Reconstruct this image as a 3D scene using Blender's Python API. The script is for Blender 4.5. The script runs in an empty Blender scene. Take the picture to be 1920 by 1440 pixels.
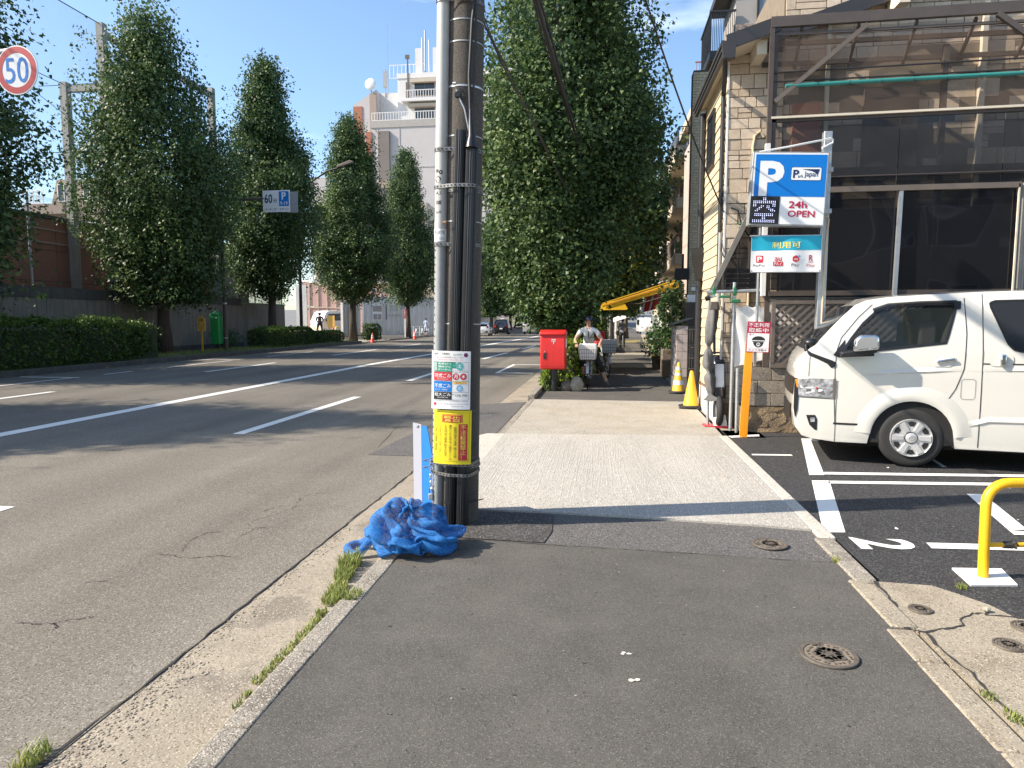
import bpy, bmesh, math, random
import numpy as np
from mathutils import Vector, Matrix
R = math.radians
rnd = random.Random(7)
sc = bpy.context.scene
COL = sc.collection

# ------------------------------------------------------------------ camera, sky, sun, exposure
# X runs to the right across the street, Y along the street, Z up; the camera looks a little left of the street
cam_d = bpy.data.cameras.new('camera')
cam = bpy.data.objects.new('camera', cam_d); COL.objects.link(cam)
cam.location = (0, 0, 1.65)
cam.rotation_euler = (R(90 - 5.356), 0, R(7.6))
cam_d.sensor_width = 36; cam_d.lens = 24.0
cam_d.clip_start = .05; cam_d.clip_end = 4000
sc.camera = cam
sc.view_settings.view_transform = 'Standard'
sc.view_settings.look = 'None'
sc.view_settings.gamma = 1
sc.view_settings.use_curve_mapping = False
sc.view_settings.exposure = .98

SUN_EL = R(38)
TO_SUN = Vector((-.965, -.268, 0)).normalized()
to_sun = Vector((TO_SUN.x * math.cos(SUN_EL), TO_SUN.y * math.cos(SUN_EL), math.sin(SUN_EL)))
sun_d = bpy.data.lights.new('sun', 'SUN'); sun_d.energy = 5.0; sun_d.angle = R(.53); sun_d.color = (1, .885, .745)
sun = bpy.data.objects.new('sun', sun_d); COL.objects.link(sun)
sun.rotation_euler = to_sun.to_track_quat('Z', 'Y').to_euler()
sun.location = (-30, -10, 40)

world = bpy.data.worlds.new('World'); sc.world = world; world.use_nodes = True
nt = world.node_tree; nt.nodes.clear()
wo = nt.nodes.new('ShaderNodeOutputWorld'); bg = nt.nodes.new('ShaderNodeBackground')
sky = nt.nodes.new('ShaderNodeTexSky'); sky.sky_type = 'NISHITA'; sky.sun_disc = False
sky.sun_elevation = SUN_EL; sky.sun_rotation = math.atan2(TO_SUN.x, TO_SUN.y)
sky.altitude = 50; sky.air_density = 1.0; sky.dust_density = .9; sky.ozone_density = 1.8
bg.inputs[1].default_value = .128
# thin high cloud wisps
tc = nt.nodes.new('ShaderNodeTexCoord'); mp = nt.nodes.new('ShaderNodeMapping')
mp.inputs['Scale'].default_value = (1.6, 3.2, 7.0); mp.inputs['Rotation'].default_value = (.25, .35, .3)
ns = nt.nodes.new('ShaderNodeTexNoise'); ns.inputs['Scale'].default_value = 1.5; ns.inputs['Detail'].default_value = 9; ns.inputs['Roughness'].default_value = .58
rp = nt.nodes.new('ShaderNodeValToRGB'); rp.color_ramp.elements[0].position = .53; rp.color_ramp.elements[1].position = .82
rp.color_ramp.elements[1].color = (.55, .55, .55, 1)
mx = nt.nodes.new('ShaderNodeMix'); mx.data_type = 'RGBA'; mx.inputs['B'].default_value = (9.5, 10.2, 11.2, 1)
nt.links.new(tc.outputs['Generated'], mp.inputs[0]); nt.links.new(mp.outputs[0], ns.inputs['Vector'])
nt.links.new(ns.outputs['Fac'], rp.inputs[0]); nt.links.new(rp.outputs[0], mx.inputs['Factor'])
tn = nt.nodes.new('ShaderNodeMix'); tn.data_type = 'RGBA'; tn.blend_type = 'MULTIPLY'; tn.inputs['Factor'].default_value = 1; tn.inputs['B'].default_value = (.98, 1.05, 1.08, 1)
nt.links.new(sky.outputs[0], tn.inputs['A']); nt.links.new(tn.outputs['Result'], mx.inputs['A']); nt.links.new(mx.outputs['Result'], bg.inputs[0])
nt.links.new(bg.outputs[0], wo.inputs[0])

# ------------------------------------------------------------------ materials
M = {}
def mk(name, col, rough=.6, metal=0., var=.0, vs=4., bump=0., bs=60., spec=.5, col2=None, c2s=1.2, c2lo=.5, c2hi=.65, speck=None, ss=300., space='pos', detail=5, coat=0., bumpd=.01, alpha=None, trans=0., stretch=None, streak=0., lanes=0.):
    """Principled material; var: brightness noise, col2: blotches of a second colour, speck: (colour, amount) fine aggregate, streak: vertical dirt."""
    m = bpy.data.materials.new(name); m.use_nodes = True; t = m.node_tree; n = t.nodes; L = t.links
    b = n['Principled BSDF']
    b.inputs['Roughness'].default_value = rough; b.inputs['Metallic'].default_value = metal
    b.inputs['Specular IOR Level'].default_value = spec; b.inputs['Coat Weight'].default_value = coat
    b.inputs['Coat Roughness'].default_value = .05
    c4 = (*col, 1); b.inputs['Base Color'].default_value = c4
    if alpha is not None: b.inputs['Alpha'].default_value = alpha
    if trans: b.inputs['Transmission Weight'].default_value = trans
    if var or bump or col2 or speck or streak or lanes:
        if space == 'pos': g = n.new('ShaderNodeNewGeometry').outputs['Position']
        else: g = n.new('ShaderNodeTexCoord').outputs['Object']
        if stretch:
            mpn = n.new('ShaderNodeMapping'); mpn.inputs['Scale'].default_value = stretch; L.new(g, mpn.inputs[0]); g = mpn.outputs[0]
        def noise(s, d=detail, r=.6):
            x = n.new('ShaderNodeTexNoise'); x.inputs['Scale'].default_value = s; x.inputs['Detail'].default_value = d
            x.inputs['Roughness'].default_value = r; L.new(g, x.inputs['Vector']); return x.outputs['Fac']
        cur = None
        def mixc(fac, A, B, mode='MIX'):
            x = n.new('ShaderNodeMix'); x.data_type = 'RGBA'; x.blend_type = mode
            if isinstance(fac, float): x.inputs['Factor'].default_value = fac
            else: L.new(fac, x.inputs['Factor'])
            for k, v in (('A', A), ('B', B)):
                if isinstance(v, tuple): x.inputs[k].default_value = v
                else: L.new(v, x.inputs[k])
            return x.outputs['Result']
        def mapr(f, a, bb, lo=0., hi=1.):
            x = n.new('ShaderNodeMapRange'); x.inputs[1].default_value = a; x.inputs[2].default_value = bb
            x.inputs[3].default_value = lo; x.inputs[4].default_value = hi; L.new(f, x.inputs[0]); return x.outputs[0]
        cur = c4
        if col2: cur = mixc(mapr(noise(c2s), c2lo, c2hi), cur, (*col2, 1))
        if var:
            f = mapr(noise(vs), .25, .75, 1 - var, 1 + var)
            cb = n.new('ShaderNodeCombineColor'); [L.new(f, cb.inputs[i]) for i in range(3)]
            cur = mixc(1., cur, cb.outputs[0], 'MULTIPLY')
        if speck:
            vo = n.new('ShaderNodeTexVoronoi'); vo.inputs['Scale'].default_value = ss; L.new(g, vo.inputs['Vector'])
            sep = n.new('ShaderNodeSeparateColor'); L.new(vo.outputs['Color'], sep.inputs[0])
            cur = mixc(mapr(sep.outputs[0], 1 - speck[1], 1 - speck[1] * .6), cur, (*speck[0], 1))
            cur = mixc(mapr(sep.outputs[1], 1 - speck[1], 1 - speck[1] * .5, 0., .8), cur, tuple(q * .35 for q in col) + (1,))
        if lanes:
            m2 = n.new('ShaderNodeMapping'); m2.inputs['Scale'].default_value = (1.1, .035, 1); L.new(g, m2.inputs[0])
            x = n.new('ShaderNodeTexNoise'); x.inputs['Scale'].default_value = 1.; x.inputs['Detail'].default_value = 3; L.new(m2.outputs[0], x.inputs['Vector'])
            f = mapr(x.outputs['Fac'], .3, .7, 1 - lanes, 1 + lanes); cb = n.new('ShaderNodeCombineColor'); [L.new(f, cb.inputs[i]) for i in range(3)]; cur = mixc(1., cur, cb.outputs[0], 'MULTIPLY')
        if streak:
            m2 = n.new('ShaderNodeMapping'); m2.inputs['Scale'].default_value = (9, 9, .5); L.new(g, m2.inputs[0])
            x = n.new('ShaderNodeTexNoise'); x.inputs['Scale'].default_value = 1.3; x.inputs['Detail'].default_value = 6; L.new(m2.outputs[0], x.inputs['Vector'])
            f = mapr(x.outputs['Fac'], .45, .7, 0., streak)
            cur = mixc(f, cur, tuple(q * .45 for q in col) + (1,))
        if not isinstance(cur, tuple): L.new(cur, b.inputs['Base Color'])
        if bump:
            bp = n.new('ShaderNodeBump'); bp.inputs['Strength'].default_value = bump; bp.inputs['Distance'].default_value = bumpd
            L.new(noise(bs, 4, .65), bp.inputs['Height']); L.new(bp.outputs[0], b.inputs['Normal'])
    M[name] = m
    return m

mk('asphalt_road', (.150, .135, .109), .85, lanes=.2, var=.13, vs=.35, bump=.4, bs=150, speck=((.25, .235, .21), .16), ss=150, spec=.3, bumpd=.008, col2=(.130, .117, .096), c2s=.5)
mk('asphalt_walk', (.088, .083, .074), .88, lanes=.08, var=.2, vs=2.6, bump=.5, bs=220, speck=((.16, .152, .137), .13), ss=230, spec=.28, bumpd=.006, col2=(.066, .063, .058), c2s=.9, c2lo=.5, c2hi=.8)
mk('asphalt_patch', (.062, .06, .058), .9, var=.2, vs=3, bump=.9, bs=110, speck=((.17, .16, .15), .22), ss=110, spec=.3, bumpd=.012)
mk('asphalt_new_patch', (.105, .1, .095), .88, var=.12, vs=2, bump=.7, bs=140, speck=((.2, .19, .18), .22), ss=130, spec=.3)
mk('asphalt_lot', (.035, .035, .036), .82, var=.2, vs=1.5, bump=.9, bs=110, speck=((.105, .102, .1), .26), ss=120, spec=.35, bumpd=.012)
mk('concrete_apron', (.355, .335, .295), .85, var=.14, vs=1.6, bump=.35, bs=55, spec=.3, stretch=(1, .25, 1), speck=((.56, .54, .49), .12), ss=220)
mk('concrete_apron_old', (.32, .295, .248), .88, var=.16, vs=2, bump=.4, bs=60, spec=.3, col2=(.30, .265, .21), c2s=1.5, speck=((.5, .46, .38), .2), ss=140)
mk('concrete_gutter', (.29, .252, .195), .9, var=.16, vs=3.2, bump=.7, bs=80, spec=.25, col2=(.20, .175, .14), c2s=2.3, c2lo=.52, c2hi=.62, speck=((.42, .375, .3), .12), ss=150, bumpd=.008)
mk('concrete_kerb', (.26, .235, .195), .9, var=.2, vs=5, bump=.7, bs=120, spec=.25, col2=(.17, .15, .12), c2s=3, speck=((.45, .42, .36), .24), ss=170)
mk('concrete_kerb_new', (.46, .43, .37), .9, var=.1, vs=5, bump=.4, bs=120, spec=.25, speck=((.6, .58, .52), .2), ss=170)
mk('concrete_slab', (.30, .262, .2), .9, var=.2, vs=3, bump=.8, bs=90, spec=.25, col2=(.24, .2, .145), c2s=2.2, speck=((.43, .38, .3), .14), ss=150, bumpd=.008)
mk('concrete_wall', (.19, .182, .16), .9, var=.2, vs=1.5, bump=.3, bs=40, streak=.7)
mk('concrete_cap', (.075, .075, .072), .9, var=.3, vs=2, bump=.4, bs=40, streak=.4)
mk('concrete_post', (.36, .35, .33), .85, var=.15, vs=2, streak=.35)
mk('pole_concrete', (.085, .074, .063), .92, var=.2, vs=7, bump=.6, bs=260, speck=((.17, .15, .13), .25), ss=330, streak=.5, space='obj')
mk('marking', (.72, .71, .67), .7, var=.06, vs=6, bump=.25, bs=150, col2=(.5, .49, .47), c2s=14, c2lo=.62, c2hi=.76)
mk('crack', (.03, .028, .026), .95)
mk('soil', (.11, .085, .055), .95, var=.3, vs=8, bump=.8, bs=60)
mk('yard_soil', (.33, .22, .13), .95, var=.2, vs=2, bump=.6, bs=30)
mk('ground_grey', (.15, .15, .14), .9, var=.2, vs=.2)
mk('iron', (.135, .115, .095), .6, .35, var=.25, vs=30, bump=.5, bs=90)
mk('iron_dirt', (.18, .15, .11), .9, var=.2, vs=40)
mk('galv', (.5, .52, .53), .42, .75, var=.12, vs=14, space='obj')
mk('galv_dull', (.33, .34, .34), .55, .45, var=.14, vs=10, space='obj')
mk('steel_band', (.2, .2, .195), .5, .5, var=.2, vs=40)
mk('black_plastic', (.012, .013, .015), .38, spec=.45, var=.3, vs=8, space='obj')
mk('black_rubber', (.018, .018, .018), .75, var=.2, vs=12, space='obj')
mk('black_metal', (.022, .022, .024), .4, spec=.5)
mk('dark_brown', (.072, .056, .046), .5, var=.15, vs=6)
mk('brown_steel', (.085, .068, .057), .5, var=.18, vs=4)
mk('taupe_steel', (.13, .105, .085), .55, var=.15, vs=4)
mk('pvc_white', (.47, .47, .44), .45, var=.07, vs=9, space='obj', streak=.15)
mk('pvc_grey', (.29, .3, .3), .45, var=.12, vs=18, space='obj')
mk('white_paint', (.78, .78, .76), .4, var=.04, vs=4, space='obj')
mk('white_enamel', (.8, .8, .79), .3, spec=.5)
mk('white_vinyl', (.72, .71, .67), .55, var=.1, vs=5)
mk('yellow_paint', (.78, .42, .012), .42, var=.1, vs=9, spec=.5, col2=(.5, .26, .02), c2s=34, c2lo=.64, c2hi=.72)
mk('orange_paint', (.88, .33, .01), .5, var=.08, vs=5, streak=.25)
mk('yellow_plastic', (.76, .40, .02), .55, var=.12, vs=9, space='obj', col2=(.45, .24, .03), c2s=18, c2lo=.6, c2hi=.74)
mk('sign_yellow', (.84, .66, .02), .45, var=.04, vs=20)
mk('sign_white', (.78, .78, .77), .4)
mk('sign_red', (.55, .03, .045), .45)
mk('ring_red', (.40, .012, .022), .5)
mk('sign_crimson', (.42, .012, .055), .45)
mk('sign_blue', (.0, .17, .56), .4)
mk('sign_navy', (.012, .03, .11), .4)
mk('sign_cyan', (.01, .34, .48), .5, var=.05, vs=8)
mk('sign_green', (.02, .29, .19), .45)
mk('sign_teal', (.12, .42, .40), .45)
mk('sign_black', (.015, .015, .018), .5)
mk('sign_purple', (.15, .02, .1), .5)
mk('sign_lightblue', (.16, .42, .66), .5)
mk('sign_gold', (.78, .62, .08), .5)
mk('sign_orange', (.83, .5, .12), .5)
mk('mail_red', (.58, .022, .018), .4, var=.1, vs=5, spec=.45, streak=.22, col2=(.42, .02, .02), c2s=9, c2lo=.6, c2hi=.72)
mk('cone_red', (.75, .045, .02), .5)
mk('reflective', (.72, .72, .70), .4)
mk('box_green', (.02, .30, .075), .42, var=.06, vs=5, space='obj')
mk('blue_board', (.012, .16, .55), .45)
mk('white_board', (.30, .315, .37), .4)
mk('teal_pipe', (.03, .21, .19), .45, var=.08, vs=5)
mk('clamp_green', (.025, .15, .07), .5, var=.15, vs=20)
mk('siding', (.52, .435, .29), .7, var=.09, vs=3, bump=.25, bs=30, streak=.12)
mk('mortar', (.19, .155, .115), .9, var=.15, vs=6)
mk('mortar_dark', (.07, .06, .05), .95)
mk('stone_a', (.56, .45, .33), .82, var=.14, vs=14, bump=.5, bs=45)
mk('stone_b', (.50, .40, .295), .82, var=.14, vs=14, bump=.5, bs=45)
mk('stone_c', (.61, .50, .38), .82, var=.14, vs=14, bump=.5, bs=45)
mk('brick_a', (.47, .40, .27), .85, var=.2, vs=10)
mk('brick_b', (.40, .335, .22), .85, var=.2, vs=10)
mk('tile_taupe', (.33, .255, .205), .75, var=.15, vs=6)
mk('block_a', (.25, .215, .17), .92, var=.2, vs=6, bump=.7, bs=90, speck=((.38, .33, .27), .2), ss=120)
mk('block_b', (.19, .165, .135), .92, var=.2, vs=6, bump=.7, bs=90, speck=((.3, .27, .22), .2), ss=120)
mk('rough_base', (.33, .24, .145), .95, var=.25, vs=5, bump=1., bs=35, bumpd=.03, col2=(.2, .15, .1), c2s=3)
mk('lattice_wood', (.135, .108, .088), .7, var=.2, vs=8)
mk('roof_dark', (.035, .034, .036), .5, var=.1, vs=3)
mk('soffit', (.62, .55, .43), .7, var=.06, vs=2)
mk('tin_grey', (.21, .195, .175), .5, .3, var=.15, vs=4)
mk('stucco_grey', (.36, .335, .305), .85, var=.08, vs=2, bump=.3, bs=60)
mk('stucco_cream', (.55, .47, .36), .85, var=.09, vs=2, streak=.15)
mk('tile_pink_grey', (.42, .355, .32), .7, var=.08, vs=3)
mk('apt_grey', (.47, .44, .43), .75, var=.06, vs=.5, streak=.12)
mk('apt_light', (.66, .64, .62), .7, var=.05, vs=.5)
mk('apt_dark', (.17, .145, .13), .75, var=.1, vs=.6)
mk('apt_terracotta', (.36, .13, .075), .75, var=.1, vs=.6)
mk('apt_beige', (.5, .43, .34), .8, var=.08, vs=.5, streak=.15)
mk('rust_panel', (.34, .14, .095), .75, var=.1, vs=.8)
mk('hoarding', (.60, .60, .58), .5, var=.1, vs=1.2, streak=.3)
mk('pink_panel', (.46, .31, .27), .7, var=.12, vs=3)
mk('grass_leaf', (.10, .19, .03), .6)
mk('moss', (.075, .10, .025), .95, var=.3, vs=12, bump=.8, bs=60)
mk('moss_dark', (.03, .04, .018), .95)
mk('bark', (.075, .058, .045), .95, var=.3, vs=14, bump=1., bs=24, bumpd=.03, stretch=(1, 1, .25), space='obj')
mk('car_white', (.60, .585, .53), .28, coat=1., spec=.5, var=.03, vs=3)
mk('car_white_far', (.8, .8, .78), .3, coat=1.)
mk('car_black', (.012, .013, .018), .22, coat=1.)
mk('car_silver', (.42, .43, .44), .3, .4, coat=.6)
mk('tyre', (.022, .022, .022), .8, var=.15, vs=30, space='obj')
mk('hubcap', (.62, .62, .61), .35, .55)
mk('dark_recess', (.012, .012, .012), .9)
mk('interior_dark', (.025, .025, .026), .85)
mk('chrome', (.75, .76, .77), .1, 1.)
mk('lamp_clear', (.5, .51, .53), .1, .5, var=.9, vs=17, space='obj')
mk('lamp_amber', (.7, .25, .02), .2)
mk('lamp_tail', (.5, .01, .01), .2)
mk('cloth_grey', (.14, .137, .135), .9, var=.2, vs=12, bump=.4, bs=30)
mk('skin', (.47, .29, .2), .55)
mk('hair', (.02, .017, .015), .6)
mk('shirt_white', (.72, .72, .72), .85, var=.05, vs=20)
mk('shirt_blue', (.42, .52, .66), .85)
mk('shirt_grey', (.2, .21, .23), .85)
mk('cloth_navy', (.017, .02, .032), .85)
mk('cloth_black', (.014, .014, .017), .85)
mk('shoe', (.1, .1, .09), .7)
mk('helmet', (.012, .018, .035), .3, coat=.5)
mk('parasol', (.82, .82, .8), .7)
mk('awning_yellow', (.85, .50, .02), .6, var=.05, vs=5)
mk('awning_dark', (.40, .18, .02), .7)
mk('flag_red', (.55, .04, .05), .7)
mk('rock_grey', (.33, .30, .24), .9, var=.25, vs=9, bump=.8, bs=24, bumpd=.03)
mk('rock_brown', (.15, .12, .10), .9, var=.2, vs=9, bump=.6, bs=24)
mk('terracotta_pot', (.20, .125, .065), .8, var=.2, vs=8)
mk('window_dark', (.02, .024, .03), .08, spec=.7)
mk('window_sky', (.13, .17, .2), .06, spec=.9)
mk('curtain', (.5, .5, .48), .8)
mk('led_black', (.01, .01, .012), .5)
mk('cable', (.02, .02, .022), .6)
mk('paper', (.62, .58, .5), .8)
mk('dry_leaf', (.28, .19, .09), .85)

def glass(name, tint, alpha, rough=.03, spec=.6, var=0):
    m = mk(name, tint, rough, spec=spec); b = m.node_tree.nodes['Principled BSDF']
    b.inputs['Alpha'].default_value = alpha
    return m
glass('glass_cab', (.03, .04, .04), .35)
glass('smoked', (.010, .011, .014), .92, .03, .4)
glass('vinyl', (.035, .036, .04), .66, .12, .45)
def net_mat(name, col, cover, sx, sy, sz, w):
    """woven net: threads from two crossing wave patterns, clear between them"""
    m = bpy.data.materials.new(name); m.use_nodes = True; t = m.node_tree; n = t.nodes; L = t.links
    b = n['Principled BSDF']; b.inputs['Base Color'].default_value = (*col, 1); b.inputs['Roughness'].default_value = .8
    g = n.new('ShaderNodeTexCoord').outputs['Object']
    no = n.new('ShaderNodeTexNoise'); no.inputs['Scale'].default_value = sx; no.inputs['Detail'].default_value = 6; L.new(g, no.inputs['Vector'])
    mr = n.new('ShaderNodeMapRange'); mr.inputs[1].default_value = .3; mr.inputs[2].default_value = .7
    mr.inputs[3].default_value = max(0, cover - w); mr.inputs[4].default_value = min(1, cover + w)
    L.new(no.outputs['Fac'], mr.inputs[0]); L.new(mr.outputs[0], b.inputs['Alpha'])
    M[name] = m; return m
net_mat('net_brown', (.125, .086, .062), .40, .8, 1, 1, .12)
net_mat('net_sky', (.3, .32, .34), .16, .4, 1, 1, .05)
net_mat('net_chain', (.13, .115, .1), .26, .5, 1, 1, .06)
net_mat('net_green', (.09, .14, .09), .6, .7, 1, 1, .2)
net_mat('net_blue', (.010, .14, .42), .70, 85., 1, 1, .28)
def emis(name, col, s):
    m = mk(name, (0, 0, 0), .5); b = m.node_tree.nodes['Principled BSDF']
    b.inputs['Emission Color'].default_value = (*col, 1); b.inputs['Emission Strength'].default_value = s
emis('led_on', (.62, .66, 1.), 1.5)

def leaf_mat(name, dark, light, tr=.3):
    m = bpy.data.materials.new(name); m.use_nodes = True; t = m.node_tree; n = t.nodes; L = t.links
    b = n['Principled BSDF']; b.inputs['Roughness'].default_value = .5; b.inputs['Specular IOR Level'].default_value = .35
    at = n.new('ShaderNodeAttribute'); at.attribute_name = 'tone'
    mx = n.new('ShaderNodeMix'); mx.data_type = 'RGBA'; mx.inputs['A'].default_value = (*dark, 1); mx.inputs['B'].default_value = (*light, 1)
    L.new(at.outputs['Fac'], mx.inputs['Factor']); L.new(mx.outputs['Result'], b.inputs['Base Color'])
    tl = n.new('ShaderNodeBsdfTranslucent'); L.new(mx.outputs['Result'], tl.inputs[0])
    ms = n.new('ShaderNodeMixShader'); ms.inputs[0].default_value = tr
    L.new(b.outputs[0], ms.inputs[1]); L.new(tl.outputs[0], ms.inputs[2]); L.new(ms.outputs[0], n['Material Output'].inputs[0])
    M[name] = m
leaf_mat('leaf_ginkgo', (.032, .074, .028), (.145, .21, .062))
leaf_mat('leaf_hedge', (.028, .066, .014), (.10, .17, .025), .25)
leaf_mat('leaf_bright', (.09, .16, .02), (.24, .33, .04))
leaf_mat('leaf_shrub', (.03, .075, .025), (.10, .18, .05))
leaf_mat('blade', (.06, .13, .02), (.42, .42, .12))

# ------------------------------------------------------------------ helpers
def put(name, me, mat, parent=None, loc=None, smooth=None):
    o = bpy.data.objects.new(name, me); COL.objects.link(o)
    if mat is not None:
        for mm in (mat if isinstance(mat, (list, tuple)) else [mat]): me.materials.append(M[mm] if isinstance(mm, str) else mm)
    if parent is not None: o.parent = parent
    if loc is not None: o.location = loc
    if smooth is not None:
        me.shade_smooth(); me.set_sharp_from_angle(angle=R(smooth))
    return o
def tag(o, label=None, cat=None, group=None, kind=None):
    if label: o['label'] = label
    if cat: o['category'] = cat
    if group: o['group'] = group
    if kind: o['kind'] = kind
    return o
def thing(name, label, cat, loc=(0, 0, 0), rz=0, group=None, kind=None):
    o = bpy.data.objects.new(name, None); COL.objects.link(o); o.empty_display_size = .1
    o.location = loc; o.rotation_euler = (0, 0, R(rz))
    return tag(o, label, cat, group, kind)
def wloc(o):
    v = Vector((0, 0, 0))
    while o is not None: v += o.location; o = o.parent
    return v
def copy_tree(o, parent=None):
    c = o.copy(); COL.objects.link(c); c.parent = parent
    for ch in o.children: copy_tree(ch, c)
    return c

class MB:
    """mesh collector; build() writes ONE object. world=True: coordinates are world ones and get shifted to the parent's base"""
    def __init__(s): s.v = []; s.f = []; s.m = []; s.mi = 0
    def add(s, vs, fs):
        o = len(s.v); s.v += [tuple(p) for p in vs]; s.f += [tuple(i + o for i in f) for f in fs]; s.m += [s.mi] * len(fs); return s
    def mat(s, i): s.mi = i; return s
    def box(s, x0, x1, y0, y1, z0, z1):
        return s.add([(x0, y0, z0), (x1, y0, z0), (x1, y1, z0), (x0, y1, z0), (x0, y0, z1), (x1, y0, z1), (x1, y1, z1), (x0, y1, z1)],
                     [(0, 3, 2, 1), (4, 5, 6, 7), (0, 1, 5, 4), (1, 2, 6, 5), (2, 3, 7, 6), (3, 0, 4, 7)])
    def obox(s, c, ax, ay, az):
        """box from centre and three half axis vectors"""
        c = Vector(c); ax = Vector(ax); ay = Vector(ay); az = Vector(az); vs = []
        for k in (-1, 1):
            for j, i in ((-1, -1), (-1, 1), (1, 1), (1, -1)): vs.append(c + ax * i + ay * j + az * k)
        return s.add(vs, [(0, 3, 2, 1), (4, 5, 6, 7), (0, 1, 5, 4), (1, 2, 6, 5), (2, 3, 7, 6), (3, 0, 4, 7)])
    def beam(s, p, q, w, h, up=(0, 0, 1)):
        p = Vector(p); q = Vector(q); d = (q - p); L = d.length; d.normalize()
        side = d.cross(Vector(up))
        if side.length < 1e-4: side = d.cross(Vector((0, 1, 0)))
        side.normalize(); u = side.cross(d)
        return s.obox((p + q) / 2, d * L / 2, side * w / 2, u * h / 2)
    def tube(s, pts, r, n=10, cap=True, closed=False):
        pts = [Vector(p) for p in pts]; k = len(pts); rs = r if isinstance(r, (list, tuple)) else [r] * k
        o = []; ref = None
        for i in range(k):
            if closed: d = pts[(i + 1) % k] - pts[i - 1]
            else: d = pts[min(i + 1, k - 1)] - pts[max(i - 1, 0)]
            d.normalize()
            if ref is None:
                ref = Vector((0, 0, 1)) if abs(d.z) < .9 else Vector((1, 0, 0))
            a = ref - d * ref.dot(d)
            if a.length < 1e-5: a = d.orthogonal()
            a.normalize(); b = d.cross(a); ref = a
            o += [pts[i] + (a * math.cos(2 * math.pi * j / n) + b * math.sin(2 * math.pi * j / n)) * rs[i] for j in range(n)]
        fs = []
        for i in range(k if closed else k - 1):
            i2 = (i + 1) % k
            for j in range(n):
                j2 = (j + 1) % n; fs.append((i * n + j, i * n + j2, i2 * n + j2, i2 * n + j))
        if cap and not closed: fs += [tuple(range(n - 1, -1, -1)), tuple(range((k - 1) * n, k * n))]
        return s.add(o, fs)
    def cyl(s, p, q, r0, r1=None, n=16): return s.tube([p, q], [r0, r0 if r1 is None else r1], n)
    def prism(s, poly, z0, z1):
        """polygon in XY between two heights"""
        n = len(poly); vs = [(x, y, z0) for x, y in poly] + [(x, y, z1) for x, y in poly]
        return s.add(vs, [tuple(range(n - 1, -1, -1)), tuple(range(n, 2 * n))] + [(i, (i + 1) % n, n + (i + 1) % n, n + i) for i in range(n)])
    def prism_xz(s, poly, y0, y1):
        n = len(poly); vs = [(x, y0, z) for x, z in poly] + [(x, y1, z) for x, z in poly]
        return s.add(vs, [tuple(range(n)), tuple(range(2 * n - 1, n - 1, -1))] + [(i, n + i, n + (i + 1) % n, (i + 1) % n) for i in range(n)])
    def prism_yz(s, poly, x0, x1):
        n = len(poly); vs = [(x0, y, z) for y, z in poly] + [(x1, y, z) for y, z in poly]
        return s.add(vs, [tuple(range(n - 1, -1, -1)), tuple(range(n, 2 * n))] + [(i, (i + 1) % n, n + (i + 1) % n, n + i) for i in range(n)])
    def sheet(s, poly, z):
        return s.add([(p[0], p[1], z if len(p) < 3 else p[2]) for p in poly], [tuple(range(len(poly)))])
    def ribbon(s, pts, w, z):
        """flat strip along a polyline on the ground"""
        vs = []; pts = [Vector((p[0], p[1], 0)) for p in pts]; ws = w if isinstance(w, list) else [w] * len(pts)
        for i, p in enumerate(pts):
            d = pts[min(i + 1, len(pts) - 1)] - pts[max(i - 1, 0)]; d.normalize(); nn = Vector((-d.y, d.x, 0)) * ws[i] / 2
            vs += [(p.x + nn.x, p.y + nn.y, z), (p.x - nn.x, p.y - nn.y, z)]
        return s.add(vs, [(2 * i + 1, 2 * i + 3, 2 * i + 2, 2 * i) for i in range(len(pts) - 1)])
    def ball(s, c, rx, ry, rz, n=12, m=8, jit=0., rr=None):
        vs = []; rr = rr or rnd
        for i in range(m + 1):
            ph = math.pi * i / m
            for j in range(n):
                t = 2 * math.pi * j / n; k = 1 + (rr.uniform(-jit, jit) if 0 < i < m else 0)
                vs.append((c[0] + rx * k * math.sin(ph) * math.cos(t), c[1] + ry * k * math.sin(ph) * math.sin(t), c[2] + rz * math.cos(ph) * (1 if jit == 0 else 1)))
        fs = [(i * n + j, (i + 1) * n + j, (i + 1) * n + (j + 1) % n, i * n + (j + 1) % n) for i in range(m) for j in range(n)]
        return s.add(vs, fs)
    def lathe(s, prof, c=(0, 0, 0), n=24, axis='z'):
        """prof: (radius, height) pairs"""
        vs = []
        for r, h in prof:
            for j in range(n):
                t = 2 * math.pi * j / n; a, b = r * math.cos(t), r * math.sin(t)
                vs.append((c[0] + a, c[1] + b, c[2] + h) if axis == 'z' else (c[0] + a, c[1] + h, c[2] + b))
        fs = []
        for i in range(len(prof) - 1):
            for j in range(n):
                q = (i * n + j, i * n + (j + 1) % n, (i + 1) * n + (j + 1) % n, (i + 1) * n + j)
                fs.append(q if axis == 'z' else q[::-1])
        k = (len(prof) - 1) * n
        fs += [tuple(range(n - 1, -1, -1)), tuple(range(k, k + n))] if axis == 'z' else [tuple(range(n)), tuple(range(k + n - 1, k - 1, -1))]
        return s.add(vs, fs)
    def mesh(s, name):
        me = bpy.data.meshes.new(name); me.from_pydata(s.v, [], s.f); me.polygons.foreach_set('material_index', s.m); me.update(); return me
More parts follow.
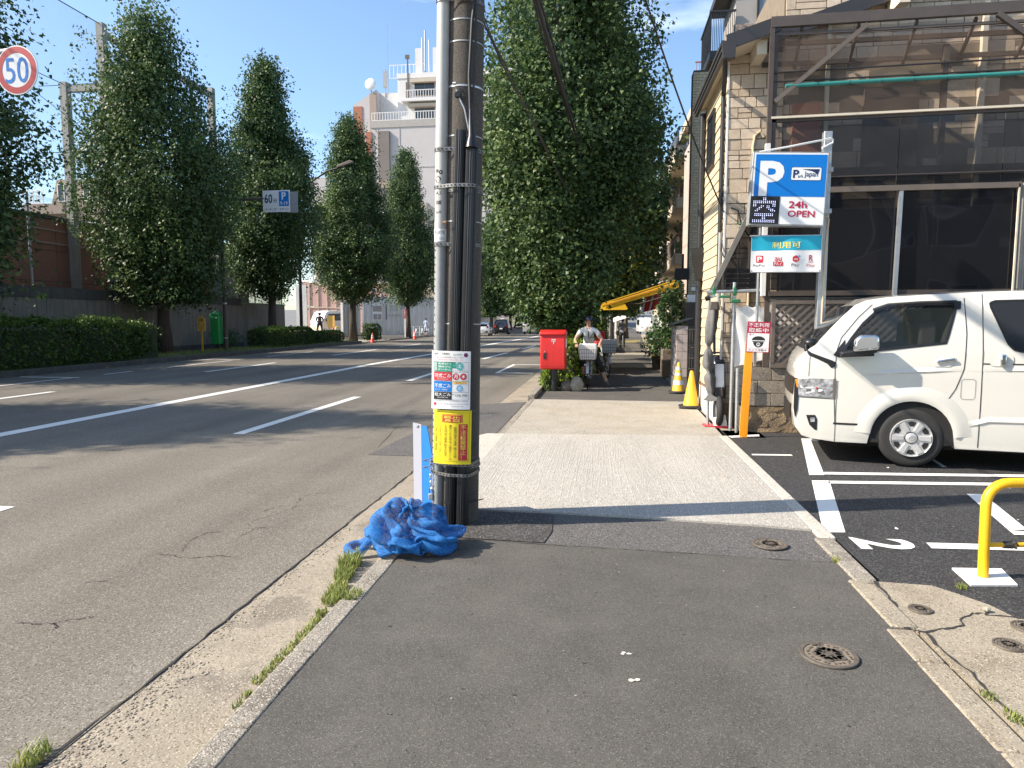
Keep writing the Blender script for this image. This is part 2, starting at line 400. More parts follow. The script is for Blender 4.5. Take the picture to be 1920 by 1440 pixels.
    def build(s, name, mat, parent=None, world=True, smooth=None, bevel=0., bseg=2, kind=None, label=None):
        off = wloc(parent) if (parent is not None and world) else None
        if off is not None: s.v = [(x - off.x, y - off.y, z - off.z) for x, y, z in s.v]
        me = s.mesh(name); o = put(name, me, mat, parent, None, smooth)
        if bevel:
            b = o.modifiers.new('bevel', 'BEVEL'); b.width = bevel; b.segments = bseg; b.limit_method = 'ANGLE'; b.angle_limit = R(35)
            if smooth is None: me.shade_smooth(); me.set_sharp_from_angle(angle=R(50))
        if kind: o['kind'] = kind
        if label: o['label'] = label
        return o
def struct(name, mb, mat, parent=None, smooth=None, label=None):
    o = mb.build(name, mat, parent, smooth=smooth)
    if parent is None: o['kind'] = 'structure'
    if label: o['label'] = label
    return o

def text(body, x0, x1, z0, z1, mat, parent, fn, bold=0., name='lettering', keep=False, vert=False, extr=0.):
    """lettering fitted into a box; fn maps (u, v) on the sign to a point relative to the parent"""
    cu = bpy.data.curves.new('t', 'FONT'); cu.body = '\n'.join(body) if vert else body; cu.offset = bold; cu.extrude = extr
    cu.resolution_u = 3
    if vert: cu.align_x = 'CENTER'; cu.space_line = .95
    o = bpy.data.objects.new('t', cu); COL.objects.link(o)
    dg = bpy.context.evaluated_depsgraph_get(); dg.update()
    me = bpy.data.meshes.new_from_object(o.evaluated_get(dg)); bpy.data.objects.remove(o); bpy.data.curves.remove(cu)
    n = len(me.vertices); co = np.empty(n * 3, np.float32); me.vertices.foreach_get('co', co); co = co.reshape(-1, 3)
    lo, hi = co.min(0), co.max(0); w, h = max(hi[0] - lo[0], 1e-5), max(hi[1] - lo[1], 1e-5)
    sx, sz = (x1 - x0) / w, (z1 - z0) / h
    ox = x0; oz = z0
    if keep:
        k = min(sx, sz); ox = (x0 + x1) / 2 - w * k / 2; oz = (z0 + z1) / 2 - h * k / 2; sx = sz = k
    u = (co[:, 0] - lo[0]) * sx + ox; v = (co[:, 1] - lo[1]) * sz + oz
    out = np.array([fn(float(a), float(b)) for a, b in zip(u, v)], np.float32)
    me.vertices.foreach_set('co', out.ravel()); me.materials.clear(); me.update()
    return put(name, me, mat, parent)
def plate(poly, mat, parent, fn, name='panel', nx=1):
    """thin print of a flat shape given in sign coordinates"""
    me = bpy.data.meshes.new(name); me.from_pydata([fn(a, b) for a, b in poly], [], [tuple(range(len(poly)))]); me.update()
    return put(name, me, mat, parent)
def rect(x0, x1, z0, z1, n=1):
    return [(x0 + (x1 - x0) * i / n, z0) for i in range(n + 1)] + [(x1 - (x1 - x0) * i / n, z1) for i in range(n + 1)]
def disc(cx, cz, r, n=28): return [(cx + r * math.cos(2 * math.pi * i / n), cz + r * math.sin(2 * math.pi * i / n)) for i in range(n)]
def rrect(x0, x1, z0, z1, r, n=4):
    o = []
    for cx, cz, a in ((x1 - r, z0 + r, -90), (x1 - r, z1 - r, 0), (x0 + r, z1 - r, 90), (x0 + r, z0 + r, 180)):
        o += [(cx + r * math.cos(R(a + 90 * i / n)), cz + r * math.sin(R(a + 90 * i / n))) for i in range(n + 1)]
    return o
def cshift(s):
    """the street bends gently to the right, then left uphill"""
    if s < 25: return 0.
    if s < 90: return .045 * (s - 25)
    return 2.9 + .045 * (s - 90) * .4 - .0022 * (s - 90) ** 2
def zg(s): return 0. if s < 88 else (.026 * (s - 88) if s < 400 else 8.1)

# ------------------------------------------------------------------ ground, road, pavements
def strip(name, fa, fb, z, ss, mat, parent=None, dz=None):
    b = MB(); vs = []
    for s in ss: vs += [(fa(s), s, z + zg(s)), (fb(s), s, z + zg(s))]
    b.add(vs, [(2 * i, 2 * i + 1, 2 * i + 3, 2 * i + 2) for i in range(len(ss) - 1)])
    return struct(name, b, mat, parent)
SS = [-14, 0, 5, 10, 15, 20, 25, 30, 35, 40, 45, 50, 55, 60, 65, 70, 75, 80, 85, 90, 95, 100, 110, 120, 130, 140, 150, 170, 190, 220, 250, 300]
strip('ground', lambda s: -1500, lambda s: 1500, -.3, [-300, 0, 60, 88, 120, 200, 300, 400, 2500], 'ground_grey')
RZ = -.03
def r_left(s): return -17.3 if s < 66 else -17.3 + (cshift(s) - cshift(66))
road = strip('road', r_left, lambda s: -2.08 + cshift(s), RZ, SS, 'asphalt_road')
strip('gutter', lambda s: -2.08 + cshift(s), lambda s: -1.53 + cshift(s), RZ - .004, [-4, 0, 2, 4, 5.7, 8, 10, 12, 14, 18, 25, 35, 45, 60, 80], 'concrete_gutter')
# darker repaired strip of asphalt over the gutter from the apron on
b = MB(); b.sheet([(-2.9, 8.1), (-1.56, 8.1), (-1.56, 13.9), (-2.6, 13.2)], RZ + .004)
struct('road_repair', b, 'asphalt_new_patch', road)
b = MB()
for c in ([(-3.18, 4.41), (-3.05, 4.39), (-2.91, 4.35), (-2.8, 4.38), (-2.7, 4.43), (-2.53, 4.4)], [(-3.0, 4.45), (-3.09, 4.61), (-3.1, 4.73), (-3.1, 4.9), (-2.98, 4.96)],
          [(-2.79, 4.87), (-2.78, 4.97), (-2.78, 5.08), (-2.59, 5.12)], [(-2.78, 5.08), (-2.93, 5.2)], [(-2.89, 5.26), (-2.83, 5.39), (-2.76, 5.55), (-2.74, 5.75), (-2.54, 5.81), (-2.26, 5.78)],
          [(-2.94, 5.53), (-2.91, 5.7), (-2.76, 5.79), (-2.83, 6.06), (-2.78, 6.2), (-2.57, 6.25)], [(-3.22, 3.26), (-3.08, 3.27), (-3.01, 3.29), (-2.93, 3.35), (-2.83, 3.4)],
          [(-3.01, 3.29), (-2.95, 3.24), (-2.95, 3.21)], [(-3.29, 3.83), (-3.15, 3.9)], [(-5.6, 12.6), (-5.1, 13.0)], [(-4.6, 7.0), (-4.2, 7.15), (-4.0, 7.1)], [(-3.5, 12.2), (-2.9, 8.4)], [(-7.6, 11.6), (-7.0, 12.1)]):
    pts = []
    for i in range(len(c) - 1):
        for k in range(7):
            t = k / 7; pts.append((c[i][0] * (1 - t) + c[i + 1][0] * t + rnd.uniform(-.012, .012), c[i][1] * (1 - t) + c[i + 1][1] * t + rnd.uniform(-.015, .015)))
    pts.append(c[-1])
    b.ribbon(pts, [.002] + [rnd.choice((.001, .003, .006, .009)) for _ in pts[1:-1]] + [.002], RZ + .004)
struct('crack', b, 'crack', road)
# seam between asphalt and gutter, with broken stones
b = MB(); pts = [(-2.085 + rnd.uniform(-.012, .012), -1 + i * .12) for i in range(80)]
b.ribbon(pts, [rnd.choice((.002, .006, .012, .016)) for _ in pts], RZ + .003); struct('seam', b, 'crack', road)
# road paint
def line(name, a, s0, s1, w, par=road, z=RZ + .005, bend=True):
    b = MB(); n = max(1, int((s1 - s0) / 6)); pts = []
    for i in range(n + 1):
        s = s0 + (s1 - s0) * i / n; pts.append((a + (cshift(s) if bend else 0), s))
    vs = []
    for (x, s) in pts: vs += [(x - w / 2, s, z + zg(s)), (x + w / 2, s, z + zg(s))]
    b.add(vs, [(2 * i, 2 * i + 1, 2 * i + 3, 2 * i + 2) for i in range(n)])
    return struct(name, b, 'marking', par)
line('centre_line', -8.75, -6, 88, .29)
line('centre_line', -8.75, 88, 240, .29)
for s0, s1 in ((-.6, 5.38), (9.35, 14.3), (18.3, 23.6), (29.0, 34.8), (39.5, 45), (50, 55), (60, 66), (70, 76)): line('lane_dash', -5.33, s0, s1, .18)
for s0, s1 in ((8.8, 14.4), (20.6, 25.4), (31.2, 37.5), (42, 47), (52, 58)): line('lane_dash', -12.8, s0, s1, .18, bend=False)
for s0, s1 in ((12.6, 17.9), (19.2, 20.5), (22.4, 26.6), (29.5, 34.6)): line('bay_line', -15.3, s0, s1, .12, bend=False)
for s0 in (18.0, 27.0):
    b = MB(); b.box(-17.1, -15.2, s0, s0 + .12, RZ + .001, RZ + .005); struct('bay_end_line', b, 'marking', road)
line('bay_line', -3.35, 21.4, 25.6, .12)
for s0 in (21.4, 25.5):
    b = MB(); b.box(-3.29, -2.2, s0, s0 + .12, RZ + .001, RZ + .005); struct('bay_end_line', b, 'marking', road)

# pavement on the near side: old asphalt, a coarse repair strip, the bright concrete driveway apron
b = MB(); b.sheet([(-1.40, -6), (1.50, -6), (1.52, 2.4), (1.575, 3.5), (1.60, 4.3), (1.62, 4.77), (.6, 4.86), (-.4, 4.92), (-1.40, 4.96)], 0)
pave = struct('pavement', b, 'asphalt_walk')
b = MB(); b.sheet([(-1.40, 4.96), (-.4, 4.92), (.6, 4.86), (1.62, 4.77), (1.64, 5.5), (1.3, 5.56), (.4, 5.66), (-.5, 5.72), (-1.40, 5.74)], -.004)
struct('repair_strip', b, 'asphalt_new_patch', pave)
b = MB(); b.sheet([(-1.38, 4.98), (-.42, 4.93), (-.38, 5.2), (-.40, 5.69), (-1.38, 5.72)], .003)
struct('dark_patch', b, 'asphalt_patch', pave)
b = MB(); xs = [-1.40, -.5, .4, 1.3, 1.64]; ys = [5.74, 5.72, 5.66, 5.56, 5.5]
b.add([(x, y, .012) for x, y in zip(xs, ys)] + [(x, y, -.01) for x, y in zip(xs, ys)], [(i + 1, i, i + 5, i + 6) for i in range(4)])
b.sheet([(x, y) for x, y in zip(xs, ys)] + [(1.70, 9.9), (-1.40, 9.7)], .012)
apron = struct('driveway_apron', b, 'concrete_apron')
b = MB(); b.sheet([(-1.40, 9.7), (1.70, 9.9), (1.75, 14.0), (-1.40, 14.05)], .012)
struct('worn_apron', b, 'concrete_apron_old', apron)
b = MB(); b.sheet([(-1.80, 7.5), (-1.40, 7.1), (-1.40, 9.7), (-1.66, 9.7), (-1.80, 9.4)], .008)
b.add([(-1.80, 7.5, .008), (-1.80, 9.4, .008), (-1.86, 9.4, -.03), (-1.86, 7.5, -.03)], [(0, 1, 2, 3)]); struct('apron_edge', b, 'concrete_kerb_new', apron)
# broom strokes left in the fresh concrete
b = MB()
for i in range(150):
    x = -1.34 + 2.98 * i / 150 + rnd.uniform(-.01, .01); s0 = rnd.uniform(5.9, 8.2); s1 = min(9.6, s0 + rnd.uniform(.8, 3.2)); n = 7; bend = rnd.uniform(-.05, .05) + (.12 if .2 < x < .8 else 0)
    pts = [(x - bend * math.sin(math.pi * k / (2 * n)) * k / n, s0 + (s1 - s0) * k / n) for k in range(n + 1)]
    vs = []
    for k, (px, py) in enumerate(pts):
        h = .0011 * math.sin(math.pi * k / n) + .0002
        vs += [(px - .008, py, .0118), (px, py, .0125 + h), (px + .008, py, .0118)]
    b.add(vs, [(3 * k, 3 * k + 1, 3 * k + 4, 3 * k + 3) for k in range(n)] + [(3 * k + 1, 3 * k + 2, 3 * k + 5, 3 * k + 4) for k in range(n)])
o = struct('broom_ridges', b, 'concrete_apron', apron); o['kind'] = 'stuff'
# far pavement beyond the apron
strip('pavement_beyond', lambda s: -1.40 + cshift(s), lambda s: 1.78 + cshift(s), 0, [14.02, 18, 22, 26, 30, 36, 42, 48, 54, 60, 70, 80, 90, 110], 'asphalt_walk')
strip('house_edge', lambda s: 1.78 + cshift(s), lambda s: 2.3 + cshift(s), -.004, [9.9, 14, 20, 26, 32, 40, 50, 60, 80], 'concrete_slab')
for s0 in (24.0, 33.0):
    b = MB(); b.sheet([(-1.4 + cshift(s0), s0), (1.78 + cshift(s0), s0), (1.78 + cshift(s0), s0 + 2.2), (-1.4 + cshift(s0), s0 + 2.2)], .006); struct('side_apron', b, 'concrete_apron_old', pave)
b = MB(); b.box(1.6, 2.5, 52, 52.5, .004, .012); b.box(1.6, 3.0, 54.5, 55.1, .004, .012); struct('tactile_paving', b, 'sign_yellow', pave)
# kerbs: separate stones
def kerb_run(parent, a0, a1, s0, s1, ztop, ln, mat, jit=.004, bend=False, zb=-.12):
    s = s0
    while s < s1 - .05:
        e = min(s + ln, s1); j = rnd.uniform(-jit, jit); sh = cshift((s + e) / 2) if bend else 0; zz = ztop + rnd.uniform(-jit, jit) / 2
        b = MB(); b.box(a0 + j + sh, a1 + j + sh, s + .004, e - .004, zb, zz); b.build('kerb_stone', mat, parent, bevel=.012, bseg=2)
        s = e
k1 = thing('kerb', None, None, (-1.46, 0, 0), kind='structure')
kerb_run(k1, -1.53, -1.405, .55, 7.2, .004, .64, 'concrete_kerb', .006)
kerb_run(k1, -1.50, -1.405, 9.7, 14.1, .005, .7, 'concrete_kerb', .006)
kerb_run(k1, -1.56, -1.405, 14.1, 36, .09, 1.1, 'concrete_kerb', .004, True)
k2 = thing('lot_kerb', None, None, (1.7, 0, 0), kind='structure')
kerb_run(k2, 1.645, 1.765, 5.3, 9.9, .016, .6, 'concrete_kerb_new', .002)
kerb_run(k2, 1.60, 1.74, 4.45, 5.3, .014, .43, 'concrete_kerb', .004)
kerb_run(k2, 1.56, 1.70, 3.78, 4.45, .012, .62, 'concrete_slab', .003)
kerb_run(k2, 1.52, 1.66, .6, 3.76, .008, .7, 'concrete_slab', .004)
k3 = thing('far_kerb', None, None, (-17.4, 20, 0), kind='structure')
kerb_run(k3, -17.46, -17.3, 11, 47.5, .15, 1.2, 'concrete_cap', .004)
kerb_run(k3, -17.46, -17.3, 54, 75, .12, 1.5, 'concrete_kerb', .004)
# far side: planting verge and footpath
b = MB(); b.box(-20.2, -17.46, -6, 48, -.1, .14); struct('verge', b, 'moss')
b = MB(); b.box(-23.2, -20.2, -6, 48, -.1, .13); b.box(-23.2, -17.46, 54, 90, -.1, .13); struct('far_pavement', b, 'asphalt_walk')
b = MB(); b.box(-23.2, -17.3, 48, 54, -.1, .04); struct('site_entrance', b, 'concrete_apron_old')
b = MB(); b.add([(-60, 54, .3), (-23.2, 54, .3), (-23.2, 95, .5), (-60, 95, .5)], [(0, 1, 2, 3)]); b.box(-23.25, -23.2, 54, 95, -.2, .3); struct('yard_ground', b, 'yard_soil')
# parking lot
b = MB(); b.sheet([(1.765, 4.45), (2.05, 4.42), (2.15, 4.3), (2.25, 4.15), (2.3, 3.97), (2.9, 4.0), (6, 4.2), (14, 4.2), (14, 10.5), (1.765, 10.5), (1.765, 7)], -.004)
lot = struct('parking_lot', b, 'asphalt_lot')
b = MB(); b.prism([(1.648, -4), (9, -4), (9, 4.21), (6, 4.21), (2.9, 4.01), (2.295, 3.98), (2.245, 4.16), (2.145, 4.31), (2.05, 4.43), (1.69, 4.46)], -.1, .002); slab = struct('lot_slab', b, 'concrete_slab')
b = MB()
for c, w in (([(1.72, 4.45), (1.71, 4.29), (1.70, 4.12), (1.68, 3.97), (1.66, 3.84), (1.62, 3.74)], .02), ([(1.64, 3.74), (1.71, 3.74), (1.84, 3.8), (1.93, 3.83), (1.99, 3.94), (2.08, 4.02), (2.14, 4.03)], .013),
             ([(2.21, 4.13), (2.14, 4.01)], .01), ([(1.71, 3.74), (1.70, 3.56), (1.73, 3.32), (1.72, 3.09), (1.72, 2.7)], .014), ([(2.14, 4.01), (2.5, 3.97), (3.2, 3.99)], .01), ([(2.42, 4.0), (2.46, 3.85), (2.6, 3.6)], .007)):
    pts = []
    for i in range(len(c) - 1):
        for k in range(4):
            t = k / 4; pts.append((c[i][0] * (1 - t) + c[i + 1][0] * t + rnd.uniform(-.009, .009), c[i][1] * (1 - t) + c[i + 1][1] * t + rnd.uniform(-.009, .009)))
    pts.append(c[-1]); b.ribbon(pts, [rnd.uniform(.4, 1.5) * w for _ in pts], .006)
struct('crack', b, 'crack', slab)
def mark(poly, name='bay_marking', z=.002, par=lot):
    b = MB(); b.sheet(poly[::-1] if False else poly, z); o = struct(name, b, 'marking', par)
    o.data.flip_normals() if o.data.polygons[0].normal.z < 0 else None
mark([(2.76, 9.88), (2.88, 9.88), (2.36, 7.55), (2.2, 7.53)])
mark([(2.15, 7.27), (2.33, 7.29), (1.89, 5.49), (1.72, 5.47)])
mark([(2.40, 7.70), (8.0, 8.1), (8.0, 7.98), (2.36, 7.58)])
mark([(2.32, 7.28), (8.0, 7.72), (8.0, 7.60), (2.28, 7.16)])
mark([(1.83, 8.64), (2.31, 8.67), (2.31, 8.59), (1.83, 8.56)])
mark([(1.78, 9.96), (2.25, 10.15), (2.22, 9.98), (1.8, 9.82)])
mark([(3.45, 6.89), (3.60, 6.9), (3.34, 5.76), (3.18, 5.70)])
mark([(3.18, 5.70), (8, 6.05), (8, 5.95), (3.16, 5.60)])
mark([(2.40, 5.31), (8, 5.6), (8, 5.47), (2.38, 5.18)])
mark([(3.87, 8.58), (3.92, 8.58), (3.85, 8.14), (3.80, 8.14)])
text('2', 0, .27, 0, .42, 'marking', lot, lambda u, v: (1.87 + v, 5.37 - u, .002), bold=.025, name='stall_number')
b = MB(); b.prism([(2.32, 4.76), (2.64, 4.79), (2.58, 4.50), (2.29, 4.46)], -.003, .008); struct('barrier_footing', b, 'marking', lot)

# ------------------------------------------------------------------ small ground things
def cover(name, label, x, y, r, rz, ring=True):
    t = thing(name, label, 'manhole cover', (x, y, .004), rz)
    b = MB(); b.lathe([(r, 0), (r, .008), (r * .985, .010), (r * .86, .010), (r * .85, .004), (0.001, .004)], n=40); b.build('frame', 'iron', t, False, smooth=40)
    b = MB(); b.lathe([(r * .84, .0), (r * .84, .0065), (.001, .0065)], n=40); b.build('dirt', 'iron_dirt', t, False)
    b = MB(); k = 0; rr = random.Random(int(x * 100))
    for i in range(5):
        a = 2 * math.pi * i / 5 + .3
        for q in range(3):
            d = r * (.34 + .1 * (q == 1)); aa = a + (q - 1) * .38
            b.lathe([(r * .17, .006), (r * .17, .0115), (.001, .0115)], (d * math.cos(aa), d * math.sin(aa), 0), 9)
    b.lathe([(r * .13, .006), (r * .13, .012), (.001, .012)], n=10)
    for i in range(26):
        a = 2 * math.pi * i / 26 + rr.uniform(-.06, .06); d = r * rr.uniform(.66, .76)
        b.lathe([(r * .05, .006), (r * .05, .011), (.001, .011)], (d * math.cos(a), d * math.sin(a), 0), 6)
    b.build('relief', 'iron', t, False)
    b = MB(); b.box(-r * .16, r * .16, r * .70, r * .90, .004, .0135); b.build('key_slot', 'iron', t, False)
cover('manhole_cover', 'large round iron cover with flower relief in the grey pavement', 1.12, 3.40, .135, 20)
cover('manhole_cover', 'rusty brown oval iron cover in the coarse repair strip', 1.235, 5.10, .125, 100)
cover('manhole_cover', 'small brown cover on the cracked concrete nearest the kerb strip', 1.81, 4.03, .062, 60)
cover('manhole_cover', 'small brown cover with lug, lower of two close together', 2.06, 3.63, .072, 200)
cover('manhole_cover', 'small brown cover beside another, higher and nearer the frame edge', 2.28, 3.86, .08, 10)
b = MB()
for px, py, n in ((.13, 3.30, 3), (.16, 3.03, 5)):
    for i in range(n):
        x, y = px + rnd.uniform(-.02, .02), py + rnd.uniform(-.02, .02); k = rnd.randint(5, 7)
        b.sheet([(x + rnd.uniform(.008, .018) * math.cos(2 * math.pi * j / k), y + rnd.uniform(.006, .014) * math.sin(2 * math.pi * j / k)) for j in range(k)], .003 + i * .0005)
o = b.build('paint_spots', 'paper', pave)
for nm, m_, k0, k1, q in (('gum_spots', 'asphalt_patch', .008, .013, 26), ('pale_spots', 'concrete_kerb', .003, .008, 45)):
    b = MB()
    for i in range(q):
        x, y, k = rnd.uniform(-1.25, 1.45), 1.8 + 3 * rnd.random() ** .8, rnd.uniform(k0, k1); e = rnd.uniform(.6, 1); b.sheet([(x + k * math.cos(j) * rnd.uniform(.8, 1.1), y + k * e * math.sin(j) * rnd.uniform(.8, 1.1)) for j in [t_ * .785 for t_ in range(8)]], .0025)
    b.build(nm, m_, pave)['kind'] = 'stuff'
b = MB(); q = [(-1.38 + .05 * i, 4.955 - .0031 * i + rnd.uniform(-.006, .006)) for i in range(60)]; b.ribbon(q, [rnd.choice((.001, .004, .008)) for _ in q], .003); struct('seam', b, 'crack', pave)
# litter on road, pavement and lot: bits of leaf and paper, broken stones along the seam
def bits(name, n, area, mat, smin, smax, z, label, cat):
    b = MB(); rr = random.Random(len(name) * 31 + n)
    for i in range(n):
        x, y = area(rr); k = rr.uniform(smin, smax); a = rr.uniform(0, 6.28); c, s = math.cos(a) * k, math.sin(a) * k; w = rr.uniform(.4, .9)
        z0 = z + .001; b.add([(x - c, y - s, z0), (x + s * w, y - c * w, z0 + rr.uniform(0, k * .5)), (x + c, y + s, z0 + rr.uniform(0, k * .4)), (x - s * w, y + c * w, z0)], [(0, 1, 2, 3)])
    o = b.build(name, mat); return tag(o, label, cat, kind='stuff')
bits('litter', 90, lambda r: (-17.28 + abs(r.gauss(0, .12)), r.uniform(12, 44)), 'dry_leaf', .03, .09, RZ + .004, 'dry leaves lying along the far kerb', 'litter')
bits('litter', 26, lambda r: (r.uniform(1.8, 5), r.uniform(4.6, 9.5)), 'paper', .006, .022, -.002, 'scraps of paper on the dark parking lot', 'litter')
bits('litter', 40, lambda r: (r.uniform(-1.3, 1.6), r.uniform(5.8, 15)), 'dry_leaf', .006, .018, .013, 'leaf crumbs on the concrete apron', 'litter')
b = MB(); rr = random.Random(5)
for i in range(900):
    s = rr.choice([rr.uniform(1.6, 3.0), rr.uniform(1.6, 5.2)]); x = -2.07 + abs(rr.gauss(0, .06 if s > 3 else .11)); k = rr.uniform(.003, .009)
    b.ball((x, s, RZ - .004 + k * .2), k * rr.uniform(.7, 1.4), k * rr.uniform(.7, 1.4), k * .5, 5, 3)
tag(b.build('gravel', 'concrete_gutter', None), 'loose stones along the seam of road and gutter', 'gravel', kind='stuff')
b = MB(); b.ball((2.17, 4.05, .02), .022, .018, .016, 7, 5, .2); tag(b.build('pebble', 'rock_grey', None), 'single small stone on the cracked concrete slab', 'stone')
def tuft(name, spots, label, mat='blade'):
    """grass blades: narrow bent triangles"""
    rr = random.Random(len(label)); V = []; F = []; T = []
    for x, y, z, rad, n, h in spots:
        for i in range(n):
            a = rr.uniform(0, 6.28); d = rad * math.sqrt(rr.random()); px, py = x + d * math.cos(a), y + d * math.sin(a) * 1.6
            hh = h * rr.uniform(.4, 1.1); lean = rr.uniform(.2, .9) * hh; la = rr.uniform(0, 6.28); w = rr.uniform(.0015, .0035) * (1 + h * 3)
            sx, sy = -math.sin(la) * w, math.cos(la) * w; o = len(V); tn = rr.random()
            V += [(px - sx, py - sy, z), (px + sx, py + sy, z), (px + math.cos(la) * lean * .4 + sx * .7, py + math.sin(la) * lean * .4 + sy * .7, z + hh * .65),
                  (px + math.cos(la) * lean * .4 - sx * .7, py + math.sin(la) * lean * .4 - sy * .7, z + hh * .65), (px + math.cos(la) * lean, py + math.sin(la) * lean, z + hh)]
            F += [(o, o + 1, o + 2, o + 3), (o + 3, o + 2, o + 4)]; T += [tn] * 5
    me = bpy.data.meshes.new(name); me.from_pydata(V, [], F); at = me.attributes.new('tone', 'FLOAT', 'POINT'); at.data.foreach_set('value', T)
    return tag(put(name, me, mat), label, 'grass', kind='stuff')
tuft('grass', [(-1.70, 4.36, -.03, .07, 330, .10), (-1.66, 4.15, -.03, .06, 260, .08), (-1.62, 3.95, -.03, .055, 220, .06), (-1.60, 3.80, -.03, .06, 240, .055), (-1.47, 3.80, 0, .05, 150, .04), (-1.58, 3.60, -.03, .03, 90, .04)], 'thick green grass growing in the gutter beside the blue net')
tuft('grass', [(-1.575 - .0 * i, 3.5 - .09 * i, -.03, .028, 60, .03) for i in range(8)] + [(-1.565, 2.66, -.03, .02, 30, .03), (-1.565, 2.74, -.03, .02, 30, .03)], 'low weeds along the foot of the near kerb')
tuft('grass', [(-2.15, 2.2, -.03, .05, 120, .06)], 'small grass clump at the edge of the road')
tuft('grass', [(1.60, 4.80, 0, .025, 70, .03), (2.22, 4.42, 0, .03, 50, .03), (1.70, 3.11, 0, .03, 60, .025), (1.71, 2.94, 0, .035, 70, .03)], 'sparse weeds in the joints by the parking lot')
tuft('grass', [(-17.9 - rnd.random() * 1.6, 26 + i * .35, .14, .45, 90, .16) for i in range(64)], 'short rough grass on the far verge')
tuft('grass', [(1.85, 17.4 + i * .1, 0, .04, 30, .06) for i in range(5)], 'grass at the foot of the low pink wall')

# ------------------------------------------------------------------ trees, hedges and plants
def leaves_mesh(name, P, D, N, size, tone):
    """fan-shaped leaves: stem point P, direction D, face normal N (numpy n x 3)"""
    n = len(P); S = np.cross(D, N); S /= np.linalg.norm(S, axis=1, keepdims=True) + 1e-9
    sz = size[:, None]; V = np.empty((n, 4, 3), np.float32)
    V[:, 0] = P; V[:, 1] = P + (D * .72 + S * .58 + N * .10) * sz; V[:, 2] = P + (D * .95 - N * .05) * sz; V[:, 3] = P + (D * .72 - S * .58 + N * .10) * sz
    me = bpy.data.meshes.new(name); me.vertices.add(n * 4); me.vertices.foreach_set('co', V.ravel())
    me.loops.add(n * 4); me.loops.foreach_set('vertex_index', np.arange(n * 4, dtype=np.int32))
    me.polygons.add(n); me.polygons.foreach_set('loop_start', np.arange(0, n * 4, 4, dtype=np.int32))
    at = me.attributes.new('tone', 'FLOAT', 'POINT'); at.data.foreach_set('value', np.repeat(tone.astype(np.float32), 4))
    me.update(calc_edges=True); return me
def unit(v): return v / (np.linalg.norm(v, axis=1, keepdims=True) + 1e-9)
def crown_mesh(name, seed, rad, z0, z1, clumps, per, lsize, wide=.33, low=.2, spray=.07, tp=1.6, sway=0.):
    g = np.random.default_rng(seed); K = clumps
    t = g.beta(1.25, 1.75, K * 3); ph = g.uniform(0, 2 * np.pi, K * 3)
    def prof(t):
        a = np.where(t < wide, low + (1 - low) * np.clip(t / wide, 0, 1) ** .85, np.maximum(0, 1 - ((t - wide) / (1.03 - wide)) ** tp))
        return a
    lob = 1 + .15 * np.sin(ph * 3 + 9 * t + seed) + .12 * np.sin(ph * 5 - 17 * t + 2 * seed) + .10 * np.sin(23 * t + ph * 2 + seed * 3) + .07 * np.sin(ph * 9 + 31 * t)
    rr = prof(t) * lob
    keep = g.random(K * 3) < np.clip(rr + .25, 0, 1); t, ph, rr = t[keep][:K], ph[keep][:K], rr[keep][:K]; K = len(t)
    f = 1 - .62 * g.random(K) ** 1.5
    out = g.random(K) < spray; f = np.where(out, g.uniform(1.0, 1.18, K), f)
    c = np.stack([np.cos(ph) * rr * f * rad, np.sin(ph) * rr * f * rad, z0 + (z1 - z0) * t], 1)
    # part of the foliage gathers in upright sprays, so the outline is ragged and light and dark masses form
    nl = 46; lt = g.beta(1.2, 1.5, nl); lp = g.uniform(0, 2 * np.pi, nl); lr = prof(lt) * rad * g.uniform(.62, 1.02, nl)
    inl = g.random(K) < .62; li = g.integers(0, nl, K); ls_ = rad * (.13 + .09 * g.random(nl)) * (.5 + .5 * prof(lt))
    lc = np.stack([np.cos(lp[li]) * lr[li], np.sin(lp[li]) * lr[li], z0 + (z1 - z0) * lt[li]], 1) + g.normal(0, 1, (K, 3)) * np.stack([ls_[li], ls_[li], ls_[li] * 2.3], 1)
    lc[:, 2] = np.clip(lc[:, 2], z0 + .15, z1 + .4); c = np.where(inl[:, None], lc, c); ct0 = g.normal(0, .16, nl)[li] * inl
    c[:, 0] -= sway * np.clip(1 - t / wide, 0, 1)
    rd = np.stack([np.cos(ph), np.sin(ph), np.zeros(K)], 1)
    ax = unit(rd * .75 + np.array([0, 0, .75]) + g.normal(0, .35, (K, 3)))
    L = np.where(out, g.uniform(.5, 1.0, K), g.uniform(.3, .75, K)) * rad / 3.2
    ct = g.normal(0, .22, K) + ct0
    idx = np.repeat(np.arange(K), np.where(out, per // 2, per)); n = len(idx)
    u = g.random(n); sp = g.normal(0, 1, (n, 3)) * (.085 + .10 * (1 - np.repeat(out, np.where(out, per // 2, per))[:, None])) * (rad / 2.8)
    P = c[idx] + ax[idx] * (u * L[idx])[:, None] + sp
    ph2 = np.arctan2(P[:, 1], P[:, 0]); o3 = np.stack([np.cos(ph2), np.sin(ph2), np.zeros(n)], 1)
    D = unit(o3 * .5 + ax[idx] * .4 + g.normal(0, .75, (n, 3)) - np.array([0, 0, .25]))
    N = unit(o3 * .8 + np.array([0, 0, .55]) + g.normal(0, .5, (n, 3)))
    tone = np.clip(.42 + ct[idx] + g.normal(0, .2, n), 0, 1)
    return leaves_mesh(name, P, D, N, lsize * g.uniform(.65, 1.3, n), tone)
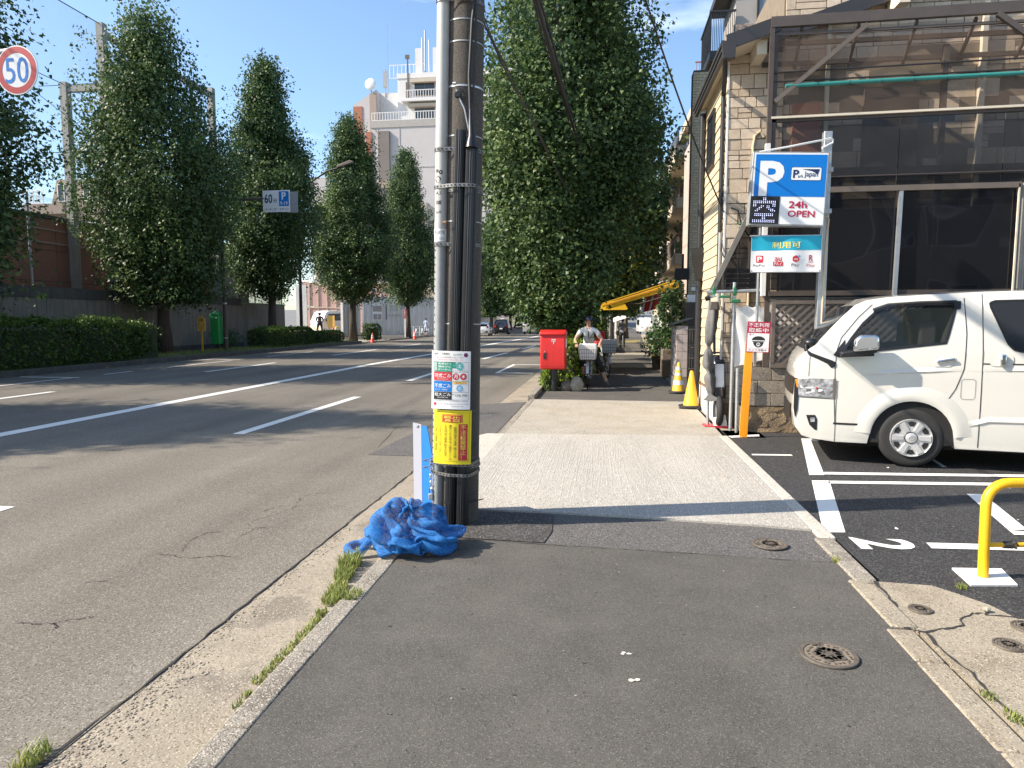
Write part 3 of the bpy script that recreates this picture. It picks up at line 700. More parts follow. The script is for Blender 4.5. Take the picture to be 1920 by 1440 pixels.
def trunk_mesh(seed, h, r, z_low, rad):
    rr = random.Random(seed); b = MB(); pts = []; rs = []
    for i in range(9):
        t = i / 8; pts.append((rr.uniform(-.05, .05) * (i > 0), rr.uniform(-.05, .05) * (i > 0), -.15 + (h * .92 + .15) * t)); rs.append(r * (1.35 if i == 0 else 1 - .9 * t))
    b.tube(pts, rs, 10)
    for i in range(16):
        z = z_low + (h * .8 - z_low) * (i / 16) ** .9; a = i * 2.4 + rr.uniform(-.4, .4); l = rad * (.75 - .3 * i / 16); q = Vector((math.cos(a), math.sin(a), 0))
        p0 = Vector((0, 0, z)); b.tube([p0, p0 + q * l * .35 + Vector((0, 0, l * .25)), p0 + q * l * .7 + Vector((0, 0, l * .8)), p0 + q * l * .85 + Vector((0, 0, l * 1.4))], [r * .34 * (1 - i / 22), r * .22, r * .12, .01], 5)
    return b.mesh('trunk')
CR = {'big': crown_mesh('crown_big', 11, 2.05, 1.42, 13.6, 6200, 22, .085, .36, .16, .08, 1.75, .45),
      'tall': crown_mesh('crown_tall', 23, 3.3, 2.3, 15.7, 5400, 20, .122, .33, .2, .10, 1.2),
      'slim': crown_mesh('crown_slim', 41, 2.9, 2.9, 16.3, 4800, 20, .130, .30, .2, .10, 1.12),
      'far': crown_mesh('crown_far', 57, 2.9, 2.3, 15, 2400, 18, .19, .34, .16, .05, 1.6)}
TK = {'big': trunk_mesh(1, 12.6, .19, 1.5, 2.4), 'tall': trunk_mesh(2, 14.5, .31, 2.4, 3.4), 'slim': trunk_mesh(3, 15, .28, 2.6, 2.9), 'far': trunk_mesh(4, 14, .26, 2.2, 2.7)}
for k in TK:
    TK[k].materials.append(M['bark']); TK[k].shade_smooth(); CR[k].materials.append(M['leaf_ginkgo'])
def tree(kind, x, y, z, label, rz=0, sx=1., sz=1.):
    t = thing('ginkgo_tree', label, 'tree', (x, y, z), rz, 'ginkgo trees lining the street'); t.scale = (sx, sx, sz)
    c = bpy.data.objects.new('crown', CR[kind]); COL.objects.link(c); c.parent = t; c['kind'] = 'stuff'
    k = bpy.data.objects.new('trunk', TK[kind]); COL.objects.link(k); k.parent = t
    return t
tree('big', -.98, 18.0, 0, 'big dense ginkgo tree rising behind the red mailbox', 20)
tree('tall', -19.6, 6.6, .12, 'ginkgo tree beyond the frame whose shadow crosses the near road', 200, .9, .84)
tree('tall', -20.2, 17.4, .1, 'dark ginkgo tree cut by the picture edge behind the speed sign', 75, 1.0, .95)
tree('tall', -20.05, 29.2, .12, 'broad tall ginkgo tree rising behind the long clipped hedge', 310, .93, .99)
tree('slim', -19.85, 39.2, .12, 'ginkgo tree directly behind the blue and white parking sign', 130, .93, .985)
tree('slim', -18.85, 50, .12, 'ginkgo tree beside the white gate panels of the site', 30, .98, .97)
tree('slim', -17.45, 60, .12, 'small distant ginkgo tree before the white hoarding', 250, .82, .97)
for i, (x, y, l) in enumerate(((-15.4, 72, 'distant ginkgo tree just past the utility pole'), (-13.8, 84, 'farthest ginkgo tree seen beside the black taxi'), (-13.2, 97, 'ginkgo tree at the far bend of the road'))):
    tree('far', x, y, zg(y), l, 60 * i, .86, .92)
for i, (x, y, l) in enumerate(((-.15, 28.5, 'ginkgo tree whose trunk stands by the white ticket post'), (.3, 35.3, 'ginkgo tree shading the pavement near the parasol walker'), (.9, 49, 'ginkgo tree at the far end of the shaded pavement'), (2.0, 62, 'ginkgo tree closing the view along the pavement'))):
    tree('far', x, y, 0, l, 77 * i + 10, .80, .88)
def hedge(name, label, x0, x1, y0, y1, z0, z1, n, ls, mat, seed, parent_kind=None, bulge=.12, group=None, topm=None):
    """clipped hedge: twiggy core with leaves spread through its outer layer"""
    g = np.random.default_rng(seed); t = thing(name, label, 'hedge', ((x0 + x1) / 2, (y0 + y1) / 2, z0), group=group)
    hx, hy, h = (x1 - x0) / 2, (y1 - y0) / 2, z1 - z0
    u = g.uniform(-1, 1, (n, 3)); A = np.array([hy * h, hx * h, hx * hy * 1.4]); ax = g.choice(3, n, p=A / A.sum())
    depth = 1 - np.abs(g.normal(0, .10, n)); s = np.where(ax == 2, 1, g.choice([-1, 1], n))
    for k in range(3): u[ax == k, k] = (s * depth)[ax == k]
    e = 1 - .16 * (np.abs(u[:, 0]) ** 6 * np.abs(u[:, 2]) ** 6 + np.abs(u[:, 1]) ** 6 * np.abs(u[:, 2]) ** 6 + np.abs(u[:, 0]) ** 6 * np.abs(u[:, 1]) ** 6)
    P = np.stack([u[:, 0] * hx * e, u[:, 1] * hy * e, (u[:, 2] * e + 1) / 2 * h], 1)
    w = np.sin(P[:, 1:2] * 2.1 + seed) * .5 + np.sin(P[:, 1:2] * 5.3 + P[:, 0:1] * 4) * .3 + np.sin(P[:, 2:3] * 7 + P[:, 1:2] * 3) * .3
    nn = np.zeros((n, 3)); nn[np.arange(n), ax] = s
    P = P + nn * (g.random((n, 1)) < .05) * g.uniform(.02, .16, (n, 1)) + nn * w * bulge * .5 + g.normal(0, ls * .25, (n, 3)); P[:, 2] = np.maximum(P[:, 2], .0)
    D = unit(nn * .7 + g.normal(0, .7, (n, 3)) + np.array([0, 0, .25])); N = unit(nn + g.normal(0, .6, (n, 3)))
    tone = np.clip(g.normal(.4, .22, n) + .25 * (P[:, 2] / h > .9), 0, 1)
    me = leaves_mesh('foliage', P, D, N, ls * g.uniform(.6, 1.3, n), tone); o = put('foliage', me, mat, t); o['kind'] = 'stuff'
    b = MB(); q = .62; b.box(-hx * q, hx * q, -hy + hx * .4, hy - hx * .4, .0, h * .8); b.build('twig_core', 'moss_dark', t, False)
    return t
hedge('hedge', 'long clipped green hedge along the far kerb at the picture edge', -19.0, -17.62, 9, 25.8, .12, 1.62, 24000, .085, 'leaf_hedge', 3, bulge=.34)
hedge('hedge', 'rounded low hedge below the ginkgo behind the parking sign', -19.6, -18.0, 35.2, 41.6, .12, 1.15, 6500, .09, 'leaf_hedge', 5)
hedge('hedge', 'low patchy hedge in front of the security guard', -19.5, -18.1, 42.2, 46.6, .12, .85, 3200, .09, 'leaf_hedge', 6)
hedge('bush', 'small round bush at the foot of the tree by the gate panels', -18.35, -17.2, 50.6, 51.8, .1, 1.25, 1500, .09, 'leaf_hedge', 8)
hedge('hedge', 'bright leafy hedge beside the red mailbox post', -1.40, -.52, 16.5, 20.6, 0, 1.18, 9500, .07, 'leaf_bright', 9, bulge=.3)
hedge('hedge', 'green shrubs behind the waiting cyclist', -.85, -.05, 20.8, 26.5, 0, 1.75, 7000, .08, 'leaf_bright', 10, bulge=.4)
hedge('hedge', 'pale green shrub strip beside the white pole down the pavement', -.6, .35, 34, 46, 0, 1.0, 3200, .09, 'leaf_bright', 14, bulge=.3)
hedge('shrub', 'light ground plant at the foot of the mailbox', -1.40, -1.16, 15.75, 16.4, 0, .42, 1300, .055, 'leaf_bright', 12, bulge=.3)
def shrub(name, label, x, y, z, r, h, n, ls, seed, mat='leaf_shrub'):
    g = np.random.default_rng(seed); t = thing(name, label, 'shrub', (x, y, z))
    ph = g.uniform(0, 2 * np.pi, n); ct = g.uniform(-1, 1, n); rr = r * (1 - .5 * g.random(n) ** 2) * (1 + .25 * np.sin(ph * 3 + ct * 5)); st = np.sqrt(1 - ct ** 2)
    P = np.stack([rr * st * np.cos(ph), rr * st * np.sin(ph), h * .55 + h * .5 * ct * (rr / r)], 1)
    o3 = unit(P - np.array([0, 0, h * .45])); D = unit(o3 * .7 + g.normal(0, .6, (n, 3))); N = unit(o3 + g.normal(0, .6, (n, 3)) + np.array([0, 0, .4]))
    o = put('foliage', leaves_mesh('foliage', P, D, N, ls * g.uniform(.6, 1.3, n), np.clip(g.normal(.45, .25, n), 0, 1)), mat, t); o['kind'] = 'stuff'
    b = MB(); b.tube([(0, 0, -.1), (.02, 0, h * .3), (0, .02, h * .7)], [.03, .025, .01], 6)
    for i in range(5): a = i * 1.26; b.tube([(0, 0, h * .2), (r * .3 * math.cos(a), r * .3 * math.sin(a), h * .5), (r * .6 * math.cos(a), r * .6 * math.sin(a), h * .75)], [.018, .012, .004], 5)
    b.build('stem', 'bark', t, False); return t
shrub('shrub', 'tall leafy shrub growing under the yellow awning by the wall', 2.1, 21.6, .75, .5, 1.9, 1900, .085, 21)
shrub('shrub', 'bushy plant spilling over the planters down the pavement', 1.85, 23.2, .3, .5, 1.1, 900, .08, 22)
shrub('shrub', 'thin pale shrub among the shop front pots', 2.1, 25.5, .2, .4, 1.2, 600, .08, 24, 'leaf_bright')
shrub('shrub', 'sunlit weedy plant against the far concrete wall', -20.0, 34.2, .12, .7, 1.0, 900, .09, 25)

# ------------------------------------------------------------------ utility pole and what hangs on it
PX, PY = -1.18, 5.46
up = thing('utility_pole', 'brown concrete utility pole with white conduit and black cable guards', 'utility pole', (PX, PY, 0))
LEAN = R(1.25); up.rotation_euler = (0, LEAN, 0)
def pr(z): return .166 - .0052 * z
b = MB(); b.tube([(0, 0, z) for z in (-.3, 0, 2, 4, 6, 8, 11)], [pr(z) for z in (0, 0, 2, 4, 6, 8, 11)], 32); b.build('shaft', 'pole_concrete', up, False, smooth=40)
def cxy(z): return (-.152, -.105)
b = MB(); b.tube([(-.152, -.105, 2.40), (-.152, -.105, 6.5)], .049, 20)
b.tube([(-.152, -.105, 2.36), (-.152, -.105, 2.42)], .051, 20)
con = b.build('conduit', 'pvc_white', up, False, smooth=40)
b = MB(); zz = [i * .05 for i in range(-2, 46)]
b.tube([(-.152, -.105, z) for z in (-.02, .6, 1.2, 2.26)], .047, 20)
low = b.build('conduit', 'pvc_grey', up, False, smooth=40, label='grey lower length of the conduit')
b = MB(); b.tube([(-.152, -.105, 2.26), (-.152, -.105, 2.36)], .0505, 20); b.build('conduit_label', 'sign_white', up, False, smooth=40)
def wrap(cx, cy, r):
    """print wrapped round a pipe: u is arc length, 0 faces the camera side"""
    return lambda u, v: (cx + r * math.sin(u / r), cy - r * math.cos(u / r), v)
w1 = wrap(-.152, -.105, .0512)
text('青山3丁目', -.045, .04, 2.318, 2.345, 'sign_black', up, w1, .01); text('セーシェル', -.045, .04, 2.275, 2.298, 'sign_black', up, w1, .0)
w2 = wrap(-.152, -.105, .0502)
for cx, cz, r in ((-.028, 2.80, .014), (.006, 2.79, .016), (-.018, 2.735, .026)): plate(disc(cx, cz, r, 16), 'sign_black', up, w2, 'emblem')
plate(disc(-.014, 2.735, .012, 14), 'pvc_white', up, wrap(-.152, -.105, .0506), 'emblem')
text('A.S', -.036, .012, 2.62, 2.645, 'sign_black', up, w2, .01); text('108', -.036, .012, 2.545, 2.575, 'sign_black', up, w2, .02); text('2m用', -.036, .012, 2.475, 2.497, 'sign_black', up, w2)
text('・・・・・・・・・・・・・・・・・・・・・・・・・・・・・・・', -.048, -.038, .5, 2.2, 'sign_black', up, w2, .0, vert=True, name='tick_marks')
# two black corrugated guards
def guard(x0, x1, r, ztop, nm):
    g_ = MB(); n = 22; rings = []
    for z, t in ((0, 0), (.9, .27), (1.9, .6), (ztop, 1)):
        cx = x0 + (x1 - x0) * t; ry = pr(z) - .01
        for j in range(n + 1):
            a = math.pi * j / n; k = r * (1 + .07 * (j % 2)); rings.append((cx - k * math.cos(a), -ry - .018 - k * 1.15 * math.sin(a) + .02, z))
    m = n + 1
    g_.add(rings, [(i * m + j, i * m + j + 1, (i + 1) * m + j + 1, (i + 1) * m + j) for i in range(3) for j in range(n)])
    g_.add([rings[3 * m + j] for j in range(m)], [tuple(range(m))])
    g_.build(nm, 'black_plastic', up, False)
guard(-.035, .005, .046, 3.10, 'cable_guard'); guard(.062, .095, .05, 2.98, 'cable_guard')
b = MB(); b.tube([(.10, -.19, 2.96), (.10, -.185, 3.05), (.085, -.175, 3.25)], [.05, .03, .012], 14); b.build('guard_cap', 'black_plastic', up, False, smooth=40)
b = MB(); b.tube([(.085, -.175, 3.2), (.07, -.172, 3.5), (.085, -.165, 3.9), (.115, -.155, 4.2), (.12, -.15, 6)], .012, 8); b.tube([(.10, -.165, 3.3), (.115, -.16, 3.7), (.11, -.155, 4.3), (.10, -.15, 6)], .008, 6)
b.build('riser_cable', 'cable', up, False, smooth=40)
b = MB(); b.tube([(-.03, -.165, 3.40), (-.005, -.178, 3.34), (.04, -.185, 3.25), (.075, -.186, 3.1), (.085, -.186, 2.98)], .006, 6); b.build('earth_wire', 'galv', up, False, smooth=40)
b = MB(); b.lathe([(.022, -.02), (.03, 0), (.022, .02)], (-.012, -.175, 3.36), 10, 'y'); b.build('insulator', 'black_plastic', up, False)
def band(z, w, pad=.006, mat='steel_band', nm='strap', inc=True, holes=True):
    """perforated steel strap round the pole and, when inc, the conduit and guards"""
    g_ = MB(); r = pr(z) + pad; pts = []
    hull = []
    cs = [(0, 0, r)]
    if inc: cs += [(-.152, -.105, .055)]
    if inc == 2: cs += [(-.02, -pr(z) - .015, .056), (.08, -pr(z) - .012, .058)]
    for cx, cy, cr in cs:
        for k in range(40): a = 2 * math.pi * k / 40; hull.append((cx + cr * math.cos(a), cy + cr * math.sin(a)))
    hull = sorted(set(hull))
    def half(ps):
        o = []
        for p in ps:
            while len(o) > 1 and (o[-1][0] - o[-2][0]) * (p[1] - o[-2][1]) - (o[-1][1] - o[-2][1]) * (p[0] - o[-2][0]) <= 0: o.pop()
            o.append(p)
        return o
    h = half(hull)[:-1] + half(hull[::-1])[:-1]; n = len(h)
    g_.add([(x, y, z - w / 2) for x, y in h] + [(x, y, z + w / 2) for x, y in h], [(i, (i + 1) % n, n + (i + 1) % n, n + i) for i in range(n)])
    o = g_.build(nm, mat, up, False)
    if holes:
        hb = MB(); L = 0
        for i in range(n):
            p, q = Vector((*h[i], z)), Vector((*h[(i + 1) % n], z)); d = q - p; l = d.length
            if l < 1e-5: continue
            d.normalize(); nn = Vector((d.y, -d.x, 0)) * .0022; t = (.034 - L % .034) % .034
            while t < l:
                c = p + d * t + nn
                hb.add([c - d * .008 + Vector((0, 0, -w * .24)), c + d * .008 + Vector((0, 0, -w * .24)), c + d * .008 + Vector((0, 0, w * .24)), c - d * .008 + Vector((0, 0, w * .24))], [(0, 1, 2, 3)]); t += .034
            L += l
        if hb.v: hb.build('strap_holes', 'sign_black', o, False)
    return o
band(4.07, .026); band(2.965, .028); band(2.68, .026, .007, inc=2); band(2.655, .022, .006, inc=False); band(2.275 - .035, .024); band(.505, .024, inc=2); band(.42, .024, .008, inc=2); band(.47, .022, .010, inc=False)
for z in (3.93, 3.77, 3.07, 2.42, 1.62): band(z, .010, .003, 'galv_dull', 'tie_wire', False, False)
band(3.44, .014, .004, 'galv', 'tie_wire', False, False)
b = MB(); b.box(-.05, .07, -.20, -.165, 4.055, 4.085); b.cyl((.07, -.175, 4.07), (.12, -.16, 4.07), .012, n=8); b.cyl((-.055, -.168, 3.445), (-.03, -.172, 3.445), .012, n=8); b.build('clamp_bolt', 'galv', up, False)
b = MB(); b.cyl((-.115, -.19, 2.40), (-.085, -.2, 2.40), .012, n=8); b.build('clamp_bolt', 'terracotta_pot', up, False, label='rusty bolt end')
b = MB(); b.tube([(.1, -.17, .19), (.19, -.05, .185), (.21, -.02, .185)], .005, 6); b.tube([(-.1, -.18, .19), (-.02, -.21, .185)], .005, 6); b.build('tie_strap', 'black_plastic', up, False)
# notices: thin plates curved round the front of the pole
def notice(name, label, x0, x1, z0, z1, cx, rr_, mat, y_off, lean=0):
    t = thing(name, label, 'sign', (PX, PY, 0)); t.rotation_euler = (0, LEAN, 0)
    def fn(off):
        def f(u, v):
            a = (u - cx) / rr_; return (cx + lean * (v - z0) + (rr_ + off) * math.sin(a), y_off + rr_ - (rr_ + off) * math.cos(a), v)
        return f
    n = 12; base = MB(); P = rrect(x0, x1, z0, z1, .012, 3)
    xs = [x0 + (x1 - x0) * i / n for i in range(n + 1)]
    vs = [fn(0)(x, z) for z in (z0, z1) for x in xs] + [fn(-.003)(x, z) for z in (z0, z1) for x in xs]; m = n + 1
    f1 = [(j, j + 1, m + j + 1, m + j) for j in range(n)]; f2 = [(2 * m + j + 1, 2 * m + j, 3 * m + j, 3 * m + j + 1) for j in range(n)]
    edge = [(j + 1, j, 2 * m + j, 2 * m + j + 1) for j in range(n)] + [(m + j, m + j + 1, 3 * m + j + 1, 3 * m + j) for j in range(n)] + [(0, m, 3 * m, 2 * m), (m + n, n, 2 * m + n, 3 * m + n)]
    base.add(vs, f1 + f2 + edge); base.build('plate', mat, t, False, smooth=40)
    return t, fn(.0012), fn(.0022), fn(.0032)
yo = -.275
nt1, f1, f2, f3 = notice('collection_notice', 'white rubbish collection notice with green, red, blue and black rows', -.178, .135, .955, 1.41, -.02, .55, 'sign_white', yo, 0)
N1 = lambda px: -.178 + (px - 175) / (563 - 175) * .313
Z1 = lambda py: 1.41 - (py - 100) / (660 - 100) * .455
def r1(mat, a, b_, c, d, nm='panel', f=f1): plate(rect(N1(a), N1(b_), Z1(d), Z1(c), 8), mat, nt1, f, nm)
def t1(body, a, b_, c, d, mat, bold=.0, f=f2, vert=False): text(body, N1(a), N1(b_), Z1(d), Z1(c), mat, nt1, f, bold, vert=vert)
t1('資源・ごみ集積所', 200, 358, 116, 138, 'sign_black', .002); t1('渋谷区清掃事務所', 392, 484, 126, 140, 'sign_black', .0)
plate(disc(N1(516), Z1(136), .0165), 'sign_purple', nt1, f1, 'emblem')
t1('決められた日の朝８時までに出してください', 222, 500, 152, 168, 'sign_black', 0); t1('年末年始を除き祝日も収集します', 232, 490, 178, 190, 'sign_red', 0)
r1('sign_green', 198, 382, 204, 298); r1('sign_green', 384, 420, 206, 264)
t1('資源', 200, 232, 210, 292, 'sign_white', .006, vert=True)
for i, (q, w) in enumerate((('新聞', '段ボール'), ('雑誌', 'びん'), ('紙パック', 'かん'))):
    t1(q, 246, 306, 212 + i * 28, 232 + i * 28, 'sign_white', .01); t1(w, 312, 376, 212 + i * 28, 232 + i * 28, 'sign_white', .01)
plate(disc(N1(458), Z1(244), .031), 'sign_teal', nt1, f1, 'day_disc'); t1('土', 440, 476, 224, 258, 'sign_white', .006)
t1('ペットボトルも', 388, 536, 280, 294, 'sign_black', 0); t1('ペット', 388, 418, 232, 244, 'sign_white', .0)
r1('sign_red', 200, 382, 302, 384); t1('可燃ごみ', 208, 374, 316, 358, 'sign_white', .002); t1('生ごみなど', 240, 350, 364, 376, 'sign_white', 0)
for cx, ch in ((422, '月'), (495, '木')): plate(disc(N1(cx), Z1(344), .0262), 'sign_red', nt1, f1, 'day_disc'); t1(ch, cx - 18, cx + 18, 324, 362, 'sign_white', .02)
r1('sign_blue', 200, 382, 392, 490); t1('不燃ごみ', 208, 374, 414, 456, 'sign_white', .002); t1('ガラス・金属類', 210, 340, 464, 478, 'sign_white', 0)
r1('sign_orange', 394, 528, 390, 414); t1('毎月 第2・4', 420, 500, 396, 410, 'sign_black', .0)
plate(disc(N1(460), Z1(456), .0262), 'sign_lightblue', nt1, f1, 'day_disc'); t1('金', 442, 478, 438, 474, 'sign_white', .0)
r1('sign_black', 200, 382, 496, 566); t1('粗大ごみ', 208, 374, 502, 536, 'sign_white', .002); t1('申込制 事前に予約', 240, 346, 542, 554, 'sign_white', 0)
t1('℡ 5296-7000', 392, 536, 512, 536, 'sign_black', .0)
for y in (204, 299, 387, 493, 567): r1('sign_black', 200, 546, y, y + 2, 'rule', f2)
for x in (382, 544): r1('sign_black', x, x + 2, 204, 567, 'rule', f2)
t1('粗大ごみは電話で申し込んでください 収集日が変わることがあります', 200, 544, 574, 584, 'sign_black', 0); t1('・・・・・・・・・・・・・・・・・・・・・', 236, 544, 602, 616, 'sign_purple', .0); t1('渋谷区 5467-4300', 380, 500, 626, 636, 'sign_black', 0)
plate(disc(N1(214), Z1(612), .012, 14), 'sign_red', nt1, f1, 'emblem')
nt2, f1, f2, f3 = notice('dumping_warning', 'yellow illegal dumping warning sign with red panels on the pole', -.168, .148, .515, .945, -.01, .3, 'sign_yellow', yo + .01, 0)
N2 = lambda px: -.168 + (px - 184) / (578 - 184) * .316
Z2 = lambda py: .945 - (py - 690) / (1248 - 690) * .43
def r2(mat, a, b_, c, d, nm='panel', f=f1): plate(rect(N2(a), N2(b_), Z2(d), Z2(c), 8), mat, nt2, f, nm)
def t2(body, a, b_, c, d, mat, bold=.01, f=f2, vert=False): text(body, N2(a), N2(b_), Z2(d), Z2(c), mat, nt2, f, bold, vert=vert)
r2('sign_red', 278, 490, 732, 816); r2('sign_yellow', 284, 484, 738, 810, 'rule', f2); r2('sign_red', 288, 480, 742, 806, 'panel', f3)
fz = lambda u, v: (f3(u, v)[0], f3(u, v)[1] - .001, v)
t2('警告', 300, 468, 748, 806, 'sign_gold', .008, fz)
r2('sign_red', 450, 540, 830, 1206); t2('不法投棄禁止！', 466, 526, 842, 1198, 'sign_gold', .006, f2, True)
t2('「廃棄物処理及び清掃に関する法律」', 402, 434, 838, 1200, 'sign_black', .001, f2, True)
t2('違反により五年以下の懲役もしくは', 354, 384, 838, 1200, 'sign_black', .001, f2, True)
t2('１千万円以下の罰金に処せられます。', 306, 336, 838, 1186, 'sign_black', .001, f2, True)
t2('※不法投棄を見かけた方は警察へご連絡ください', 252, 270, 842, 1186, 'sign_red', .0, f2, True)
t2('渋谷区・渋谷警察署 清掃事務所', 202, 226, 870, 1120, 'sign_black', .006, f2, True)
plate(disc(N2(212), Z2(1160), .012, 14), 'sign_gold', nt2, f1, 'emblem')
for a, b_, c, d in ((214, 556, 712, 714), (214, 216, 712, 850), (554, 556, 712, 1216), (206, 556, 1214, 1216), (206, 208, 1180, 1216)): r2('sign_black', a, b_, c, d, 'rule')
b = MB()
for x, y in ((N2(560), Z2(706)), (N2(200), Z2(700)), (N2(545), Z2(1200)), (N2(196), Z2(1210))): b.tube([f2(x, y), (f2(x, y)[0] * 1.25, f2(x, y)[1] + .12, y + .004)], .003, 5)
b.build('tie_wire', 'black_plastic', nt2, False)

# ------------------------------------------------------------------ blue rubbish net, folding board
from mathutils import noise as mnoise
def bag():
    t = thing('rubbish_net', 'crumpled bright blue rubbish net heaped at the pole foot', 'net', (-1.33, 4.66, 0))
    # a closed net bag settles over a few lumps of rubbish: short cloth simulation, then the lumps are removed
    nu, nv = 78, 40; vs = []
    for i in range(nv + 1):
        for j in range(nu):
            p = math.pi * (i + .5) / (nv + 1); a = 2 * math.pi * j / nu; d = Vector((math.sin(p) * math.cos(a), math.sin(p) * math.sin(a), math.cos(p))); q = d * 1.9 + Vector((3, 1, 0))
            k = 1 + .13 * math.sin(7 * a + 4 * d.z + 4 * mnoise.noise(q)) + .10 * math.sin(11 * d.z + 3 * a + 4 * mnoise.noise(q * 1.2)); vs.append((d.x * .345 * k, d.y * .27 * k, .235 + d.z * .225 * k))
    cl = MB(); cl.add(vs, [(i * nu + j, (i + 1) * nu + j, (i + 1) * nu + (j + 1) % nu, i * nu + (j + 1) % nu) for i in range(nv) for j in range(nu)] + [tuple(range(nu)), tuple(range(nv * nu + nu - 1, nv * nu - 1, -1))])
    o = cl.build('folds', None, None); lumps = []
    def hard(mb):
        c = mb.build('lump', None, None); c.modifiers.new('hit', 'COLLISION'); c.collision.thickness_outer = .006; c.collision.cloth_friction = 25; lumps.append(c)
    hard(MB().sheet([(-3, -3), (3, -3), (3, 3), (-3, 3)], 0))
    for x, y, z, a, b_, c_ in ((-.14, .02, .14, .07, .08, .225), (.05, .02, .12, .11, .10, .15), (.11, .09, .16, .05, .05, .15), (-.18, -.03, .09, .10, .10, .12), (.19, -.02, .06, .07, .07, .06)): hard(MB().ball((x, y, z), a, b_, c_, 16, 10))
    m = o.modifiers.new('cloth', 'CLOTH'); st = m.settings; st.quality = 4; st.mass = .12; st.tension_stiffness = 8; st.compression_stiffness = 4; st.shear_stiffness = 3; st.bending_stiffness = .03; st.air_damping = 1.5; st.use_pressure = True; st.uniform_pressure_force = -1.2
    cc = m.collision_settings; cc.use_self_collision = True; cc.self_distance_min = .006; cc.distance_min = .006; cc.collision_quality = 2; m.point_cache.frame_start = 1; m.point_cache.frame_end = 32
    for f in range(1, 33): sc.frame_set(f)
    me = bpy.data.meshes.new_from_object(o.evaluated_get(bpy.context.evaluated_depsgraph_get()))
    for c in lumps + [o]: bpy.data.objects.remove(c)
    sc.frame_set(1); put('folds', me, 'net_blue', t, smooth=180)
    b = MB()
    def rope(pts, r0, r1):
        P = [Vector(p) for p in pts]; o = []; rs = []; n = 34
        for i in range(n + 1):
            t_ = i / n * (len(P) - 1); k = min(int(t_), len(P) - 2); u = t_ - k
            p0, p1, p2, p3 = P[max(k - 1, 0)], P[k], P[k + 1], P[min(k + 2, len(P) - 1)]
            o.append(.5 * ((2 * p1) + (p2 - p0) * u + (2 * p0 - 5 * p1 + 4 * p2 - p3) * u * u + (3 * p1 - p0 - 3 * p2 + p3) * u ** 3)); rs.append((r0 + (r1 - r0) * i / n) * (1 + .2 * mnoise.noise(Vector((i * .6, r0 * 90, 0)))))
        b.tube(o, rs, 9)
    rope([(-.26, -.06, .10), (-.32, -.08, .06), (-.37, -.13, .0), (-.41, -.13, -.012), (-.49, -.04, -.002), (-.475, .03, .004), (-.42, .06, .012), (-.34, .04, .06), (-.26, .02, .12)], .03, .03)
    b.build('trailing_loop', 'net_blue', t, False, smooth=180)
bag()
t = thing('folding_board', 'white and blue plastic board strapped to the pole foot', 'board', (-1.56, 5.62, 0))
b = MB(); b.prism([(-1.60, 5.60), (-1.50, 5.50), (-1.494, 5.506), (-1.594, 5.606)], -.03, .78); b.build('white_panel', 'white_board', t, bevel=.002)
b = MB(); b.add([(-1.497, 5.502, -.02), (-1.36, 5.40, -.02), (-1.36, 5.40, .40), (-1.44, 5.46, .77), (-1.497, 5.502, .77), (-1.494, 5.508, -.02), (-1.357, 5.406, -.02), (-1.357, 5.406, .40), (-1.437, 5.466, .77), (-1.494, 5.508, .77)],
                [(0, 1, 2, 3, 4), (9, 8, 7, 6, 5), (0, 5, 6, 1), (1, 6, 7, 2), (2, 7, 8, 3), (3, 8, 9, 4), (4, 9, 5, 0)]); b.build('blue_panel', 'blue_board', t)
b = MB(); b.tube([(-1.585, 5.58, .77), (-1.55, 5.54, .755), (-1.53, 5.52, .765)], .006, 6); b.build('corner_roll', 'white_board', t)
t = thing('padlock_chain', 'small chain and padlock hanging beside the grey conduit', 'chain', (-1.37, 5.33, .3))
b = MB()
for i in range(9):
    z = .50 - i * .028; c = Vector((-1.375 + .004 * math.sin(i), 5.315, z)); q = []
    for k in range(10):
        a = 2 * math.pi * k / 10; q.append(c + (Vector((.009 * math.cos(a), 0, .018 * math.sin(a))) if i % 2 else Vector((0, .009 * math.cos(a), .018 * math.sin(a)))))
    b.tube(q, .0032, 5, closed=True)
b.build('chain', 'galv', t)
b = MB(); b.box(-1.395, -1.355, 5.305, 5.325, .19, .245); b.build('padlock', 'galv_dull', t, bevel=.006)
b = MB(); b.tube([(-1.388, 5.315, .24), (-1.388, 5.315, .275), (-1.375, 5.315, .285), (-1.362, 5.315, .275), (-1.362, 5.315, .24)], .004, 6); b.build('shackle', 'chrome', t)
b = MB()
for i in range(14):
    a = i * .9; b.tube([(-1.40 + .04 * math.cos(a), 5.33 + .03 * math.sin(a), .43 + i * .008), (-1.40 + .045 * math.cos(a + .8), 5.33 + .03 * math.sin(a + .8), .435 + i * .008)], .004, 5)
b.build('wire_wrap', 'steel_band', t)

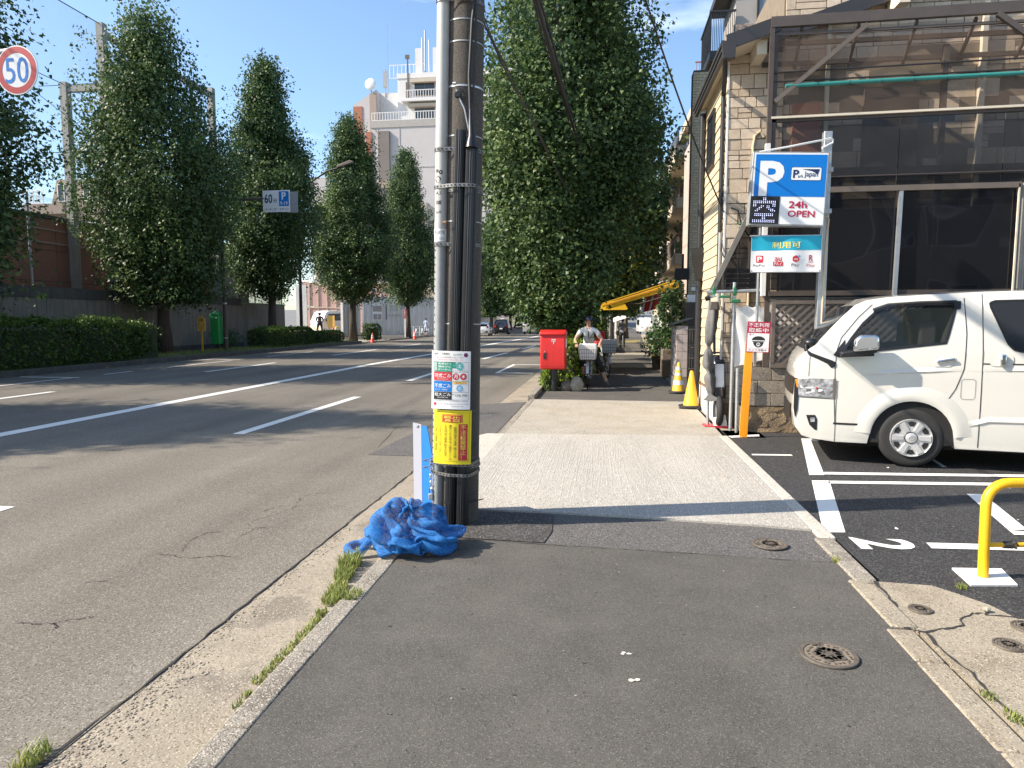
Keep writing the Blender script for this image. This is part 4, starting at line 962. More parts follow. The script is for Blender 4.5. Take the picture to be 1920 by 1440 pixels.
# ------------------------------------------------------------------ overhead cables
def cable(name, label, pts, r, sag=0., extra=None, n=24):
    b = MB(); P = [Vector(p) for p in pts]
    def curve(P, sag):
        o = []
        for k in range(len(P) - 1):
            for i in range(n + (k == len(P) - 2)):
                u = i / n; q = P[k].lerp(P[k + 1], u); q.z -= sag * 4 * u * (1 - u); o.append(q)
        return o
    c = curve(P, sag); b.tube(c, r, 6)
    if extra:
        for dx, dz, rr_ in extra: b.tube([p + Vector((dx * (1 + .3 * math.sin(i * .7)), 0, dz * (1 + .4 * math.sin(i * .5 + dx * 90)))) for i, p in enumerate(c)], rr_, 5)
    return tag(b.build(name, 'cable', None, smooth=60), label, 'cable')
cable('cable_bundle', 'thick dark bundle of cables crossing in front of the big tree', [(-1.02, 5.46, 5.75), (-.62, 16, 5.65), (-.3, 29, 5.7), (.9, 55, 5.7)], .03, .06, [(.03, .05, .018), (-.03, .04, .02), (.02, -.05, .014), (.0, .09, .01), (-.04, -.03, .012)])
cable('spiral_cable', 'thin cable with spiral ties leaving the pole at head of the conduit', [(-1.05, 5.40, 4.18), (-1.02, 9, 4.35), (-.75, 18, 4.6), (.0, 40, 4.9)], .009, .05, [(.012, .02, .005), (.02, -.015, .004)])
cable('drop_cable', 'house drop cable hanging from above the tree to the stone wall', [(-1.0, 5.46, 8.2), (1.80, 10.98, 3.3)], .011, .42)
cable('overhead_wire', 'thin overhead wire beside the pole against the sky', [(-1.1, 5.5, 8.4), (-.9, 30, 8.0), (.5, 60, 8.2)], .008, .3)
cable('overhead_wire', 'second thin overhead wire close to the cable bundle', [(-.95, 5.5, 7.2), (-.7, 30, 7.0), (.8, 60, 7.2)], .010, .3)

# ------------------------------------------------------------------ stone-faced house and its terrace
def ashlar(parent, a0, a1, z0, z1, s, row, wmin, wmax, seed, mats=('stone_a', 'stone_b', 'stone_c'), gap=.006, depth=.03, name='stone'):
    """random coursed stone veneer facing the camera; each stone an object, front face at s - depth"""
    rr = random.Random(seed); z = z0; k = 0
    cache = {}
    while z < z1 - .03:
        h = min(row * rr.choice((1, 1, 1, 1.35, .75)), z1 - z); x = a0 - rr.uniform(0, wmax * .4)
        while x < a1 - .02:
            w = rr.uniform(wmin, wmax); x0, x1 = max(x, a0), min(x + w, a1)
            if x1 - x0 > .03:
                sub = [(z, h)] if rr.random() > .16 or h < row * .9 else [(z, h * .5), (z + h * .5, h * .5)]
                for zz, hh in sub:
                    d = depth + rr.uniform(-.006, .006)
                    b = MB(); b.box(x0 + gap, x1 - gap, s - d, s + .01, zz + gap, zz + hh - gap)
                    o = b.build(name, rr.choice(mats), parent); k += 1
            x += w
        z += h
    return k
hs = thing('stone_house', 'house with tan stone front and cream plank side next to the parking lot', 'house', (2.0, 11.0, 0))
b = MB(); b.box(1.85, 9.5, 11.0, 13.35, 0, 5.62); b.build('wall_core', 'mortar', hs)
b = MB(); b.box(2.6, 9.5, 11.03, 13.3, 5.6, 6.9); b.build('gable_core', 'mortar', hs)
ashlar(hs, 1.82, 2.62, .35, 5.6, 11.0, .155, .14, .36, 3)
ashlar(hs, 2.62, 7.0, 3.3, 6.5, 11.03, .19, .2, .46, 5)
b = MB(); b.box(1.81, 2.72, 10.96, 10.998, 0, .35); b.build('plinth', 'rough_base', hs)
# plank siding on the street side
z = .5; k = 0; rr = random.Random(12)
while z < 5.58:
    cuts = [11.02, 11.02 + rr.uniform(.6, 1.7), 13.35]
    for i in range(2):
        b = MB(); y0, y1 = cuts[i] + .003, cuts[i + 1] - .003; h = .168
        b.add([(1.85, y0, z), (1.85, y1, z), (1.85, y1, z + h), (1.85, y0, z + h), (1.812, y0, z + .003), (1.812, y1, z + .003), (1.826, y1, z + h - .003), (1.826, y0, z + h - .003)],
              [(4, 7, 6, 5), (0, 4, 5, 1), (3, 2, 6, 7), (0, 3, 7, 4), (1, 5, 6, 2)]); b.build('plank', 'siding', hs)
    z += .17
b = MB(); b.box(1.81, 1.85, 11.0, 13.35, .0, .46); b.build('street_plinth', 'white_vinyl', hs)
b = MB(); b.box(1.795, 1.85, 11.0, 13.35, .46, .49); b.build('plinth_trim', 'terracotta_pot', hs)
b = MB(); b.box(1.805, 1.832, 10.962, 10.99, .35, 5.5); b.build('corner_trim', 'white_paint', hs)
# upper window and shuttered panel on the side wall
w = MB(); w.box(1.775, 1.82, 12.1, 12.8, 4.25, 4.32); w.box(1.775, 1.82, 12.1, 12.8, 5.1, 5.17); w.box(1.775, 1.82, 12.1, 12.17, 4.32, 5.1); w.box(1.775, 1.82, 12.73, 12.8, 4.32, 5.1); wn = w.build('window', 'black_metal', hs)
b = MB(); b.box(1.795, 1.805, 12.17, 12.73, 4.32, 5.1); b.build('pane', 'window_dark', wn)
# roof: dark slab with eaves, gutter and cream soffit
b = MB(); b.add([(1.70, 10.84, 5.54), (7.5, 10.84, 7.34), (7.5, 13.5, 7.34), (1.66, 13.5, 5.50), (1.70, 10.84, 5.64), (7.5, 10.84, 7.44), (7.5, 13.5, 7.44), (1.66, 13.5, 5.60)],
                [(0, 3, 2, 1), (4, 5, 6, 7), (0, 1, 5, 4), (1, 2, 6, 5), (2, 3, 7, 6), (3, 0, 4, 7)]); rf = b.build('roof', 'roof_dark', hs)
b = MB(); b.add([(1.74, 10.44, 5.50), (2.4, 10.44, 5.70), (2.4, 10.96, 5.70), (1.74, 10.96, 5.50)], [(0, 1, 2, 3)]); b.add([(1.72, 10.96, 5.48), (1.84, 10.96, 5.52), (1.84, 13.4, 5.52), (1.70, 13.4, 5.46)], [(0, 1, 2, 3)]); b.build('soffit', 'soffit', rf)
b = MB(); b.beam((1.70, 10.40, 5.57), (2.4, 10.40, 5.79), .03, .2); b.build('bargeboard', 'roof_dark', rf); b = MB(); b.beam((2.4, 10.82, 5.79), (7.5, 10.82, 7.37), .03, .2); b.build('bargeboard', 'roof_dark', rf); b = MB(); b.add([(1.70, 10.42, 5.66), (2.4, 10.42, 5.88), (2.4, 10.86, 5.88), (1.70, 10.86, 5.66)], [(0, 1, 2, 3)]); b.build('corner_roof', 'roof_dark', rf)
b = MB()
for i in range(3): b.box(1.645 - .02 * i, 1.70 - .02 * i, 10.4, 13.5, 5.42 + .055 * i, 5.47 + .055 * i)
b.build('gutter', 'roof_dark', rf)
for x, z in ((2.12, 5.42), (4.0, 6.02)): b = MB(); b.box(x, x + .14, 10.5, 10.95, z, z + .2); b.build('eave_bracket', 'soffit', rf)
b = MB(); b.prism_xz([(1.64, 5.34), (1.80, 5.34), (1.80, 5.54), (1.61, 5.58)], 10.34, 10.44); b.build('gutter_box', 'roof_dark', rf)
# rain pipes
b = MB(); b.tube([(1.68, 10.5, 5.4), (1.72, 10.7, 5.2), (1.775, 11.12, 5.05), (1.775, 11.12, 2.2)], .036, 10); b.build('rain_pipe', 'black_metal', hs, smooth=40)
b = MB(); b.tube([(1.76, 13.25, 5.4), (1.76, 13.25, .25), (1.70, 13.1, .15)], .055, 10); rp2 = b.build('rain_pipe', 'black_metal', hs, smooth=40)
b = MB(); b.add([(1.63, 13.10, 2.85), (1.87, 13.10, 2.85), (1.87, 13.40, 2.85), (1.63, 13.40, 2.85), (1.70, 13.17, 2.4), (1.82, 13.17, 2.4), (1.82, 13.33, 2.4), (1.70, 13.33, 2.4), (1.63, 13.10, 2.98), (1.87, 13.10, 2.98), (1.87, 13.40, 2.98), (1.63, 13.40, 2.98)],
                [(4, 7, 6, 5), (0, 1, 5, 4), (1, 2, 6, 5), (2, 3, 7, 6), (3, 0, 4, 7), (0, 8, 9, 1), (1, 9, 10, 2), (2, 10, 11, 3), (3, 11, 8, 0), (8, 11, 10, 9)]); b.build('hopper', 'black_metal', rp2)
b = MB(); b.tube([(2.20, 10.945, .5), (2.20, 10.945, 4.25), (2.22, 10.945, 4.40), (2.29, 10.945, 4.46), (2.35, 10.945, 4.38)], .022, 8); b.build('conduit', 'siding', hs, smooth=40)
b = MB(); b.tube([(1.78, 11.1, 1.8), (1.78, 11.1, 3.0)], .03, 10); b.build('vent_pipe', 'galv_dull', hs, smooth=40)
b = MB(); b.tube([(1.90, 10.93, 3.35), (2.0, 10.9, 3.3), (2.06, 10.88, 3.05), (2.2, 10.93, 2.9), (2.3, 10.93, 2.98), (2.4, 10.93, 2.9)], .012, 6); b.tube([(1.78, 11.0, 2.85), (1.76, 10.92, 2.72), (1.82, 10.9, 2.6), (1.96, 10.93, 2.65), (2.04, 10.93, 2.85)], .012, 6); b.build('service_loop', 'cable', hs, smooth=40)
b = MB()
for i in range(3): b.lathe([(.02, .05 * i), (.035, .05 * i + .015), (.02, .05 * i + .03)], (2.04, 10.88, 2.98), 10)
b.build('insulator', 'clamp_green', hs, smooth=60)
# dim room behind the terrace glass
b = MB(); b.box(2.66, 8, 10.93, 10.99, 2.05, 3.3); b.build('rear_panel', 'dark_brown', hs)
b = MB(); b.box(2.75, 3.15, 10.93, 10.995, 3.3, 4.85); b.build('door', 'rust_panel', hs); b = MB(); b.box(3.75, 4.5, 10.93, 10.995, 3.9, 5.02); b.build('shutter', 'dark_brown', hs)
b = MB(); b.box(5.3, 5.37, 10.92, 10.995, 3.3, 6.3); b.box(3.2, 3.25, 10.92, 10.995, 3.3, 6.0); b.build('wall_trim', 'soffit', hs)

tf = thing('terrace', 'brown steel terrace enclosed with netting, clear sheets and smoked panels', 'terrace', (4, 10.4, 0))
T0 = 10.4
def bm(p, q, w, h, mat='brown_steel', nm='beam'): b = MB(); b.beam(p, q, w, h); return b.build(nm, mat, tf)
bm((2.28, T0, 5.80), (8.2, T0, 5.86), .07, .14); bm((2.28, T0 + .02, 5.64), (8.2, T0 + .02, 5.66), .04, .035); bm((2.28, T0 + .25, 5.6), (8.2, T0 + .25, 5.6), .05, .06, 'dark_brown'); bm((2.28, T0 + .48, 5.4), (8.2, T0 + .48, 5.4), .05, .06, 'dark_brown')
bm((2.30, T0, 4.15), (2.30, T0, 5.73), .06, .06, 'dark_brown', 'post'); bm((2.29, T0, 2.0), (2.29, T0, 4.15), .065, .065, 'white_vinyl', 'post'); bm((2.36, T0 + .03, 0.95), (2.36, T0 + .03, 5.7), .07, .05, 'dark_brown', 'post')
bm((6.7, T0 + .02, 2.0), (6.7, T0 + .02, 5.7), .07, .07, 'dark_brown', 'post'); bm((4.72, T0 + .3, 2.0), (4.72, T0 + .3, 5.5), .07, .07, 'dark_brown', 'post')
bm((2.36, T0 - .03, 4.72), (3.55, T0 - .03, 5.70), .05, .06, 'taupe_steel', 'brace'); bm((5.2, T0 - .03, 5.75), (6.7, T0 - .03, 4.6), .05, .07, 'brown_steel', 'brace')
for i in range(7): bm((2.7 + i * .75, T0, 5.72), (2.7 + i * .75 + .05, T0 + .55, 5.35), .035, .05, 'dark_brown', 'rafter')
b = MB(); b.tube([(2.50, T0 - .03, 4.925), (3.9, T0 - .03, 4.945), (8.2, T0 - .03, 4.99)], .028, 12); tp = b.build('teal_pole', 'teal_pipe', tf, smooth=40)
b = MB()
for i in range(8): b.tube([(2.95 + i * .42 + .03 * math.cos(a * .7), T0 - .03 + .031 * math.cos(a * .7), 4.935 + .031 * math.sin(a * .7)) for a in range(10)], .004, 4)
b.build('binding', 'cable', tp)
b = MB(); b.tube([(2.35, T0 - .01, 5.12), (8.2, T0 - .01, 5.2)], .012, 6); b.build('wire', 'cable', tf); b = MB(); b.tube([(2.35, T0 + .01, 5.0), (8.2, T0 + .01, 5.05)], .012, 6); b.build('wire', 'cable', tf)
bm((2.32, T0 - .02, 4.50), (8.2, T0 - .02, 4.57), .03, .03, 'soffit', 'rail'); bm((2.32, T0 + .03, 4.47), (8.2, T0 + .03, 4.53), .05, .05, 'dark_brown', 'rail')
b = MB(); n = 40; vs = []
for i in range(n + 1):
    for j in range(9): vs.append((2.37 + 5.6 * i / n, T0 + .012 + .012 * math.sin(i * 1.3 + j * .7), 4.52 + .06 * i / n + 1.17 * j / 8))
b.add(vs, [(i * 9 + j, (i + 1) * 9 + j, (i + 1) * 9 + j + 1, i * 9 + j + 1) for i in range(n) for j in range(8)]); b.build('shade_net', 'net_brown', tf, smooth=180)
def wavy(x0, x1, z0, z1, y, amp, mat, nm, seed):
    rr = random.Random(seed); b = MB(); n, m = 18, 10; p = [rr.uniform(0, 6) for _ in range(4)]; vs = []
    for i in range(n + 1):
        for j in range(m + 1):
            u, v = i / n, j / m; e = min(1, 6 * u, 6 * (1 - u), 6 * v, 6 * (1 - v) + .3)
            vs.append((x0 + (x1 - x0) * u, y + amp * e * (math.sin(5 * u + p[0] + 3 * v) + .5 * math.sin(9 * v + p[1] - 4 * u) + .3 * math.sin(13 * u + p[2])), z0 + (z1 - z0) * v))
    b.add(vs, [(i * (m + 1) + j, (i + 1) * (m + 1) + j, (i + 1) * (m + 1) + j + 1, i * (m + 1) + j + 1) for i in range(n) for j in range(m)]); return b.build(nm, mat, tf, smooth=180)
for i, (x0, x1) in enumerate(((2.36, 4.05), (4.06, 5.4), (5.41, 6.9), (6.91, 8.2))): wavy(x0, x1, 3.66, 4.49, T0 + .02, .006, 'vinyl', 'clear_sheet', i)
for i, (x0, x1) in enumerate(((2.36, 4.05), (4.06, 5.4), (5.41, 6.0), (6.01, 8.2))): wavy(x0, x1, 3.52, 3.80, T0 + .05, .002, 'smoked', 'smoked_strip', 20 + i)
bm((2.9, T0 - .03, 3.48), (5.62, T0 - .03, 3.49), .06, .075, 'taupe_steel', 'beam'); bm((2.36, T0 - .02, 3.66), (8.2, T0 - .02, 3.70), .012, .012, 'dark_brown', 'sheet_hem')
bm((4.07, T0 - .04, 1.92), (4.09, T0 - .04, 3.44), .05, .05, 'galv', 'post')
for i, (x0, x1) in enumerate(((2.40, 4.05), (4.12, 5.60))): wavy(x0, x1, 2.08, 3.45, T0 + .01, .004, 'smoked', 'smoked_panel', 40 + i)
bm((2.36, T0, 2.03), (8.2, T0, 2.06), .05, .07, 'dark_brown', 'beam'); bm((2.36, T0 - .02, 1.96), (8.2, T0 - .02, 1.98), .03, .03, 'black_metal', 'beam')
b = MB(); vs = []; n = 60
for i in range(n + 1):
    x = 5.62 + 2.4 * i / n; y = T0 - .02 + .018 * math.sin(i * 2 * math.pi / 3.2); vs += [(x, y, 1.95), (x, y, 3.52)]
b.add(vs, [(2 * i, 2 * i + 2, 2 * i + 3, 2 * i + 1) for i in range(n)]); b.build('corrugated_panel', 'tin_grey', tf); bm((5.60, T0 - .05, 1.95), (5.60, T0 - .05, 3.5), .02, .02, 'soffit', 'edge_trim')
b = MB(); b.box(2.4, 8, T0 + .08, 10.9, 1.98, 2.03); b.build('floor', 'interior_dark', tf)
b = MB()
for i in range(6): b.ball((2.62 + i * .30 + .05 * (i % 2), T0 - .01, 1.905), .024, .024, .026, 8, 6)
b.build('bulb_string', 'window_sky', tf)
# sloping dark side awning at the corner, with its long pale front bar
sa = thing('side_awning', 'sloping awning with pale front bar at the corner of the stone house', 'awning', (1.9, 10.6, 2))
b = MB(); b.beam((1.55, 10.55, 1.99), (2.20, 10.55, 3.42), .05, .07); b.build('front_bar', 'tin_grey', sa)
b = MB(); b.add([(1.60, 10.56, 2.05), (2.24, 10.56, 3.42), (2.30, 10.56, 3.42), (2.30, 10.56, 2.05)], [(0, 3, 2, 1)]); b.build('dark_side', 'smoked', sa)
b = MB()
for i in range(5): b.box(1.80, 2.30, 10.57, 10.585, 2.06 + .07 * i, 2.118 + .07 * i)
b.build('slat_board', 'taupe_steel', sa)
b = MB(); b.cyl((1.56, 10.53, 1.98), (1.50, 10.53, 1.96), .035, n=10); b.build('end_cap', 'black_plastic', sa)
# lattice fence: frame and single slats
lf = thing('lattice_fence', 'brown diagonal lattice fence on top of the block wall', 'fence', (3.8, 10.4, .96))
X0, X1, Z0, Z1 = 2.42, 5.3, 1.02, 1.90
b = MB(); b.box(X0, X1, 10.36, 10.41, .955, 1.03); b.build('bottom_rail', 'lattice_wood', lf); b = MB(); b.box(X0, X1, 10.36, 10.41, 1.88, 1.93); b.build('top_rail', 'lattice_wood', lf)
for x in (2.42, 3.42, 4.42): b = MB(); b.box(x, x + .05, 10.355, 10.40, 1.03, 1.88); b.build('post', 'lattice_wood', lf)
for sgn, yy in ((1, 10.375), (-1, 10.388)):
    c = X0 - (Z1 - Z0); 
    while c < X1 + (Z1 - Z0):
        # slat x = c + t (sgn>0) or c - t
        t0, t1 = 0, Z1 - Z0
        if sgn > 0: t0 = max(0, X0 - c); t1 = min(Z1 - Z0, X1 - c)
        else: t0 = max(0, c - X1); t1 = min(Z1 - Z0, c - X0)
        if t1 - t0 > .04:
            b = MB(); b.beam((c + sgn * t0, yy, Z0 + t0), (c + sgn * t1, yy, Z0 + t1), .010, .034, up=(-sgn, 0, 1)); b.build('slat', 'lattice_wood', lf)
        c += .118
b = MB(); b.box(2.42, 5.4, 10.62, 10.64, .95, 1.95); b.build('backing_sheet', 'white_vinyl', lf)
# block wall
bw = thing('block_wall', 'low weathered concrete block wall on a rough stone base', 'wall', (3.6, 10.5, 0))
b = MB(); b.box(2.10, 6.5, 10.43, 10.60, 0, .955); b.build('mortar', 'mortar_dark', bw)
rr = random.Random(2)
for r_ in range(3):
    x = 2.06 - (.2 if r_ % 2 else 0); z = .385 + r_ * .19
    while x < 6.4:
        w_ = .40; x0 = max(x, 2.06); d = rr.uniform(0, .006); b = MB(); b.box(x0 + .004, x + w_ - .004, 10.395 + d, 10.44, z + .004, z + .186); b.build('block', rr.choice(('block_a', 'block_a', 'block_b')), bw, bevel=.004, bseg=1); x += w_
b = MB(); n = 34; vs = []
for i in range(n + 1):
    for j in range(6): vs.append((2.03 + 4.4 * i / n, 10.375 + .022 * math.sin(i * 2.1 + j * 1.7) + rr.uniform(-.012, .012), .38 * j / 5))
b.add(vs, [(i * 6 + j, (i + 1) * 6 + j, (i + 1) * 6 + j + 1, i * 6 + j + 1) for i in range(n) for j in range(5)]); b.add([(2.03, 10.37, 0), (2.03, 10.37, .38), (2.03, 10.6, .38), (2.03, 10.6, 0)], [(0, 1, 2, 3)]); b.build('rough_base', 'rough_base', bw, smooth=30)
# scaffold pipes with green clamps, white sheet, bundled grey cover
sf = thing('scaffold_frame', 'galvanised scaffold pipes with green clamps at the house corner', 'scaffold', (1.9, 10.6, 0))
for p, q in (((1.50, 10.42, 2.06), (2.30, 10.42, 2.08)), ((1.90, 10.46, .0), (1.90, 10.46, 2.2)), ((1.96, 10.30, .0), (1.95, 10.30, .95)), ((1.63, 10.85, 0), (1.60, 10.85, 2.1)), ((1.60, 10.36, 2.0), (1.60, 11.0, 2.0))): b = MB(); b.cyl(p, q, .0243, n=12); b.build('pipe', 'galv', sf, smooth=40)
b = MB()
for x, z in ((1.60, 2.06), (1.90, 2.07)): b.box(x - .026, x + .026, 10.385, 10.45, z - .06, z + .02); b.prism_xz([(x - .026, z + .02), (x + .026, z + .02), (x + .01, z + .085), (x - .01, z + .085)], 10.39, 10.43)
b.box(1.67, 1.84, 10.38, 10.41, 1.97, 2.01); b.box(1.84, 1.98, 10.37, 10.43, 1.90, 1.95); b.build('clamp', 'clamp_green', sf, bevel=.012)
b = MB(); b.box(1.55, 1.66, 10.37, 10.47, 1.80, 1.92); b.build('bracket', 'iron', sf, bevel=.01)
b = MB(); n = 14; vs = []
for i in range(n + 1):
    for j in range(13):
        u, v = i / n, j / 12; vs.append((1.93 + .40 * u, 10.44 + .014 * math.sin(9 * u + 5 * v) + .03 * math.sin(4 * v + 2 * u) * (1 - v), 1.06 + .82 * v + (.10 * abs(math.sin(2.8 * u * 3)) * (-.5 if v > .9 else 0)) + (-.1 * (1 - u) if v < .1 else 0)))
b.add(vs, [(i * 13 + j, (i + 1) * 13 + j, (i + 1) * 13 + j + 1, i * 13 + j + 1) for i in range(n) for j in range(12)]); o = b.build('vinyl_sheet', 'white_vinyl', None, smooth=180); tag(o, 'crumpled white vinyl sheet hung between scaffold pipe and lattice', 'sheet')
b = MB(); pts = []; rs = []
for i in range(40):
    z = .42 + 1.5 * i / 39; pinch = 1 - .62 * math.exp(-((z - .86) / .05) ** 2) - .6 * math.exp(-((z - 1.24) / .045) ** 2) - .5 * math.exp(-((z - .50) / .04) ** 2); pts.append((1.635 + .03 * math.sin(z * 4), 10.80, z)); rs.append(.07 * pinch * (1 + .15 * math.sin(z * 9)))
n = 18; vs = []
for i, p in enumerate(pts):
    for j in range(n): a = 2 * math.pi * j / n; k = rs[i] * (1 + .2 * math.sin(4 * a + i * .22) + .12 * math.sin(9 * a - i * .3)); vs.append((p[0] + k * math.cos(a), p[1] + k * math.sin(a), p[2]))
b.add(vs, [(i * n + j, i * n + (j + 1) % n, (i + 1) * n + (j + 1) % n, (i + 1) * n + j) for i in range(39) for j in range(n)])
b.add([(1.53, 10.72, .43), (1.66, 10.70, .40), (1.78, 10.72, .44), (1.64, 10.78, .52)], [(0, 1, 2, 3)])
tag(b.build('bundled_cover', 'cloth_grey', None, smooth=180), 'grey cloth cover gathered and tied round a post', 'cloth cover')
# scooter parked behind the pipes
sk = thing('motor_scooter', 'dark motor scooter half hidden behind the scaffold pipes', 'scooter', (1.86, 11.0, 0))
def torus(b, c, R_, r_, axis, n=28, m=8, sq=1.):
    pts = []
    for i in range(n):
        a = 2 * math.pi * i / n; d = (0, math.cos(a), math.sin(a)) if axis == 'x' else (math.cos(a), 0, math.sin(a)); pts.append((c[0] + R_ * d[0], c[1] + R_ * d[1], c[2] + R_ * d[2]))
    b.tube(pts, r_, m, closed=True)
b = MB(); torus(b, (1.78, 10.82, .25), .19, .055, 'x'); wt = b.build('front_wheel', 'tyre', sk, smooth=60); b = MB(); b.lathe([(.15, -.02), (.15, .02), (.02, .03)], (1.78, 10.82, .25), 16, 'y'); 
b = MB(); b.cyl((1.755, 10.82, .25), (1.805, 10.82, .25), .13, n=18); b.build('rim', 'galv_dull', wt, smooth=40)
b = MB(); b.prism_yz([(10.78, .45), (10.95, .42), (11.15, 1.0), (11.05, 1.12), (10.9, .98)], 1.70, 1.88); b.build('leg_shield', 'car_black', sk, bevel=.03)
b = MB(); b.prism_yz([(10.80, .62), (10.86, .6), (10.93, .95), (10.86, .98)], 1.72, 1.86); b.build('plate_panel', 'white_enamel', sk, bevel=.015)
b = MB(); b.tube([(1.52, 11.05, 1.08), (1.66, 11.06, 1.14), (1.92, 11.06, 1.14), (2.0, 11.0, 1.08)], .016, 8); b.build('handlebar', 'black_metal', sk, smooth=40)
b = MB(); b.tube([(1.72, 11.0, 1.12), (1.70, 10.95, 1.35), (1.74, 10.93, 1.55)], .012, 6); b.prism_yz([(10.9, 1.12), (10.96, 1.12), (11.02, 1.6), (10.98, 1.6)], 1.70, 1.73); b.build('windscreen_edge', 'black_plastic', sk)
b = MB(); b.box(1.56, 1.98, 10.70, 10.95, .0, .03); b.build('red_mat', 'sign_red', sk); b = MB(); b.add([(1.70, 10.72, .03), (1.90, 10.72, .03), (1.88, 10.76, .2), (1.68, 10.78, .14)], [(0, 1, 2, 3)]); b.build('white_guard', 'white_enamel', sk)

# ------------------------------------------------------------------ apartment house rising behind
ah = thing('apartment_house', 'grey rendered apartment house with dark balcony railing above the roof', 'apartment house', (5, 20, 0))
b = MB(); b.box(3.45, 14, 20, 21.9, 0, 16); b.build('wall', 'stucco_grey', ah)
b = MB(); b.box(3.40, 14, 19.95, 20.0, 9.15, 9.62); tb = b.build('tile_band', 'mortar', ah); rr = random.Random(9)
for r_ in range(6):
    x = 3.42 - .1 * (r_ % 2)
    while x < 7.4: b = MB(); b.box(max(3.41, x) + .006, x + .194, 19.93, 19.955, 9.16 + r_ * .076, 9.228 + r_ * .076); b.build('tile', 'tile_taupe', tb); x += .2
for x in (4.0, 4.72, 5.44, 6.16):
    b = MB(); b.box(x, x + .72, 19.93, 20.0, 9.68, 9.74); b.box(x, x + .05, 19.93, 20.0, 9.74, 11.6); b.box(x + .67, x + .715, 19.93, 20.0, 9.74, 11.6); f = b.build('window', 'black_metal', ah); b = MB(); b.box(x + .05, x + .67, 19.96, 19.97, 9.74, 11.6); b.build('pane', 'window_sky', f)
b = MB(); b.box(2.78, 3.45, 19.9, 21.8, 8.75, 8.95); bl = b.build('balcony', 'black_metal', ah)
for i in range(14): b = MB(); b.box(2.80 + .046 * i, 2.815 + .046 * i, 19.92, 19.94, 8.95, 9.95); b.build('baluster', 'black_metal', bl)
for i in range(14): b = MB(); b.box(2.79, 2.81, 20 + i * .13, 20.02 + i * .13, 8.95, 9.95); b.build('baluster', 'black_metal', bl)
b = MB(); b.box(2.77, 3.45, 19.9, 19.95, 9.95, 10.0); b.box(2.77, 2.82, 19.95, 21.8, 9.95, 10.0); b.build('handrail', 'black_metal', bl)
b = MB(); b.add([(2.78, 19.92, 8.75), (3.45, 19.92, 8.75), (3.45, 19.92, 8.2)], [(0, 2, 1)]); b.box(2.9, 3.45, 19.98, 21.8, 8.3, 8.75); b.build('soffit', 'dark_brown', bl)
b = MB(); b.box(3.0, 3.45, 19.9, 21.8, 10.55, 10.75); b.build('upper_slab', 'roof_dark', ah)

# ------------------------------------------------------------------ buff brick building with pier, balconies beyond
bb = thing('brick_building', 'narrow buff brick pier and shop front beside the yellow awning', 'building', (2.5, 19, 0))
b = MB(); b.box(2.24, 2.62, 18.86, 19.3, 2.25, 8.1); pier = b.build('brick_pier', 'mortar_dark', bb)
me_cache = {}
for r_ in range(82):
    z = 2.27 + r_ * .0705; off = 0 if r_ % 2 else -.075
    for c in range(4):
        x0 = max(2.235, 2.235 + off + c * .15); x1 = min(2.235 + off + c * .15 + .142, 2.625)
        if x1 - x0 < .03: continue
        b = MB(); b.box(x0, x1, 18.84, 18.865, z, z + .062); b.build('brick', 'brick_a' if (r_ * 3 + c) % 3 else 'brick_b', pier)
b = MB(); b.box(2.62, 6, 18.9, 24, 0, 7.2); b.build('wall', 'tile_pink_grey', bb)
b = MB(); b.box(2.45, 2.62, 18.95, 24, 0, 2.3); b.build('shop_wall', 'taupe_steel', bb)
b = MB(); b.box(2.1, 2.62, 18.6, 18.9, 2.02, 2.10); b.box(2.15, 2.6, 18.62, 18.66, 1.5, 2.0); b.build('shop_sill', 'dark_brown', bb)
b = MB(); b.box(2.2, 2.45, 18.70, 18.82, 2.12, 2.32); b.box(2.3, 2.4, 18.72, 18.8, 2.42, 2.52); b.build('meter_box', 'white_enamel', bb, bevel=.01)
for x, z0, z1 in ((2.66, 4.2, 6.2), (2.66, 2.4, 3.6)): b = MB(); b.box(x, x + .4, 18.83, 18.9, z0, z1); b.build('side_panel', 'stucco_grey', bb)
b = MB(); b.box(1.88, 2.24, 18.75, 18.95, 2.72, 3.02); b.cyl((2.08, 18.85, 3.02), (2.08, 18.85, 3.4), .03, n=8); b.build('hanging_sign', 'led_black', bb, bevel=.01)
pw = thing('low_wall', 'low pink tiled wall with a grey gate beside the dark rain pipe', 'wall', (1.95, 17, 0))
b = MB(); b.box(1.74, 1.98, 16.6, 17.9, .28, 1.52); b.build('core', 'mortar', pw)
for r_ in range(6):
    for c in range(5): b = MB(); b.box(1.728, 1.742, 16.61 + c * .258, 16.86 + c * .258, .30 + r_ * .203, .495 + r_ * .203); b.build('tile', 'tile_pink_grey', pw)
    for c in range(2): b = MB(); b.box(1.745 + c * .118, 1.858 + c * .118, 16.588, 16.602, .30 + r_ * .203, .495 + r_ * .203); b.build('tile', 'tile_pink_grey', pw)
b = MB(); b.box(1.70, 2.0, 16.55, 17.9, 0, .28); b.build('footing', 'concrete_wall', pw)
b = MB(); b.add([(1.62, 16.55, 1.54), (2.1, 16.55, 1.70), (2.1, 17.95, 1.70), (1.62, 17.95, 1.54)], [(0, 1, 2, 3)]); b.add([(1.62, 16.55, 1.52), (1.62, 17.95, 1.52), (2.1, 17.95, 1.68), (2.1, 16.55, 1.68)], [(0, 1, 2, 3)]); b.build('coping', 'tin_grey', pw)
gt = thing('gate', 'grey barred gate between the low wall and the house', 'gate', (2.05, 16.4, 0))
for i in range(7): b = MB(); b.box(2.0 + i * .055, 2.012 + i * .055, 16.38, 16.4, .1, 1.45); b.build('bar', 'iron', gt)
for z in (.12, .5, .75, 1.0, 1.42): b = MB(); b.box(1.99, 2.36, 16.375, 16.405, z, z + .025); b.build('rail', 'iron', gt)
